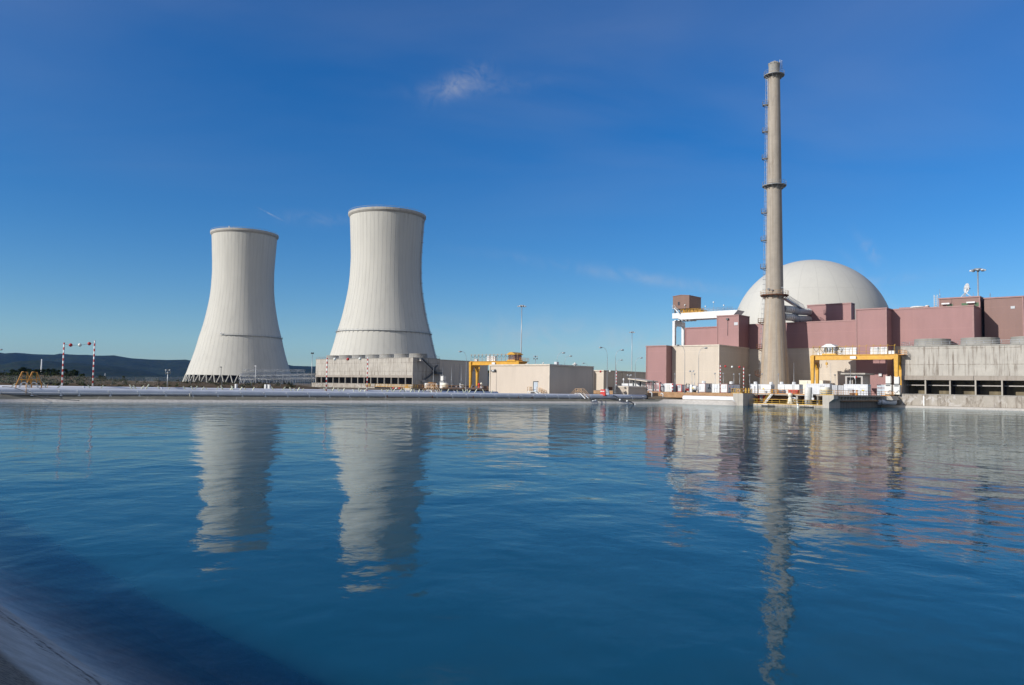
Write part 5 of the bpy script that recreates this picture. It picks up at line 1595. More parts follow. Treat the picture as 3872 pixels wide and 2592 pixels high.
# the sunlit pipe continuing along the right bank
ud = (-U); ub = Vector((55.0, 191.9, 0))
P0 = onplane(ub, 2584, 1510, 2.9); P1 = onplane(ub, 2782, 1510, 2.9)
t = thing('pipeline', 'sunlit white pipe on the bank between the grey pipe and the intake pier', 'pipeline', Vector((ub.x, ub.y, 0)) + ud * P0.x + V * 2.9 + Vector((0, 0, PZ - .05)), RZ)
q = MB(); lq = P1.x - P0.x
q.tube([(0, 0, 0), (.12, 0, 0), (lq - .5, 0, 0), (lq, .02, -.02), (lq + .45, .05, -.25), (lq + .7, .1, -.6)], [PR * .9, PR + .03, PR + .03, PR, PR * .85, PR * .7], 28)
q.build('pipe', M['pipe_sunlit'], t, fixn=False)
q = MB(); q.box(lq - .25, lq + .1, -PR - .1, -PR + .2, -PR - .1, -PR + .35); q.build('bracket', M['grey'], t)
# concrete culvert block at the corner between the two pipes
c0 = P(2537, 1497, 209.5); 
t = thing('culvert', 'weathered concrete culvert block with a dark opening, where the two pipes meet', 'culvert', Vector((c0.x, c0.y, .5)), RZ)
q = MB(); q.box(-1.2, 1.6, 0, 3, 0, 2.3); q.box(-6.5, -1.2, .6, 3, .4, 2.0); q.build('block', M['c_pier'], t)
q = MB(); q.box(1.602, 4.6, .8, 3, .2, 2.3); q.build('opening', M['shade_in'], t)  # solid block coloured dark to stand for a shaded opening
q = MB(); q.box(-6.6, 5.2, .5, 3.2, 2.303, 2.5); q.build('slab', M['soil'], t)

# leaning stakes between the pipes
stk = [(18, 1), (192, 2), (360, 0), (515, 3), (536, 1), (616, 3), (720, 3), (745, 2), (805, 2), (855, 2), (893, 1), (945, 2), (1052, 3), (1114, 1), (1130, 2), (1246, 2), (1270, 2), (1290, 2), (1352, 3), (1366, 1), (1456, 3), (1478, 3), (1497, 2), (1540, 3), (1577, 2), (1612, 3), (1662, 3), (1680, 2), (1745, 3), (1763, 3), (1785, 2), (1842, 3)]
proto = None
for px, kind in stk:
    tx = ray(px, 1478).x; o0 = bankpt(0, 4.7); s = (tx * o0.y - o0.x) / (bd.x - tx * bd.y)
    loc = bankpt(s, 4.7) + Vector((0, 0, 1.25))
    if proto is None:
        proto = thing('stake_pair', 'pale yellow leaning stakes spread in a V between the two pipes', 'stake', loc, math.atan2(bd.y, bd.x), 'leaning stakes between the pipes')
        for sg in (-1, 1):
            q = MB(); q.obox((sg * .12, 0, 0), (sg * 1.15, sg * .2, 1.5), .15, .15); q.build('stake', M['pale_stake'], proto)
        q = MB(); q.box(-.3, .3, -.15, .15, -.25, .06); q.build('base', M['c_pier'], proto)
        o = proto
    else:
        o = dup(proto, loc)
    o.rotation_euler = (random.uniform(-.05, .05), random.uniform(-.12, .12), math.atan2(bd.y, bd.x) + random.choice((0, PI)) + random.uniform(-.5, .5))
    sc_ = random.uniform(.85, 1.12); o.scale = (sc_, sc_, sc_)

# stepping-over stairs
def stile(label, px, mat, scale, off=4.6, simple=False):
    tx = ray(px, 1480).x; o0 = bankpt(0, off); s = (tx * o0.y - o0.x) / (bd.x - tx * bd.y)
    t = thing('step_over_stair', label, 'stair', bankpt(s, off) + Vector((0, 0, 1.1)), math.atan2(bd.y, bd.x) + rad(90))
    q = MB()
    for y in (-.55, .55):
        q.obox((-2.4 * scale, y, 0), (-.7 * scale, y, 1.25), .07, .2); q.obox((2.4 * scale, y, 0), (.7 * scale, y, 1.25), .07, .2)
    q.box(-.75 * scale, .75 * scale, -.6, .6, 1.2, 1.28)
    for i in range(4 if not simple else 2):
        for sg in (-1, 1):
            x = sg * (2.2 - i * .42) * scale; q.box(x - .14, x + .14, -.55, .55, .14 + i * .3, .18 + i * .3)
    q.build('step', M['white'], t)
    for y in (-.6, .6):
        q = MB()
        if simple: q.tube([(-1.5 * scale, y, 1.55), (1.5 * scale, y, 1.55)], .05, 6)
        for hh in ((.55, 1.1) if not simple else (1.1,)):
            q.tube([(-2.55 * scale, y, .0 if hh < 1 else .35), (-2.5 * scale, y, hh * .9), (-.8 * scale, y, 1.25 + hh), (.8 * scale, y, 1.25 + hh), (2.5 * scale, y, hh * .9), (2.55 * scale, y, .0 if hh < 1 else .35)], .042 if not simple else .075, 6)
        for x in (-.8, .8): q.tube([(x * scale, y, 1.2), (x * scale, y, 2.35)], .05, 6)
        if not simple: q.tube([(0, y, 1.2), (0, y, 2.35)], .05, 6)
        q.build('handrail', M[mat], t, fixn=False)
    return t
for px, lab in ((89, 'orange step-over stair with a high hoop, leftmost at the far left end of the pipes'), (127, 'orange step-over stair with a high hoop, second from the far left end of the pipes')):
    s_ = stile(lab, px, 'orange_rail', .36, 4.6, True); s_.rotation_euler.z = rad(32); s_.scale = (1.15, .6, 1.5)
stile('faded step-over stair straddling the rear pipe below the left cells', 1630, 'tan_rail', 1.1, 6.4).scale.z = 1.22
stile('faded step-over stair straddling the front pipe, beside the shaded wall of the large shed', 2192, 'tan_rail', 1.1, 3.2)
p = G(98, 121.0, 1.05); p2 = G(178, 125.5, 1.05)
q = MB(); q.rail([Vector((0, 0, 0)), p2 - p], 1.65, 3.5, .05)
tag(q.build('railing', M['tan_rail'], None, loc=p, fixn=False), 'rusty railing section standing before the front pipe at the far left', 'railing')
for px, lab in ((28, 'white stub post left of the other, by the far left end of the front pipe'), (53, 'white stub post where the black hose leaves the far left bank')):
    q = MB(); q.tube([(0, 0, 0), (0, 0, .85)], .09, 8); q.lathe([(.2, 0), (.2, .05), (.1, .07)], 10); q.sphere((0, 0, .85), .1, 8, 4)
    tag(q.build('marker_post', M['white'], None, loc=G(px, 120.6, 1.03), fixn=False), lab, 'post')
# hoses hanging into the water
def hose(label, pts, r, fit=()):
    t = thing('hose', label, 'hose', pts[0])
    o0 = Vector(pts[0]); pp = [Vector(p) - o0 for p in pts]
    # smooth the line
    sm_ = []
    for i in range(len(pp) - 1):
        a, b, c, d = pp[max(0, i - 1)], pp[i], pp[i + 1], pp[min(len(pp) - 1, i + 2)]
        for k in range(6):
            u = k / 6
            sm_.append(.5 * ((2 * b) + (c - a) * u + (2 * a - 5 * b + 4 * c - d) * u * u + (3 * b - a - 3 * c + d) * u ** 3))
    sm_.append(pp[-1])
    q = MB(); q.tube(sm_, r, 8); q.build('tube', M['black'], t, fixn=False)
    for i in fit:
        c = pp[i]; q = MB(); q.tube([c - Vector((.22, 0, -.1)), c + Vector((.22, 0, -.1))], r * 1.7, 10); q.build('coupling', M['white'], t, fixn=False)
hose('thin black hose drooping from the far left bank into the pond', [P(2, 1463, 122.5), P(38, 1464.5, 121), P(70, 1472, 120), P(110, 1488, 119), P(150, 1500, 117.5), P(200, 1508, 116), P(300, 1516, 112.5)], .05)
hose('thick black hose draped over the front pipe, right of the shed', [P(2316, 1497, 196), P(2330, 1500, 192.6), P(2345, 1513, 191.3), P(2358, 1517.5, 190.7), P(2372, 1517.5, 190), P(2382, 1519, 189.3), P(2394, 1526, 187.8), P(2402, 1531, 186.6)], .13, (2, 4, 7))
t = thing('float', 'small white float lying on the bank by the large shed', 'float', P(2248, 1516.5, 184.2), math.atan2(bd.y, bd.x))
q = MB(); q.tube([(-.7, 0, 0), (.7, 0, 0)], .12, 10); q.box(.2, .6, -.1, .1, .05, .28); q.build('body', M['white'], t, fixn=False)
q = MB(); q.tube([(.7, 0, 0), (1.0, -.6, -.2), (1.3, -1.6, -.55)], .02, 5); q.tube([(-.7, 0, 0), (-1.3, -.9, -.35), (-1.9, -1.9, -.75)], .02, 5); q.build('line', M['steel'], t, fixn=False)
# red life-raft box with a white band, and its slanted panel
t = thing('equipment_box', 'red box with a white lettered band behind the front pipe', 'box', G(2279, 193, 1.82), RZ)
q = MB(); q.bbox(-.75, .72, 0, .8, 0, 1.55, .08); q.build('body', M['red'], t)
q = MB(); q.box(-.72, .0, -.03, .0, .95, 1.2); q.box(.08, .45, -.03, .0, .95, 1.2); q.build('lettering', M['white'], t)
q = MB(); q.prism_xz([(.95, 0.3), (1.75, 0.3), (1.35, 1.75), (.8, 1.75)], .1, .5); q.build('panel', M['bluegrey_door'], t)
# white pipe goosenecks by the hut
for px, yt, Yg, lab in ((2465, 1484, 203.5, 'white bent vent pipe beside the cream hut'), (2507, 1488, 205.5, 'white bent vent pipe by the soil bank, right of the hut')):
    b = G(px, Yg, 1.6); hh = P(px, yt, Yg).z - 1.6
    q = MB(); q.tube([(0, 0, 0), (0, 0, hh - .35), (-.06, 0, hh - .12), (-.3, .0, hh), (-.75 if px < 2500 else -.42, 0, hh), ] + ([] if px < 2500 else [(-.56, 0, hh - .15), (-.6, 0, hh - .4)]), .13, 10)
    tag(q.build('vent_pipe', M['white'], None, loc=b, rz=RZ, fixn=False), lab, 'pipe')

# ------------------------------------------------------------------ striped poles with warning balls
def striped(label, px, yt, Y, zb, r=.11, group='red and white striped poles'):
    a = G(px, Y, zb); tp = P(px, yt, Y); hh = tp.z - zb
    t = thing('striped_pole', label, 'pole', a, 0, group)
    q = MB(); n = int(hh / .45)
    q.tube([(0, 0, 0), (0, 0, hh)], r, 12); q.build('shaft', M['stripe'], t, fixn=False)
    q = MB(); q.box(-.25, .25, -.25, .25, -.12, .05); q.build('base', M['c_pier'], t)
    return a + Vector((0, 0, hh))
def line(label, a, b, balls, r=.3, sag=.4):
    t = thing('warning_line', label, 'warning line', a)
    d = b - a
    pt = lambda f: d * f + Vector((0, 0, -sag * 4 * f * (1 - f)))
    q = MB(); q.tube([pt(i / 12) for i in range(13)], .018, 4); q.build('wire', M['steel_dk'], t, fixn=False)
    for f, c in balls:
        q = MB(); q.sphere((0, 0, 0), r, 20, 12); q.lathe([(r + .012, -.02), (r + .012, .02)], 20)
        q.build('ball', M['red'] if c == 'r' else M['ballwhite'], t, loc=pt(f), fixn=False)
a = striped('striped pole left of the other, at the left end of the pipes', 233, 1296, 128.2, 1.2)
b = striped('striped pole right of the other, at the left end of the pipes', 349, 1288.5, 132.5, 1.2)
line('wire with one white ball between two red balls, at the far left', a + Vector((0, 0, -.3)), b + Vector((0, 0, -.3)), ((.21, 'r'), (.51, 'w'), (.82, 'r')), .29, .28)
a = striped('striped pole before the left end of the stained cells', 1233, 1354, 153.4, 1.2)
b = striped('striped pole before the middle of the stained cells on the left', 1387, 1352, 159.2, 1.2)
line('wire with one red ball between two white balls, before the left cells', a + Vector((0, 0, -.2)), b + Vector((0, 0, -.2)), ((.18, 'w'), (.5, 'r'), (.8, 'w')), .29, .12)
b = striped('striped pole behind the small cream hut', 2330, 1400, 214, 2.2)
a = P(2218, 1404, 206)
line('wire with a red and a white ball by the corner of the large shed', a, b + Vector((0, 0, -.25)), ((.46, 'r'), (.78, 'w')), .29, .15)
a = striped('striped pole on the tan soil bank before the white cabins', 2723.5, 1379, 203.5, 2.95)
b = striped('striped pole on the left intake pier', 2812, 1387, 192, 2.95)
line('wire with one white ball between two red balls, left of the chimney', a + Vector((0, 0, -.3)), b + Vector((0, 0, -.1)), ((.23, 'r'), (.52, 'w'), (.83, 'r')), .28, .15)

# ------------------------------------------------------------------ lamps
def mk_lamp():
    t = thing('street_lamp', '', 'street lamp', (0, 0, 0), 0, 'curved street lamps')
    q = MB(); q.tube([(0, 0, 0), (0, 0, 1.4), (0, 0, 1.42), (0, 0, 8.2)], [.11, .10, .07, .05], 8); q.box(-.2, .2, -.2, .2, -.1, .06)
    q.build('post', M['lamp_grey'], t, fixn=False)
    q = MB(); q.tube([(0, 0, 8.2), (.02, 0, 8.9), (.14, 0, 9.5), (.36, 0, 10.0), (.66, 0, 10.35), (1.0, 0, 10.5), (1.35, 0, 10.53)], .038, 7)
    q.build('arm', M['steel'], t, fixn=False)
    q = MB(); q.sphere((0, 0, 0), .3, 12, 8); q.v = [(x * 1.45, y * .75, z * .55 - (.04 if z < 0 else 0)) for x, y, z in q.v]
    q.build('lamp_head', M['steel'], t, loc=(1.62, 0, 10.5), fixn=False)
    return t
lp = mk_lamp(); first = True
LAMPS = [(1740, 1330, 1, 1.8, 'street lamp in front of the long beige shed, left of the yellow crane'),
         (2131, 1335, 0, 1.8, 'taller of the two lamps rising right behind the large shed'), (2158, 1347, 0, 1.8, 'lower of the two lamps rising right behind the large shed'),
         (2206, 1374, 1, 1.8, 'low lamp bending left behind the right end of the large shed'), (2271, 1314.5, 1, 2.6, 'tall lamp bending left before the buttressed beige building'),
         (2353, 1324, 0, 2.6, 'lamp rising right behind the striped pole at the small hut'), (2350, 1362, 0, 1.8, 'fainter farther lamp beside the one behind the striped pole'),
         (2425, 1354, 0, 1.8, 'lamp just left of the lone mauve tower block'), (2563, 1306, 1, 3.0, 'lamp bending left against the cream block under the portal crane'),
         (2669, 1316.5, 0, 3.0, 'lamp bending right against the cream block under the portal crane'),]
for px, py, left, zb_, lab in LAMPS:
    Yl = (zb_ + 10.5 - H) / ray(px, py).z
    hd = P(px, py, Yl)
    an = PI + .12 if left else -.12
    loc = Vector((hd.x - 1.62 * math.cos(an), hd.y - 1.62 * math.sin(an), zb_))
    if first: lp.location = loc; lp.rotation_euler.z = an; lp['label'] = lab; first = False
    else: dup(lp, loc, an, lab)
hd = P(3435, 1279, 238); q = dup(lp, (hd.x + 1.62, hd.y, 3.0), PI, 'lamp bending left above the left end of the right-hand cells'); q.scale = (1, 1, (hd.z - 3.0) / 10.5)
# the lamp reaching in from the left edge of the frame
hd = P(3, 1322.5, 112)
q = dup(lp, (hd.x - 1.0, hd.y, 1.5), 0, 'dark lamp head reaching in at the left edge of the view', .62)
q.location = (hd.x - 1.62 * .62, hd.y, hd.z - 10.5 * .62)

def mast(px, yt, Y, zb, label):
    a = G(px, Y, zb); hh = P(px, yt, Y).z - zb
    t = thing('light_mast', label, 'light mast', a, 0, 'tall floodlight masts')
    q = MB(); q.tube([(0, 0, 0), (0, 0, hh * .33), (0, 0, hh * .34), (0, 0, hh * .66), (0, 0, hh * .67), (0, 0, hh - .3)], [.36, .33, .29, .25, .21, .17], 12); q.box(-.5, .5, -.5, .5, -.2, .15)
    q.build('mast', M['steel'], t, fixn=False)
    q = MB(); q.lathe([(1.2, -.1), (1.35, 0), (1.2, .1), (1.05, 0)], 24, closed=True)
    for i in range(6): q.tube([(0, 0, -.3), (1.2 * math.cos(i * PI / 3), 1.2 * math.sin(i * PI / 3), 0)], .06, 5)
    q.lathe([(.02, .5), (1.0, .42), (1.2, .2), (1.2, .15), (.02, .15)], 20)
    q.build('head_ring', M['steel'], t, loc=(0, 0, hh), fixn=False)
    for i in range(8):
        an = 2 * PI * i / 8 + .2
        q = MB(); q.bbox(-.38, .38, -.3, .3, -.28, .12, .06)
        q.build('floodlight', M['steel'] if i % 3 else M['white'], t, loc=(1.75 * math.cos(an), 1.75 * math.sin(an), hh - .05), rz=an)
mast(1968, 1158, 368, 1.8, 'tallest-standing floodlight mast behind the left yellow gantry crane')
mast(2388, 1257, 520, 1.8, 'distant floodlight mast left of the lone mauve tower block')
mast(3705, 1022, 232, 3.0, 'floodlight mast rising in front of the brown-mauve block at the right')

def flood(px, yt, Y, zb, label, n=1, fl=0):
    a = G(px, Y, zb); hh = P(px, yt, Y).z - zb
    t = thing('floodlight_post', label, 'floodlight', a, RZ, 'low floodlight posts')
    q = MB(); q.tube([(0, 0, 0), (0, 0, hh)], .05, 6); q.box(-.15, .15, -.15, .15, -.05, .04); q.build('post', M['steel'], t, fixn=False)
    if n > 1: q = MB(); q.box(-.6, .6, -.04, .04, hh - .05, hh + .05); q.build('crossbar', M['steel'], t)
    for i in range(n):
        x = 0 if n == 1 else -.55 + 1.1 * i / (n - 1)
        q = MB(); q.lathe([(.02, .22), (.15, .19), (.25, .04), (.27, -.08)], 12); q.disc(.25, -.06, 12)
        ob = q.build('lamp_head', M['lamp_grey'] if fl == 0 else M['steel'], t, loc=(x, -.1, hh + .05), fixn=False)
        ob.rotation_euler = (rad(60), 0, rad(35 if (i + fl) % 2 else -35))
for a in ((2380, 1420, 226, 2.6, 'twin floodlight above the white cages left of the canopy', 2, 1), (2616, 1405, 217, 3.0, 'twin floodlight before the cream block, between the two bent lamps', 2, 1),
          (2552, 1416, 228, 3.0, 'single floodlight at the left end of the cream block'), (2627, 1416, 226, 3.0, 'small floodlight right behind the twin floodlight'),
          (2704, 1414, 219, 3.0, 'floodlight near the corner of the cream block'), (2735, 1414, 219, 3.0, 'floodlight just right of the cream block corner, in shade'),
          (2775, 1417, 217, 3.0, 'floodlight in the shade under the hanging white ball'), (2797, 1416, 215, 3.0, 'floodlight in the shade left of the striped pole on the pier'),
          (2835, 1420, 222, 3.0, 'floodlight in the shade right of the striped pole on the pier'), (2882, 1416, 222, 3.0, 'floodlight at the left foot of the chimney'),
          (2944, 1417, 214, 3.0, 'floodlight in front of the middle of the chimney foot'), (3158, 1419, 226, 3.0, 'white floodlight before the cream wall right of the yellow crane leg', 1, 1)):
    flood(*a)
for px, zz in ((2275, 2), (2312, 2)):
    pass
# six-lamp floodlight tower behind the shed, and similar ones
def lamp_rack(px, yt, Y, zb, rows, n, label, k=1.0):
    a = G(px, Y, zb); hh = P(px, yt, Y).z - zb
    t = thing('floodlight_tower', label, 'floodlight', a, 0, 'floodlight racks')
    q = MB(); q.tube([(0, 0, 0), (0, 0, hh)], [.14, .09], 8); q.box(-.3, .3, -.3, .3, -.1, .05); q.build('mast', M['steel'], t, fixn=False)
    q = MB()
    for r in range(rows): q.box(-1.0 * k, 1.0 * k, -.06, .06, hh - r * 1.15 * k - .05, hh - r * 1.15 * k + .05)
    for x in (-1.0 * k, .92 * k): q.box(x, x + .08 * k, -.05, .05, hh - (1.15 * (rows - 1) + .5) * k, hh + .4 * k)
    q.build('rack', M['steel'], t)
    for r in range(rows):
        for i in range(n):
            q = MB(); q.bbox(-.26 * k, .26 * k, -.25 * k, .2 * k, -.24 * k, .24 * k, .06 * k)
            q.build('lamp_head', M['shutter'] if (i + r) % 2 == 0 else M['steel_dk'], t, loc=((-.75 + 1.5 * i / (n - 1)) * k, -.15, hh - (r * 1.15 - .1) * k))
lamp_rack(2023, 1349, 300, 1.8, 2, 3, 'rack of floodlights on a pole above the large shed roof', .8)
lamp_rack(632, 1401, 168, 1.5, 2, 3, 'rack of small white floodlights on a pole left of the farther cooling tower', .52)
p = G(1177, 330, 1.8); hh = P(1177, 1337, 330).z - 1.8
t = thing('floodlight_post', 'tall thin floodlight post between the farther cooling tower and the left cells', 'floodlight', p, 0, 'low floodlight posts')
q = MB(); q.tube([(0, 0, 0), (0, 0, hh)], [.16, .1], 8); q.build('post', M['steel'], t, fixn=False)
for sg in (-1, 1):
    q = MB(); q.bbox(-.3, .3, -.3, .3, -.25, .25, .08); o = q.build('lamp_head', M['steel_dk'], t, loc=(sg * .35, 0, hh + .1)); o.rotation_euler = (.3, sg * .5, 0)
for px, yt, lab in ((965, 1386, 'white camera post on the security fence before the farther cooling tower'), (834, 1390, 'thin dark post before the lit foot of the farther cooling tower')):
    p = G(px, 262, 2.5); hh = P(px, yt, 262).z - 2.5
    t = thing('camera_post', lab, 'post', p)
    q = MB(); q.tube([(0, 0, -.5), (0, 0, hh)], .09, 7); q.build('post', M['white'] if px > 900 else M['steel_dk'], t, fixn=False)
    q = MB(); q.bbox(-.45, .2, -.12, .12, hh - .05, hh + .25, .04); q.build('camera', M['white'] if px > 900 else M['steel_dk'], t)
for i, (px, yt, yb) in enumerate(((1638, 1388, 1452), (1673, 1390, 1445), (1706.5, 1388, 1452), (1743.5, 1388, 1450))):
    lab = ['lightning rod before the shaded end of the left cells', 'lightning rod before the left end of the long beige shed', 'lightning rod before the middle of the long beige shed', 'lightning rod just left of the lamp at the long beige shed'][i]
    aerial(px, yb, yt, 262 + i * 6, lab, zd - .02, .05, group='thin lightning rods')
for i, (px, yt) in enumerate(((3002, 1373), (3142, 1375), (3216, 1375))):
    lab = ['lightning rod against the shade right of the chimney foot', 'lightning rod against the cream wall left of the booth', 'lightning rod against the cream wall above the booth roof'][i]
    aerial(px, 1470, yt, 205 + i * 2 if i < 2 else 203.5, lab, 3.0, .04, group='thin lightning rods')
# ------------------------------------------------------------------ containers, cabins and tanks on the yard
def Yv(px, vplane, py=1470):                      # depth of photo column px on the facade-parallel plane V.p = vplane
    d = ray(px, py); return vplane / (d.x * V.x + V.y)
def text_mesh(s, size, mat, name='lettering'):
    cu = bpy.data.curves.new('lettering', 'FONT'); cu.body = s; cu.size = size; cu.extrude = .01; cu.align_x = 'CENTER'
    ob = bpy.data.objects.new('tmp', cu); COL.objects.link(ob)
    dg = bpy.context.evaluated_depsgraph_get(); dg.update()
    me = bpy.data.meshes.new_from_object(ob.evaluated_get(dg))
    bpy.data.objects.remove(ob)
    o = bpy.data.objects.new(name, me); COL.objects.link(o); me.materials.clear(); me.materials.append(mat)
    return o
def cabin(label, xl, xr, ytop, vp, D, mat='white', cat='container', name='container', ribs=True, trim='shutter', feats=(), zb=ZY + .02):
    Y = Yv(xr, vp)
    c = P(xr, ytop, Y); tl = ray(xl, ytop + 20).x
    L = (tl * c.y - c.x) / (U.x - tl * U.y)
    o = c + U * L; hh = c.z - zb
    t = thing(name, label, cat, Vector((o.x, o.y, zb)), RZ)
    q = MB(); q.box(.05, L - .05, .05, D - .05, .12, hh - .06)
    if ribs:
        k = max(2, int(L / .5))
        for i in range(k): q.box(.12 + i * (L - .24) / k, .12 + (i + .5) * (L - .24) / k, .015, .06, .2, hh - .15)
        k = max(2, int(D / .5))
        for i in range(k): q.box(L - .06, L - .015, .12 + i * (D - .24) / k, .12 + (i + .5) * (D - .24) / k, .2, hh - .15)
    q.build('body', M[mat], t)
    q = MB()
    for x in (0, L - .14):
        for y in (0, D - .14): q.box(x, x + .14, y, y + .14, 0, hh)
    for z in (.02, hh - .16):
        q.box(.14, L - .14, 0, .12, z, z + .14); q.box(.14, L - .14, D - .12, D, z, z + .14)
        q.box(0, .12, .14, D - .14, z, z + .14); q.box(L - .12, L, .14, D - .14, z, z + .14)
    q.build('frame', M[trim], t)
    for f in feats:
        if f[0] == 'window':
            _, fx, fz, w_, h_, mt = f
            a = B(L * fx - w_ / 2 - .06, L * fx + w_ / 2 + .06, -.05, .03, hh * fz - h_ / 2 - .06, hh * fz + h_ / 2 + .06).build('window', M['white'], t)
            B(L * fx - w_ / 2, L * fx + w_ / 2, -.07, -.04, hh * fz - h_ / 2, hh * fz + h_ / 2).build('shutter', M[mt], a)
        elif f[0] == 'door':
            _, fx, w_, mt = f
            d_ = B(L * fx - w_ / 2, L * fx + w_ / 2, -.04, .03, .15, hh * .86).build('door', M[mt], t)
            B(L * fx + w_ / 2 - .16, L * fx + w_ / 2 - .08, -.1, -.04, hh * .4, hh * .5).build('handle', M['steel'], d_)
        elif f[0] == 'end_door':
            for y0, y1 in ((.2, D / 2 - .03), (D / 2 + .03, D - .2)):
                d_ = B(L - .02, L + .03, y0, y1, .2, hh - .22).build('door', M[f[1]], t)
                B(L + .03, L + .05, y0 + .2, y1 - .2, hh * .5, hh * .8).build('pane', M['glass'], d_)
        elif f[0] == 'bars':
            for x in (L * .32, L * .68):
                q = MB(); q.tube([(x, -.05, .2), (x, -.05, hh - .2)], .03, 5); q.build('lock_bar', M['grey'], t, fixn=False)
        elif f[0] == 'aircon':
            q = MB(); q.bbox(0, .8, 0, .6, 0, .62, .04); q.lathe([(.02, 0), (.22, 0)], 12)
            a = q.build('aircon_unit', M['white'], t, loc=(L * f[1], D * .3, hh))
            q = MB(); q.box(.38, .72, -.02, .0, .12, .5); q.build('grille', M['grey'], a)
        elif f[0] == 'text':
            _, s, size, mt, side, fx, fz = f
            o2 = text_mesh(s, size, M[mt]); o2.parent = t
            if side == 'front': o2.location = (L * fx, -.03, hh * fz); o2.rotation_euler = (PI / 2, 0, 0)
            else: o2.location = (L + .012, D * fx, hh * fz); o2.rotation_euler = (PI / 2, 0, PI / 2)
        elif f[0] == 'emblem':
            q = MB()
            y0, z0 = D * f[1], hh * f[2]
            q.obox((L + .01, y0 - .05, z0 + .55), (L + .01, y0 - .32, z0 - .45), .03, .16, up=Vector((1, 0, 0)))
            q.obox((L + .01, y0 - .02, z0 + .6), (L + .01, y0 + .2, z0 + .1), .03, .15, up=Vector((1, 0, 0)))
            q.obox((L + .01, y0 + .2, z0 + .1), (L + .01, y0 + .38, z0 - .45), .03, .16, up=Vector((1, 0, 0)))
            q.obox((L + .01, y0 - .2, z0 + .1), (L + .01, y0 + .2, z0 + .1), .03, .1, up=Vector((1, 0, 0)))
            q.build('emblem', M['steel_dk'], t)
        elif f[0] == 'sign':
            _, fx, fz, w_, h_, mt = f
            B(L * fx - w_ / 2, L * fx + w_ / 2, -.035, .02, hh * fz - h_ / 2, hh * fz + h_ / 2).build('sign', M[mt], t)
        elif f[0] == 'posts':
            pass
    return t, o, L, D, hh
M['yellow_sign'] = paint('yellow_sign', (.66, .48, .04), .5)
M['lightgrey'] = paint('light_grey_paint', (.62, .64, .68), .5)
M['midgrey'] = paint('mid_grey_paint', (.40, .41, .44), .5)
cabin('white wall panel unit with a stencilled mark, left of the red and white post', 2513, 2541, 1450.5, 187.0, 2.2, 'white', 'cabinet', 'control_cabinet', False, 'white', (('sign', .62, .62, .3, .3, 'yellow_sign'), ('door', .45, 1.1, 'white_dirty')))
cabin('white cabinet with a red top edge, left of the forklift', 2546, 2555, 1454.5, 188.5, 1.5, 'white_dirty', 'cabinet', 'control_cabinet', False, 'white')
cabin('white container with red frame and a grey panel, left of the forklift', 2558, 2577, 1454.5, 188.5, 2.2, 'white', 'container', 'container', False, 'red', (('sign', .6, .72, .45, .75, 'midgrey'), ('bars',)))
cabin('dark grey crate with red frame behind the white cage', 2499, 2513, 1452, 188.5, 2.2, 'midgrey', 'container', 'container', False, 'shutter')
cabin('white container seen end-on beside the grey lettered container side', 2638, 2667, 1450, 188.2, 6.0, 'white', 'container', 'container', True, 'purple_trim', (('aircon', .12), ('sign', .2, .45, .9, .8, 'lightgrey'), ('emblem', .38, .66), ('text', 'SEDA', .72, 'steel_dk', 'side', .37, .36)))
cabin('white double-door cabin right of the lettered grey container side', 2692, 2720, 1452, 188.3, 2.4, 'white', 'cabin', 'site_cabin', False, 'white_dirty', (('window', .5, .66, 1.0, .8, 'lightgrey'), ('bars',)))
cabin('white cabin with a grey shutter beside the worker in dark overalls', 2724, 2750.5, 1452, 187.6, 7.5, 'white', 'cabin', 'site_cabin', False, 'purple_trim', (('window', .5, .68, .95, .85, 'lightgrey'), ('aircon', .72)))
cabin('white cabin behind the worker with the blue helmet', 2838, 2863, 1453, 200, 2.4, 'white', 'cabin', 'site_cabin', False, 'lightgrey', (('aircon', .3),))
cabin('long white container with grey end doors behind the orange gate', 2864, 2915, 1454, 200.5, 2.4, 'white', 'container', 'container', True, 'lightgrey', (('window', .1, .7, .8, .8, 'midgrey'), ('sign', .45, .5, .35, .4, 'yellow_sign'), ('end_door', 'midgrey'), ('aircon', .8)))
cabin('longest white container in front of the chimney foot, above the red skip', 2941, 3022, 1454, 206, 2.6, 'white', 'container', 'container', True, 'lightgrey', (('aircon', .62), ('aircon', .04), ('bars',)))
cabin('cream lorry trailer behind the yellow crane leg', 3022, 3120, 1439, 231.5, 4.6, 'offwhite', 'trailer', 'lorry_trailer', False, 'offwhite', (('bars',), ('sign', .93, .55, .35, .35, 'red'), ('sign', .8, .45, .9, .5, 'lightgrey')))
cabin('pale blue-white container with a dark marking right of the yellow crane leg', 3048, 3137, 1452, 216, 2.6, 'lightgrey', 'container', 'container', True, 'lightgrey', (('sign', .68, .78, 1.2, .2, 'midgrey'), ('sign', .75, .7, .25, .3, 'midgrey')))
cabin('small grey crate between the pale containers, left half', 3146, 3166, 1457, 216.5, 2.3, 'midgrey', 'container', 'container', True, 'shutter')
cabin('small grey crate between the pale containers, right half', 3170, 3189, 1458, 216.5, 2.3, 'midgrey', 'container', 'container', True, 'shutter')
cabin('wide pale container with white notices below the concrete booth', 3191, 3281, 1454, 209.0, 2.6, 'lightgrey', 'container', 'container', True, 'lightgrey', (('window', .28, .45, 1.3, .9, 'midgrey'), ('sign', .8, .72, 1.4, .55, 'white'), ('sign', .8, .45, .6, .25, 'yellow_sign'), ('end_door', 'bluegrey_door')))
cabin('blue-grey container with dull red lettering at the right end of the row', 3316, 3347, 1455, 222.5, 2.4, 'bluegrey_door', 'container', 'container', True, 'midgrey', (('text', 'MARCO', .55, 'maroon_trim', 'front', .5, .62),))

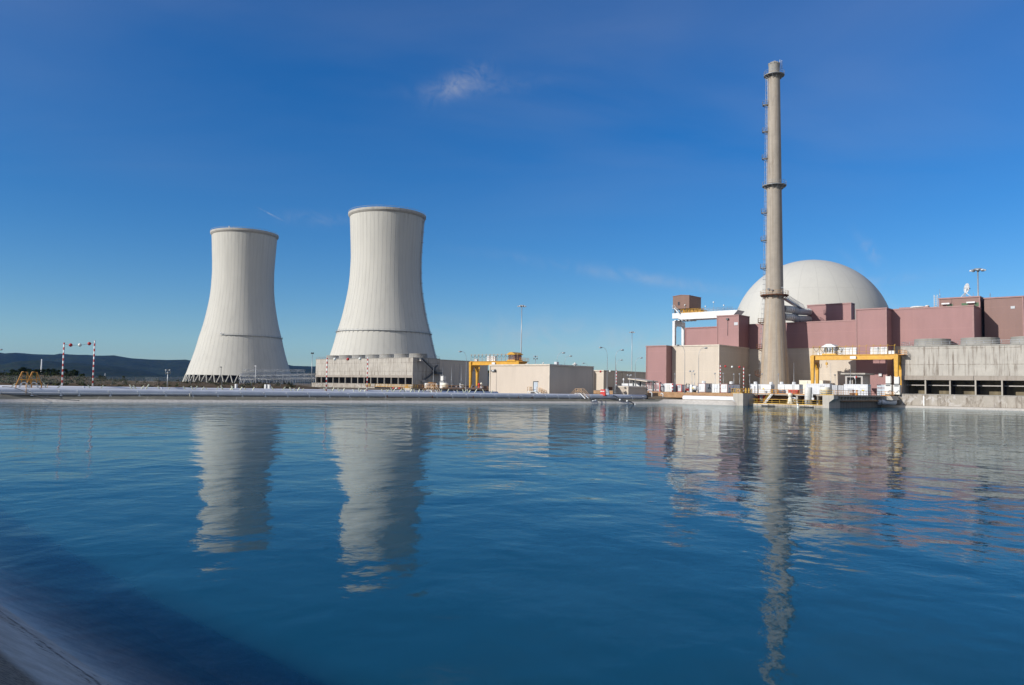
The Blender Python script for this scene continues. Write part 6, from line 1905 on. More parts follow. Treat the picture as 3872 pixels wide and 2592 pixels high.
# white barred cage skips under the canopy
def cage(label, xl, xr, ytop, ybot, vp, D, red=True):
    Y = Yv(xr, vp); c = P(xr, ytop, Y); zb_ = ZY + .02; tl = ray(xl, 1465).x
    L = (tl * c.y - c.x) / (U.x - tl * U.y); o = c + U * L; hh = c.z - zb_
    t = thing('cage', label, 'cage', Vector((o.x, o.y, zb_)), RZ)
    q = MB(); q.box(0, L, 0, .12, hh - .2, hh); q.box(0, L, 0, .12, .3, .55); q.box(0, L, D - .12, D, hh - .2, hh); q.box(0, L, D - .12, D, .3, .55)
    q.box(0, .12, .12, D - .12, hh - .2, hh); q.box(L - .12, L, .12, D - .12, hh - .2, hh); q.box(.1, L - .1, .1, D - .1, .25, .35)
    for x in (0, L - .14):
        for y in (0, D - .14): q.box(x, x + .14, y, y + .14, 0, hh)
    q.build('frame', M['white'], t)
    q = MB(); k = int(L / .3)
    for i in range(1, k): q.box(i * L / k - .035, i * L / k + .035, .03, .08, .5, hh - .15)
    q.build('bar', M['white'], t)
    q = MB()
    for i in range(14):
        x = random.uniform(.3, L - .3); y = random.uniform(.4, D - .4)
        q.obox((x, y, .36), (x + random.uniform(-.5, .5), y, random.uniform(.9, hh * .8)), .12, .12)
    q.build('stored_pipe', M['rust'], t)
    if red: q = MB(); q.box(L, L + .2, -.02, .2, 0, hh + .05); q.box(L + .002, L + .3, -.03, .25, 0, .25); q.build('corner_post', M['red'], t)
cage('large white barred cage with rusty pipes inside, below the canopy', 2447, 2493, 1451, 1480, 187.0, 2.2)
cage('small white barred cage left of the larger one', 2425, 2441, 1452, 1470, 189, 2.2, False)
for i, (xl, xr, lab) in enumerate(((2351, 2375, 'white fan unit at the left end of the row behind the hut'), (2378, 2402, 'wide white fan unit in the middle of the row behind the hut'), (2405, 2420, 'plain white box unit right of the fan units behind the hut'))):
    t, o, L, D, hh = cabin(lab, xl, xr, 1450.5, 191, 1.4, 'white', 'air conditioner', 'air_conditioner', False, 'white', zb=2.4)
    if i < 2:
        for x in (L * .55, L * .82):
            q = MB(); q.lathe([(.02, .02), (.27, .02), (.3, 0)], 16); f_ = q.build('fan', M['steel_dk'], t, loc=(x, -.02, hh * .45), fixn=False); f_.rotation_euler = (PI / 2, 0, 0)
c = P(2358, 1440, 224)
q = MB(); q.lathe([(.1, 0), (.1, .8), (.22, .9), (.24, 1.3), (.1, 1.5), (.02, 1.52)], 12)
tag(q.build('roof_vent', M['white'], None, loc=P(2358, 1452, 211.5), fixn=False), 'white mushroom vent standing above the left fan unit', 'vent')
# red and white post beside the panel unit
q = MB(); q.tube([(0, 0, 0), (0, 0, 2.3)], .2, 10); b_ = G(2543, Yv(2543, 187), 3.0)
tag(q.build('striped_post', M['stripe'], None, loc=b_, fixn=False), 'thick red and white post beside the white panel unit', 'post')

# forklift, stacked boxes, bowser left of the end-on container
fl_o = G(2601, Yv(2601, 188.0), ZY + .02)
t = thing('forklift', 'dark red and black forklift in the yard before the cream block', 'forklift', fl_o, RZ + rad(25))
q = MB(); q.bbox(-.55, .55, -.7, 1.3, .35, 1.0, .08); q.bbox(-.5, .5, .6, 1.4, .9, 1.3, .1); q.build('body', M['red'], t)
q = MB()
for x in (-.48, .4): q.box(x, x + .08, -.6, -.5, 1.0, 2.1); q.box(x, x + .08, .6, .7, 1.0, 2.1)
q.box(-.52, .52, -.65, .75, 2.1, 2.18); q.build('roof_guard', M['steel_dk'], t)
q = MB()
for x in (-.35, .25): q.box(x, x + .1, -.95, -.82, .1, 2.3)
q.box(-.3, .3, -.95, -.9, 1.2, 1.3); q.build('lift_mast', M['black'], t)
q = MB()
for x in (-.3, .2): q.box(x, x + .1, -1.9, -.95, .1, .16)
q.build('fork', M['steel_dk'], t)
q = MB(); q.box(-.25, .25, .0, .5, 1.0, 1.1); q.box(-.25, .25, .42, .55, 1.1, 1.6); q.build('seat', M['black'], t)
for x in (-.58, .58):
    for y, r in ((-.4, .33), (.95, .27)):
        q = MB(); q.tube([(x - .1, y, r), (x + .1, y, r)], r, 16); q.build('wheel', M['black'], t)
for i, (px, py, s_, lab) in enumerate(((2601, 1462, .45, 'white box on the upper tier, left'), (2610, 1461, .5, 'white box on the upper tier, right'), (2600, 1471, .5, 'white box on the middle tier, left'), (2610, 1471, .45, 'white box on the middle tier, right'), (2608, 1480, .6, 'white box on the ground below the tiers'))):
    p = P(px, py, Yv(px, 187.5))
    q = MB(); q.bbox(-s_, s_, 0, .9, -s_ * .8, s_ * .8, .04); o = q.build('box', M['white'], None, loc=p, rz=RZ)
    tag(o, lab + ' of the rack before the cream block', 'box', 'white boxes on the yard rack')
t = thing('rack', 'thin steel rack holding white boxes before the cream block', 'rack', G(2605, Yv(2605, 187.9), ZY + .01), RZ)
q = MB()
for x in (-1.1, 1.1):
    for y in (-.3, .8): q.box(x - .04, x + .04, y - .04, y + .04, 0, 2.6)
q.build('upright', M['steel'], t)
q = MB()
for px, py in ((2605, 1464.5), (2605, 1474)):
    z = P(px, py, Yv(2605, 187.5)).z - ZY; q.box(-1.06, 1.06, -.3, .8, z - .05, z)
q.build('shelf', M['steel'], t)
t = thing('water_bowser', 'white wheeled tank with a yellow sign, left of the end-on container', 'tank trailer', G(2625, Yv(2625, 188.2), ZY + .02), RZ)
q = MB(); q.tube([(-.85, 0, 1.15), (-.75, 0, 1.15), (.75, 0, 1.15), (.85, 0, 1.15)], [.5, .62, .62, .5], 20); q.build('tank', M['white'], t, fixn=False)
q = MB(); q.box(-.95, .95, -.45, .45, .42, .52); q.obox((-.95, 0, .45), (-1.7, 0, .35), .1, .1); q.build('chassis', M['steel_dk'], t)
for y in (-.5, .5):
    q = MB(); q.tube([(0, y - .1, .3), (0, y + .1, .3)], .3, 16); q.build('wheel', M['black'], t)
q = MB(); q.prism_xz([(-.35, .95), (.25, .95), (-.05, 1.4)], -.66, -.62); q.build('sign', M['yellow_sign'], t)

# concrete booth with a flat roof
bo = Vector((P(3262, 1420, Yv(3262, 217.5)).x, P(3262, 1420, Yv(3262, 217.5)).y, ZY + .01))
Yb = Yv(3262, 217.5); c = P(3262, 1417, Yb); tl = ray(3196, 1430).x; Lb = (tl * c.y - c.x) / (U.x - tl * U.y); o = c + U * Lb; hb = c.z - ZY
t = thing('booth', 'grey concrete booth with a flat roof and an open front, above the pale container', 'booth', Vector((o.x, o.y, ZY)), RZ)
q = MB(); q.box(0, .45, 0, 6.2, 0, hb); q.box(Lb - .45, Lb, 0, 6.2, 0, hb); q.box(.45, Lb - .45, 5.8, 6.2, 0, hb); q.box(.452, Lb - .452, .02, .4, hb - .75, hb - .003)
q.build('wall', M['c_booth'], t)
q = MB(); q.box(-.9, Lb + .9, -.9, 7.1, hb, hb + .38); q.build('roof', M['c_pier'], t)
q = MB(); q.box(1.2, 1.5, 1.5, 1.8, 0, hb - .01); q.build('pillar', M['c_booth'], t)
q = MB(); q.box(.6, 1.0, 1.0, 1.1, hb - 2.8, hb - 1.6); q.build('notice', M['white'], t)
f0 = P(3235, 1452, Yv(3235, 216.6)); 
t = thing('flag', 'drooping white and red cloth on a pole inside the booth front', 'flag', Vector((f0.x, f0.y, ZY)), RZ)
zf = P(3235, 1424, Yv(3235, 216.6)).z - ZY
q = MB(); q.tube([(0, 0, 0), (0, 0, zf + .4)], .05, 6); q.build('pole', M['steel'], t, fixn=False)
q = MB()
vs = []
for i in range(6):
    for j in range(5):
        u, v_ = i / 5, j / 4
        vs.append((-.05 - .45 * u * (1 - v_), .06 * math.sin(u * 7 + v_ * 2), zf + .1 - u * .2 - v_ * .9))
q.add(vs, [(i * 5 + j, (i + 1) * 5 + j, (i + 1) * 5 + j + 1, i * 5 + j + 1) for i in range(5) for j in range(4)], 0, True)
q.build('cloth', M['white'], t, fixn=False)
q = MB(); q.sphere((.2, 0, zf - .2), .22, 8, 6, 0, 1.4); q.build('red_patch', M['red'], t, fixn=False)

# tanks, drums, valves
def drum(name, label, px, yb, yt, vp, r, mat, zb_=None, cat='drum', parts=()):
    Y = Yv(px, vp); b = G(px, Y, zb_) if zb_ is not None else P(px, yb, Y); hh = P(px, yt, Y).z - b.z
    t = thing(name, label, cat, b, RZ)
    q = MB(); q.lathe([(.02, 0), (r, 0), (r, hh - .12), (r * .97, hh), (r * .6, hh + .05), (.02, hh + .06)], 28); q.build('shell', M[mat], t, fixn=False)
    q = MB()
    for f in (.33, .66): q.lathe([(r - .01, hh * f - .04), (r + .03, hh * f - .03), (r + .03, hh * f + .03), (r - .01, hh * f + .04)], 28, closed=True)
    q.build('hoop', M[mat], t, fixn=False)
    for p_ in parts:
        if p_ == 'valve':
            q = MB(); q.tube([(0, -r, hh * .22), (0, -r - .35, hh * .22), (0, -r - .35, hh * .1)], .09, 8); q.lathe([(.2, hh * .22 + .28), (.2, hh * .22 + .32)], 12, c=(0, -r - .2), closed=False); q.build('valve', M['steel'], t, fixn=False)
        if p_ == 'box':
            q = MB(); q.bbox(r, r + .5, -.3, .3, hh * .3, hh * .42, .04); q.tube([(r + .1, 0, hh * .42), (r + .1, 0, hh * .62)], .12, 8); q.build('side_box', M['white'], t)
        if p_ == 'text':
            o2 = B(-.28, .3, -r - .015, -r + .06, hh * .47, hh * .49); o2.build('marking', M['midgrey'], t)
    return t
VP0 = V.dot(PIER)
drum('tank', 'tall white tank standing on the intake sill, the biggest there', 3057, 1528, 1465.5, VP0 + 4.5, .85, 'white_dirty', zsill, 'tank', ('valve', 'box', 'text'))
drum('drum', 'cream drum inside the yellow railing on the right intake pier', 3121, 1484, 1465, VP0 + 1.9, 1.05, 'offwhite', 2.99, 'drum')
t = thing('hydrant', 'cream and grey valve stack in the intake recess, left of the tall tank', 'valve', G(2988, Yv(2988, VP0 + 4.8), zsill), RZ)
q = MB(); q.lathe([(.02, 0), (.75, 0), (.75, .5), (.55, .7), (.55, 1.3), (.4, 1.5), (.4, 1.9), (.55, 2.0), (.55, 2.5), (.35, 2.75), (.02, 2.8)], 18); q.build('body', M['offwhite'], t, fixn=False)
q = MB(); q.tube([(.5, 0, 1.6), (1.3, 0, 1.6), (1.3, 0, .9)], .2, 10); q.lathe([(.35, .6), (.35, .7)], 14, c=(1.3, 0)); q.build('branch', M['steel'], t, fixn=False)
q = MB(); q.tube([(1.3 + .42 * math.cos(a), -.25, 1.0 + .42 * math.sin(a)) for a in [2 * PI * i / 16 for i in range(17)]], .05, 5); q.build('handwheel', M['offwhite'], t, fixn=False)
rs = G(3002, Yv(3002, VP0 + 7.4), ZY)
t = thing('skip', 'red skip on the intake deck below the longest white container', 'skip', rs, RZ)
q = MB(); q.prism_xz([(-1.0, .1), (1.0, .1), (1.25, 1.0), (-1.2, 1.0)], -.7, .7); q.box(-1.28, 1.32, -.76, .76, .96, 1.06); q.build('tub', M['red'], t)
q = MB()
for x in (-.6, 0, .6): q.box(x - .06, x + .06, -.76, -.70, .1, .98)
q.build('stiffener', M['maroon_trim'], t)
# paired white filter units by the right crane leg
def filter_unit(label, px, yb, ytop, vp, w_, mat='white_dirty'):
    Y = Yv(px, vp); b = G(px, Y, ZY + .01); hh = P(px, ytop, Y).z - b.z
    t = thing('filter_unit', label, 'machine', b, RZ, 'stacked white machines')
    q = MB(); q.bbox(-w_, w_, 0, 1.6, .5, hh * .56, .06); q.build('lower_housing', M[mat], t)
    q = MB(); q.bbox(-w_ * .75, w_ * .75, .1, 1.4, hh * .62, hh - .12, .06); q.box(-w_ * .75, -w_ * .6, .1, .3, hh - .12, hh + .05); q.box(w_ * .6, w_ * .75, .1, .3, hh - .12, hh + .05); q.build('upper_housing', M[mat], t)
    q = MB(); q.box(-w_ * .65, w_ * .65, .2, 1.3, hh * .56, hh * .62); q.box(-w_ * .7, w_ * .7, -.02, .0, hh * .48, hh * .54); q.build('neck', M['steel_dk'], t)
    q = MB(); q.box(-w_ * 1.05, w_ * 1.05, -.1, 1.7, .35, .52); q.build('base_frame', M['offwhite'], t)
    for x in (-w_ * .8, w_ * .8): 
        q = MB(); q.box(x - .1, x + .1, .1, 1.5, 0, .35); q.build('foot', M['steel_dk'], t)
    q = MB(); q.sphere((0, -.05, hh * .22), .32, 10, 7); q.tube([(0, -.1, hh * .22), (.6, -.15, hh * .3), (w_, -.1, hh * .2)], .09, 7); q.build('pump', M['white'], t, fixn=False)
filter_unit('stacked white machine left of the yellow crane leg at the right end', 3358, 1480, 1422, VP0 + 41.0, .85)
filter_unit('stacked white machine right of the yellow crane leg, against the right cells', 3390, 1480, 1424, VP0 + 41.2, .8)
xk = onplane(PIER, 3333, 1478, 38).x
railing('railing', 'tangled orange railing round the stacked white machines', PIER, [(xk, 37.5, 2.99), (xk + 2.2, 37.5, 2.99), (xk + 2.2, 41.2, 2.99)], 'orange_rail', sp=.9, r=.05)
for px, lab, mt in ((3242, 'dark valve post on the walkway before the wide pale container', 'rust'), (3258, 'orange-footed pump on the walkway before the wide pale container', 'orange_rail')):
    q = MB(); q.lathe([(.02, 0), (.28, 0), (.28, .5), (.12, .6), (.12, 1.1), (.3, 1.2), (.3, 1.3), (.02, 1.35)], 12); q.tube([(-.9, 0, .35), (0, 0, .35)], .16, 8)
    y_ = 16 if px < 3250 else 18.5
    xx = 0.2
    tag(q.build('valve', M[mt], None, loc=PIER + (-U) * xx + V * y_ + Vector((0, 0, 2.985)), rz=RZ, fixn=False), lab, 'valve')
# left deck equipment
DV = Vector((DO.x, DO.y, 0))
def on_deck(px, x=-.6):
    """point on the left deck at local x whose photo column is px"""
    tx = ray(px, 1465).x; b = DV - U * x
    s = (tx * b.y - b.x) / (V.x - tx * V.y)
    return b + V * s + Vector((0, 0, zd))
def ddrum(label, px, yt, r, mat):
    b = on_deck(px, -1.2); hh = P(px, yt, b.y).z - b.z
    t = thing('drum', label, 'drum', b, RZ, 'cream drums on the left deck')
    q = MB(); q.lathe([(.02, 0), (r, 0), (r, hh - .15), (r * .96, hh), (.02, hh + .05)], 24); q.build('shell', M[mat], t, fixn=False)
    q = MB()
    for f in (.3, .62): q.lathe([(r - .01, hh * f - .05), (r + .04, hh * f), (r - .01, hh * f + .05)], 24, closed=True)
    q.build('hoop', M[mat], t, fixn=False)
ddrum('cream drum at the left of the left deck, beside the faded stair', 1616, 1450, .92, 'white_dirty')
ddrum('cream drum in the middle of the left deck, ringed by orange railing', 1684, 1449.5, 1.02, 'offwhite')
ddrum('smaller cream drum at the right of the left deck, beside a white post', 1748, 1455, .7, 'offwhite')
for px, lab, w_ in ((1669, 'stacked white machine on the left deck, between two drums', .8),):
    b = on_deck(px, -3.4); hh = P(px, 1421.5, b.y).z - b.z
    t = thing('filter_unit', lab, 'machine', b, RZ, 'stacked white machines')
    q = MB(); q.bbox(-w_ * 1.1, w_ * 1.1, 0, 1.6, .0, hh * .56, .06); q.build('lower_housing', M['white_dirty'], t)
    q = MB(); q.bbox(-w_ * .8, w_ * .8, .1, 1.4, hh * .62, hh - .15, .06); q.box(-w_ * .8, -w_ * .55, .1, .3, hh - .15, hh); q.box(w_ * .55, w_ * .8, .1, .3, hh - .15, hh); q.build('upper_housing', M['white_dirty'], t)
    q = MB(); q.box(-w_ * .7, w_ * .7, .2, 1.3, hh * .56, hh * .62); q.box(-w_ * .9, w_ * .9, -.03, .0, hh * .48, hh * .54); q.build('neck', M['steel_dk'], t)
for px, lab, w_ in ((1714, 'white boat-like tray on the left deck, right of the middle drum', 1.6), (1790, 'white boat-like tray on the left deck, below the yellow crane leg', 1.7)):
    b = on_deck(px, -.6)
    t = thing('tray', lab, 'tray', b, RZ + PI / 2 - .25, 'white trays on the left deck')
    q = MB(); q.prism_xz([(-w_ * 2.2, .75), (-w_ * 1.8, .15), (w_ * 1.8, .15), (w_ * 2.2, .75), (w_ * 1.9, .75), (w_ * 1.7, .45), (-w_ * 1.7, .45), (-w_ * 1.9, .75)], -.5, .5); q.build('hull', M['white'], t)
    q = MB(); q.tube([(-.6, 0, .45), (-.6, 0, 1.3), (.5, 0, 1.5)], .12, 7); q.lathe([(.4, .45), (.4, .9), (.1, 1.1)], 10, c=(1.2, 0)); q.build('pump', M['steel'], t, fixn=False)
    q = MB()
    for x in (-w_ * 1.2, w_ * 1.2): q.box(x - .1, x + .1, -.45, .45, 0, .15)
    q.build('foot', M['steel_dk'], t)
for px, yt, lab, mt in ((1635, 1452, 'small white pump left of the stacked machine on the left deck', 'white_dirty'), (1651, 1451, 'small white pump right beside the stacked machine on the left deck', 'white_dirty'), (1820, 1447, 'cream and red pump at the foot of the left crane', 'offwhite'), (1811, 1449, 'red hydrant at the foot of the left crane', 'red')):
    b = on_deck(px, -1.8); hh = P(px, yt, b.y).z - b.z
    q = MB(); q.lathe([(.02, 0), (.5, 0), (.5, hh * .35), (.22, hh * .45), (.22, hh * .6), (.45, hh * .7), (.45, hh * .85), (.15, hh), (.02, hh)], 14); q.tube([(-.9, 0, hh * .3), (.9, 0, hh * .3)], .16, 8)
    tag(q.build('pump', M[mt], None, loc=b, rz=RZ, fixn=False), lab, 'pump')
b = on_deck(1740, -.3)
q = MB(); q.box(-.12, .12, -.12, .12, 0, 1.9); q.box(-.5, .12, -.08, .08, 1.1, 1.25)
tag(q.build('post', M['white'], None, loc=b, rz=RZ), 'white post with a short arm beside the smaller cream drum', 'post')
b = on_deck(1626, -2.2)
t = thing('platform', 'orange railed platform behind the first cream drum on the left deck', 'platform', b, RZ)
q = MB(); q.box(-.9, 1.2, 0, 1.4, 1.0, 1.1)
for x in (-.8, 1.1): q.box(x - .06, x + .06, .1, 1.3, 0, 1.0)
q.build('floor', M['orange_rail'], t)
q = MB(); q.rail([(-.9, 0, 1.1), (1.2, 0, 1.1), (1.2, 1.4, 1.1)], .9, .7, .06); q.build('handrail', M['orange_rail'], t, fixn=False)
# white kiosk boxes behind the left pipes
for px, lab in ((892, 'small white cabinet left of the other, behind the rear pipe'), (1004, 'white cabinet before the razor-wire fence, behind the rear pipe')):
    b = G(px, 172, 1.5); hh = P(px, 1453 if px < 950 else 1454.5, 172).z - 1.5
    t = thing('control_cabinet', lab, 'cabinet', b, rad(-20))
    q = MB(); q.bbox(-.25 if px < 950 else -.28, .2, -.2, .3, hh - 1.0, hh, .04)
    if px > 950: q.bbox(.25, .95, .1, .5, hh - .95, hh - .02, .04)
    q.build('housing', M['white'], t)
    q = MB(); q.box(-.1, .1, -.05, .1, 0, hh - 1.0); q.build('stand', M['steel'], t)
q = MB(); q.lathe([(.02, 0), (.32, 0), (.32, 1.0), (.2, 1.15), (.02, 1.18)], 14)
tag(q.build('marker_post', M['white'], None, loc=G(1381, 161, 1.3), fixn=False), 'stout white post beside the striped pole in the middle of the left cells', 'post')

# ------------------------------------------------------------------ security fences, left
def fence(label, pts, h, sp, coil=True, arms=True):
    t = thing('security_fence', label, 'fence', pts[0], 0)
    o = Vector(pts[0]); pp = [Vector(p) - o for p in pts]
    pan = MB()
    for a, b in zip(pp[:-1], pp[1:]):
        pan.add([a, b, b + Vector((0, 0, h)), a + Vector((0, 0, h))], [(0, 1, 2, 3)])
    pan.build('mesh_panel', M['chainlink_bright' if coil else 'chainlink'], t, fixn=False)
    n = 0
    for a, b in zip(pp[:-1], pp[1:]):
        k = max(1, int((b - a).length / sp))
        d = (b - a).normalized(); nrm = Vector((-d.y, d.x, 0))
        for i in range(k + 1):
            if n > 90: break
            n += 1
            p = a.lerp(b, i / k)
            q = MB(); q.tube([(0, 0, -1), (0, 0, h)], .05, 5)
            if arms:
                for sg in (-1, 1): q.tube([(0, 0, h), tuple(nrm * sg * .5 + d * .15 + Vector((0, 0, h + .85)))], .04, 5)
            q.build('post', M['steel' if coil else 'steel_dk'], t, loc=p, fixn=False)
        if coil:
            q = MB(); L_ = (b - a).length; turns = int(L_ / .8); R_ = .5
            pts2 = []
            for s in range(turns * 8 + 1):
                an = 2 * PI * s / 8; f = s / (turns * 8)
                pts2.append(a.lerp(b, f) + nrm * (R_ * math.cos(an)) + Vector((0, 0, h + .5 + R_ * math.sin(an))))
            q.tube(pts2, .045, 3)
            for sg in (-1, 1): q.tube([a + nrm * sg * .5 + Vector((0, 0, h + .85)), b + nrm * sg * .5 + Vector((0, 0, h + .85))], .025, 3)
            q.build('razor_coil', M['steel'], t, fixn=False)
    return t
f1 = [P(917, 1444, 285), P(1040, 1442, 300), P(1150, 1440, 318)]
fence('tall mesh fence topped with razor wire, the back row before the farther cooling tower', f1, 3.6, 4.2)
f2 = [P(908, 1452, 262), P(1000, 1447, 300), P(1100, 1441, 360), P(1192, 1436, 420)]
fence('razor-wire fence running away toward the left cells, the middle row', f2, 2.4, 4.5)
f3 = [P(905, 1457, 250), P(1020, 1453, 290), P(1192, 1446, 380)]
fence('lowest razor-wire fence row in front of the others', f3, 1.6, 5)
f4 = [P(-120, 1447, 185), P(250, 1450, 180), P(600, 1456, 178), P(1060, 1466, 190)]
fence('thin mesh fence along the brown bank behind the pipes', f4, 1.7, 5.5, False, False)
f5 = [P(548, 1443, 520), P(700, 1443, 500)]
fence('far mesh fence left of the farther cooling tower legs', f5, 3.0, 6, False, False)
for px, yt, lab in ((610, 1403, 'left'), (621, 1421, 'low left'), (642, 1420, 'low right'), (655, 1412, 'right')):
    pass

# ------------------------------------------------------------------ trees on the left bank
def tree(label, px, yt, yb, wpx, Y, seed, group='pines on the left bank', mats=('leaf_dark', 'leaf_dark')):
    random.seed(seed)
    base = P(px, yb, Y); top = P(px, yt, Y)
    hh = top.z - base.z + .8; wd = wpx * Y / F / 2
    base.z -= .8
    t = thing('pine_tree', label, 'tree', base, 0, group)
    q = MB()
    q.tube([(0, 0, 0), (wd * .05, 0, hh * .3), (-wd * .06, .1, hh * .6), (0, 0, hh * .9)], [hh * .035, hh * .028, hh * .018, hh * .006], 8)
    lobes = []
    for i in range(9):
        a = random.uniform(0, 2 * PI); f = random.uniform(.38, .92); rr = wd * random.uniform(.25, .75) * (1.1 - abs(f - .55))
        c = Vector((math.cos(a) * rr, math.sin(a) * rr, hh * f))
        lobes.append((c, wd * random.uniform(.3, .48)))
        q.tube([(0, 0, hh * (f - .18)), tuple(c * .6 + Vector((0, 0, hh * f * .4))), tuple(c)], [hh * .012, hh * .008, hh * .004], 5)
    lobes.append((Vector((0, 0, hh * .88)), wd * .38))
    q.build('trunk', M['bark'], t, fixn=False)
    q = MB()
    for c, r in lobes:
        for _ in range(170):
            d = Vector((random.gauss(0, 1), random.gauss(0, 1), random.gauss(0, 1))).normalized() * r * random.uniform(.45, 1.05)
            d.z *= .75
            leaf_quad(q, c + d, random.uniform(.10, .2) * wd * .55, 0)
    q.build('crown', M[mats[0]], t, fixn=False)
TREES = [(48, 1399, 1421, 40, 'round dark pine at the left end of the row'), (88, 1391, 1421, 40, 'tallest dark pine, above the orange step-over stair'), (113, 1396, 1422, 30, 'dark pine just right of the tallest one'),
         (136, 1398, 1423, 36, 'broad dark pine below the distant white mast'), (166, 1398, 1424, 34, 'dark pine right of the distant white mast'), (182, 1394, 1424, 26, 'narrow tall pine midway along the row'),
         (200, 1396, 1426, 34, 'dark pine left of the left-end striped pole'), (220, 1399, 1427, 28, 'smaller dark pine hidden behind the left-end striped pole'), (246, 1395, 1429, 26, 'slim dark pine right of the left-end striped pole'),
         (279, 1399, 1432, 40, 'large detached pine between the two striped poles'), (308, 1416, 1434, 34, 'low bushy pine right of the detached large one'), (388, 1423, 1443, 34, 'low bushy pine right of the right striped pole'), (465, 1423, 1448, 22, 'single small conical pine at the right end of the bank')]
for i, (px, yt, yb, wpx, lab) in enumerate(TREES):
    tree(lab, px, yt, yb, wpx, lerp_tab(BERMY, px) - 6, 40 + i)
random.seed(99)
tree('dark tree behind the left crane, beside the large shed', 1850, 1397, 1440, 22, 470, 77, None)
q = MB(); a = P(156, 1402, 900); hh = P(156, 1359, 900).z - a.z; q.tube([(0, 0, -12), (0, 0, hh)], [.9, .6], 8)
tag(q.build('wind_mast', M['white'], None, loc=a, fixn=False), 'distant white mast rising behind the row of pines', 'mast')
q = MB(); a = P(397, 1428, 900); hh = P(397, 1411, 900).z - a.z; q.tube([(0, 0, -8), (0, 0, hh)], [.5, .3], 8); q.tube([(-1.2, 0, hh * .7), (1.2, 0, hh * .7)], .15, 5)
tag(q.build('power_pole', M['steel'], None, loc=a, fixn=False), 'distant thin pole with a crossarm above the low bushy pine', 'pole')

# ------------------------------------------------------------------ workers
def person(label, loc, rz, suit, top, helmet, lean=0.0, stride=.12):
    t = thing('person', label, 'person', loc, rz, None)
    s = 1.0
    J = {'pel': (0, 0, .95, .125), 'wst': (0, 0, 1.10, .12), 'chs': (0, -.02, 1.32, .145), 'nck': (0, -.03, 1.47, .055), 'hed': (0, -.05, 1.58, .085), 'crn': (0, -.05, 1.68, .075),
         'hpl': (-.1, 0, .90, .095), 'knl': (-.12, -stride, .50, .062), 'anl': (-.12, -stride * .2, .09, .045), 'tol': (-.13, -stride * .2 - .17, .035, .035),
         'hpr': (.1, 0, .90, .095), 'knr': (.12, stride * .3, .50, .062), 'anr': (.12, stride * .9, .09, .045), 'tor': (.13, stride * .9 - .17, .035, .035),
         'shl': (-.2, -.02, 1.40, .065), 'ell': (-.27, .03, 1.13, .045), 'wrl': (-.26, -.12, .90, .032),
         'shr': (.2, -.02, 1.40, .065), 'elr': (.27, .04, 1.13, .045), 'wrr': (.26, -.14, .92, .032)}
    E = [('pel', 'wst'), ('wst', 'chs'), ('chs', 'nck'), ('nck', 'hed'), ('hed', 'crn'), ('pel', 'hpl'), ('hpl', 'knl'), ('knl', 'anl'), ('anl', 'tol'), ('pel', 'hpr'), ('hpr', 'knr'), ('knr', 'anr'), ('anr', 'tor'),
         ('chs', 'shl'), ('shl', 'ell'), ('ell', 'wrl'), ('chs', 'shr'), ('shr', 'elr'), ('elr', 'wrr')]
    for sd_, w_ in (('l', 'wrl'), ('r', 'wrr')):
        x, y, z, _ = J[w_]
        J['pm' + sd_] = (x, y - .035, z - .06, .03); E.append((w_, 'pm' + sd_))
        for k in range(5):
            dx = (k - 2) * .017
            l_ = (.05, .075, .085, .078, .06)[k]
            J['fa%s%d' % (sd_, k)] = (x + dx * 1.2, y - .055, z - .06 - l_ * .55, .009); J['fb%s%d' % (sd_, k)] = (x + dx * 1.1, y - .085, z - .06 - l_, .008)
            E.append(('pm' + sd_, 'fa%s%d' % (sd_, k))); E.append(('fa%s%d' % (sd_, k), 'fb%s%d' % (sd_, k)))
    keys = list(J)
    me = bpy.data.meshes.new('body')
    me.from_pydata([(x, y - lean * max(0, z - .95), z) for x, y, z, r in (J[k] for k in keys)], [(keys.index(a), keys.index(b)) for a, b in E], [])
    ob = bpy.data.objects.new('body', me); COL.objects.link(ob)
    sk = ob.modifiers.new('skin', 'SKIN')
    for i, k in enumerate(keys):
        me.skin_vertices[0].data[i].radius = (J[k][3], J[k][3]); me.skin_vertices[0].data[i].use_root = (k == 'pel')
    sb = ob.modifiers.new('sub', 'SUBSURF'); sb.levels = 1; sb.render_levels = 1
    dg = bpy.context.evaluated_depsgraph_get(); dg.update()
    m2 = bpy.data.meshes.new_from_object(ob.evaluated_get(dg))
    bpy.data.objects.remove(ob)
    for mt in (M['skin'], M[suit], M[top], M['black']): m2.materials.append(mt)
    for p in m2.polygons:
        c = p.center; p.use_smooth = True
        p.material_index = 3 if c.z < .11 else 1 if c.z < 1.0 and abs(c.x) < .22 and c.z > .0 else 2 if c.z < 1.47 and not (abs(c.x) > .2 and c.z < .93) else 0
    o2 = bpy.data.objects.new('body', m2); COL.objects.link(o2); o2.parent = t
    hx, hy, hz_ = 0, -.05 - lean * .65, 1.66
    q = MB(); q.lathe([(.02, .12), (.07, .105), (.115, .06), (.13, 0), (.15, -.005), (.15, -.02), (.12, -.02)], 16, c=(hx, hy)); q.v = [(x, y, z + hz_ + .01) for x, y, z in q.v]
    q.build('helmet', M[helmet], t, fixn=False)
    q = MB(); q.sphere((hx, hy - .095, 1.575), .018, 6, 5)
    for sx in (-.032, .032): q.sphere((hx + sx, hy - .082, 1.605), .011, 6, 4)
    q.box(hx - .025, hx + .025, hy - .088, hy - .07, 1.535, 1.543)
    q.build('face', M['skin_dk'], t, fixn=False)
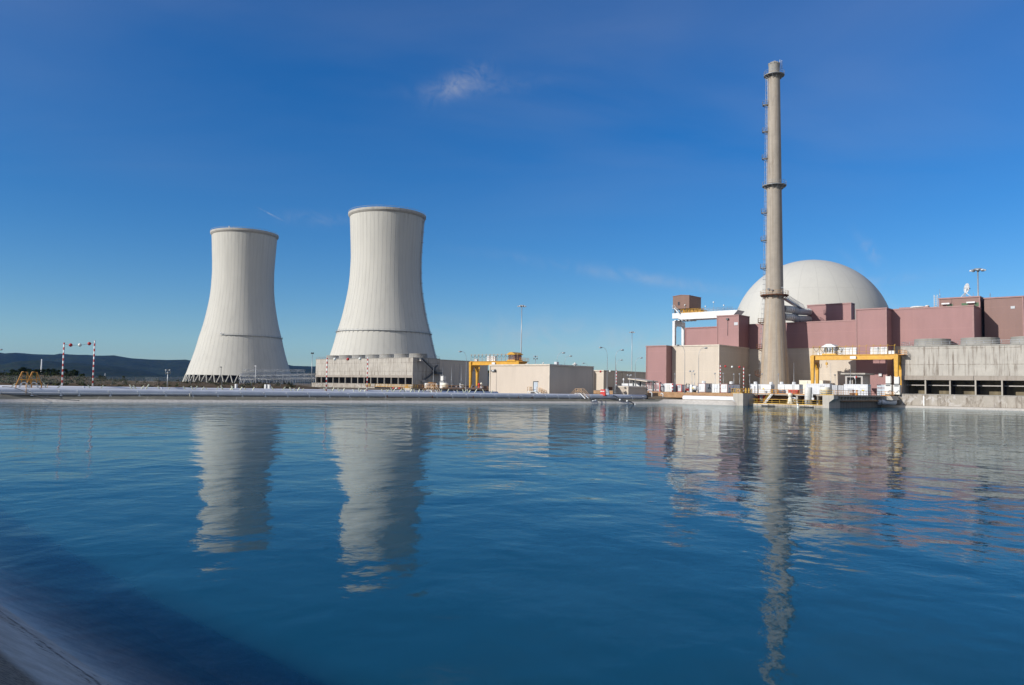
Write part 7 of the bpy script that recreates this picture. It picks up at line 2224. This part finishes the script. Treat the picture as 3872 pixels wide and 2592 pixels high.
M['skin'] = paint('skin', (.45, .27, .19), .6); M['skin_dk'] = paint('face_features', (.25, .13, .10), .6)
M['navy'] = paint('navy_overalls', (.025, .03, .07), .8); M['bluehelm'] = paint('blue_helmet', (.03, .10, .35), .35); M['denim'] = paint('blue_workwear', (.12, .17, .32), .8); M['dkgreen'] = paint('dark_trousers', (.05, .055, .03), .8)
pp = G(2759.5, Yv(2759.5, VP0 + 3.6), ZY - .01)
person('person in dark blue overalls and a red helmet by the white cabin with a shutter', G(2759.5, Yv(2759.5, 186.3), ZY), rad(60), 'navy', 'navy', 'red')
w2 = onplane(PIER, 2841, 1480, DKY + .5)
person('person in a blue helmet and white top leaning on the intake deck railing', PIER + (-U) * w2.x + V * (DKY + .5) + Vector((0, 0, 2.99)), rad(-40), 'dkgreen', 'white', 'bluehelm', .12, .2)
w3 = onplane(PIER, 2769.5, 1480, 2.6)
person('person in pale blue workwear behind the yellow railing cage', PIER + (-U) * w3.x + V * 2.6 + Vector((0, 0, 2.99)), rad(20), 'navy', 'denim', 'bluehelm', .45)
# lifebuoy hung on the cage railing
t = thing('lifebuoy', 'orange and white lifebuoy hanging on the yellow railing cage', 'lifebuoy', PIER + (-U) * (onplane(PIER, 2794, 1473, .3).x) + V * .16 + Vector((0, 0, 3.55)), RZ)
q = MB(); n = 24
q.tube([(.36 * math.cos(2 * PI * i / n), 0, .36 * math.sin(2 * PI * i / n)) for i in range(n + 1)], .085, 8); q.build('ring', M['orange_rail'], t, fixn=False)
for k in range(4):
    a0 = k * PI / 2 + .5; q = MB(); q.tube([(.36 * math.cos(a0 + i * .1), 0, .36 * math.sin(a0 + i * .1)) for i in range(5)], .09, 8); q.build('band', M['white'], t, fixn=False)
# small warning float before the intake sill
q = MB(); q.lathe([(.02, 0), (.22, .02), (.22, .25), (.1, .3), (.1, .55), (.22, .6), (.22, .85), (.1, .95), (.02, .96)], 14)
tag(q.build('marker_buoy', M['ballwhite'], None, loc=G(3017, 181.0, -.12), fixn=False), 'small white marker buoy floating before the intake sill', 'buoy')
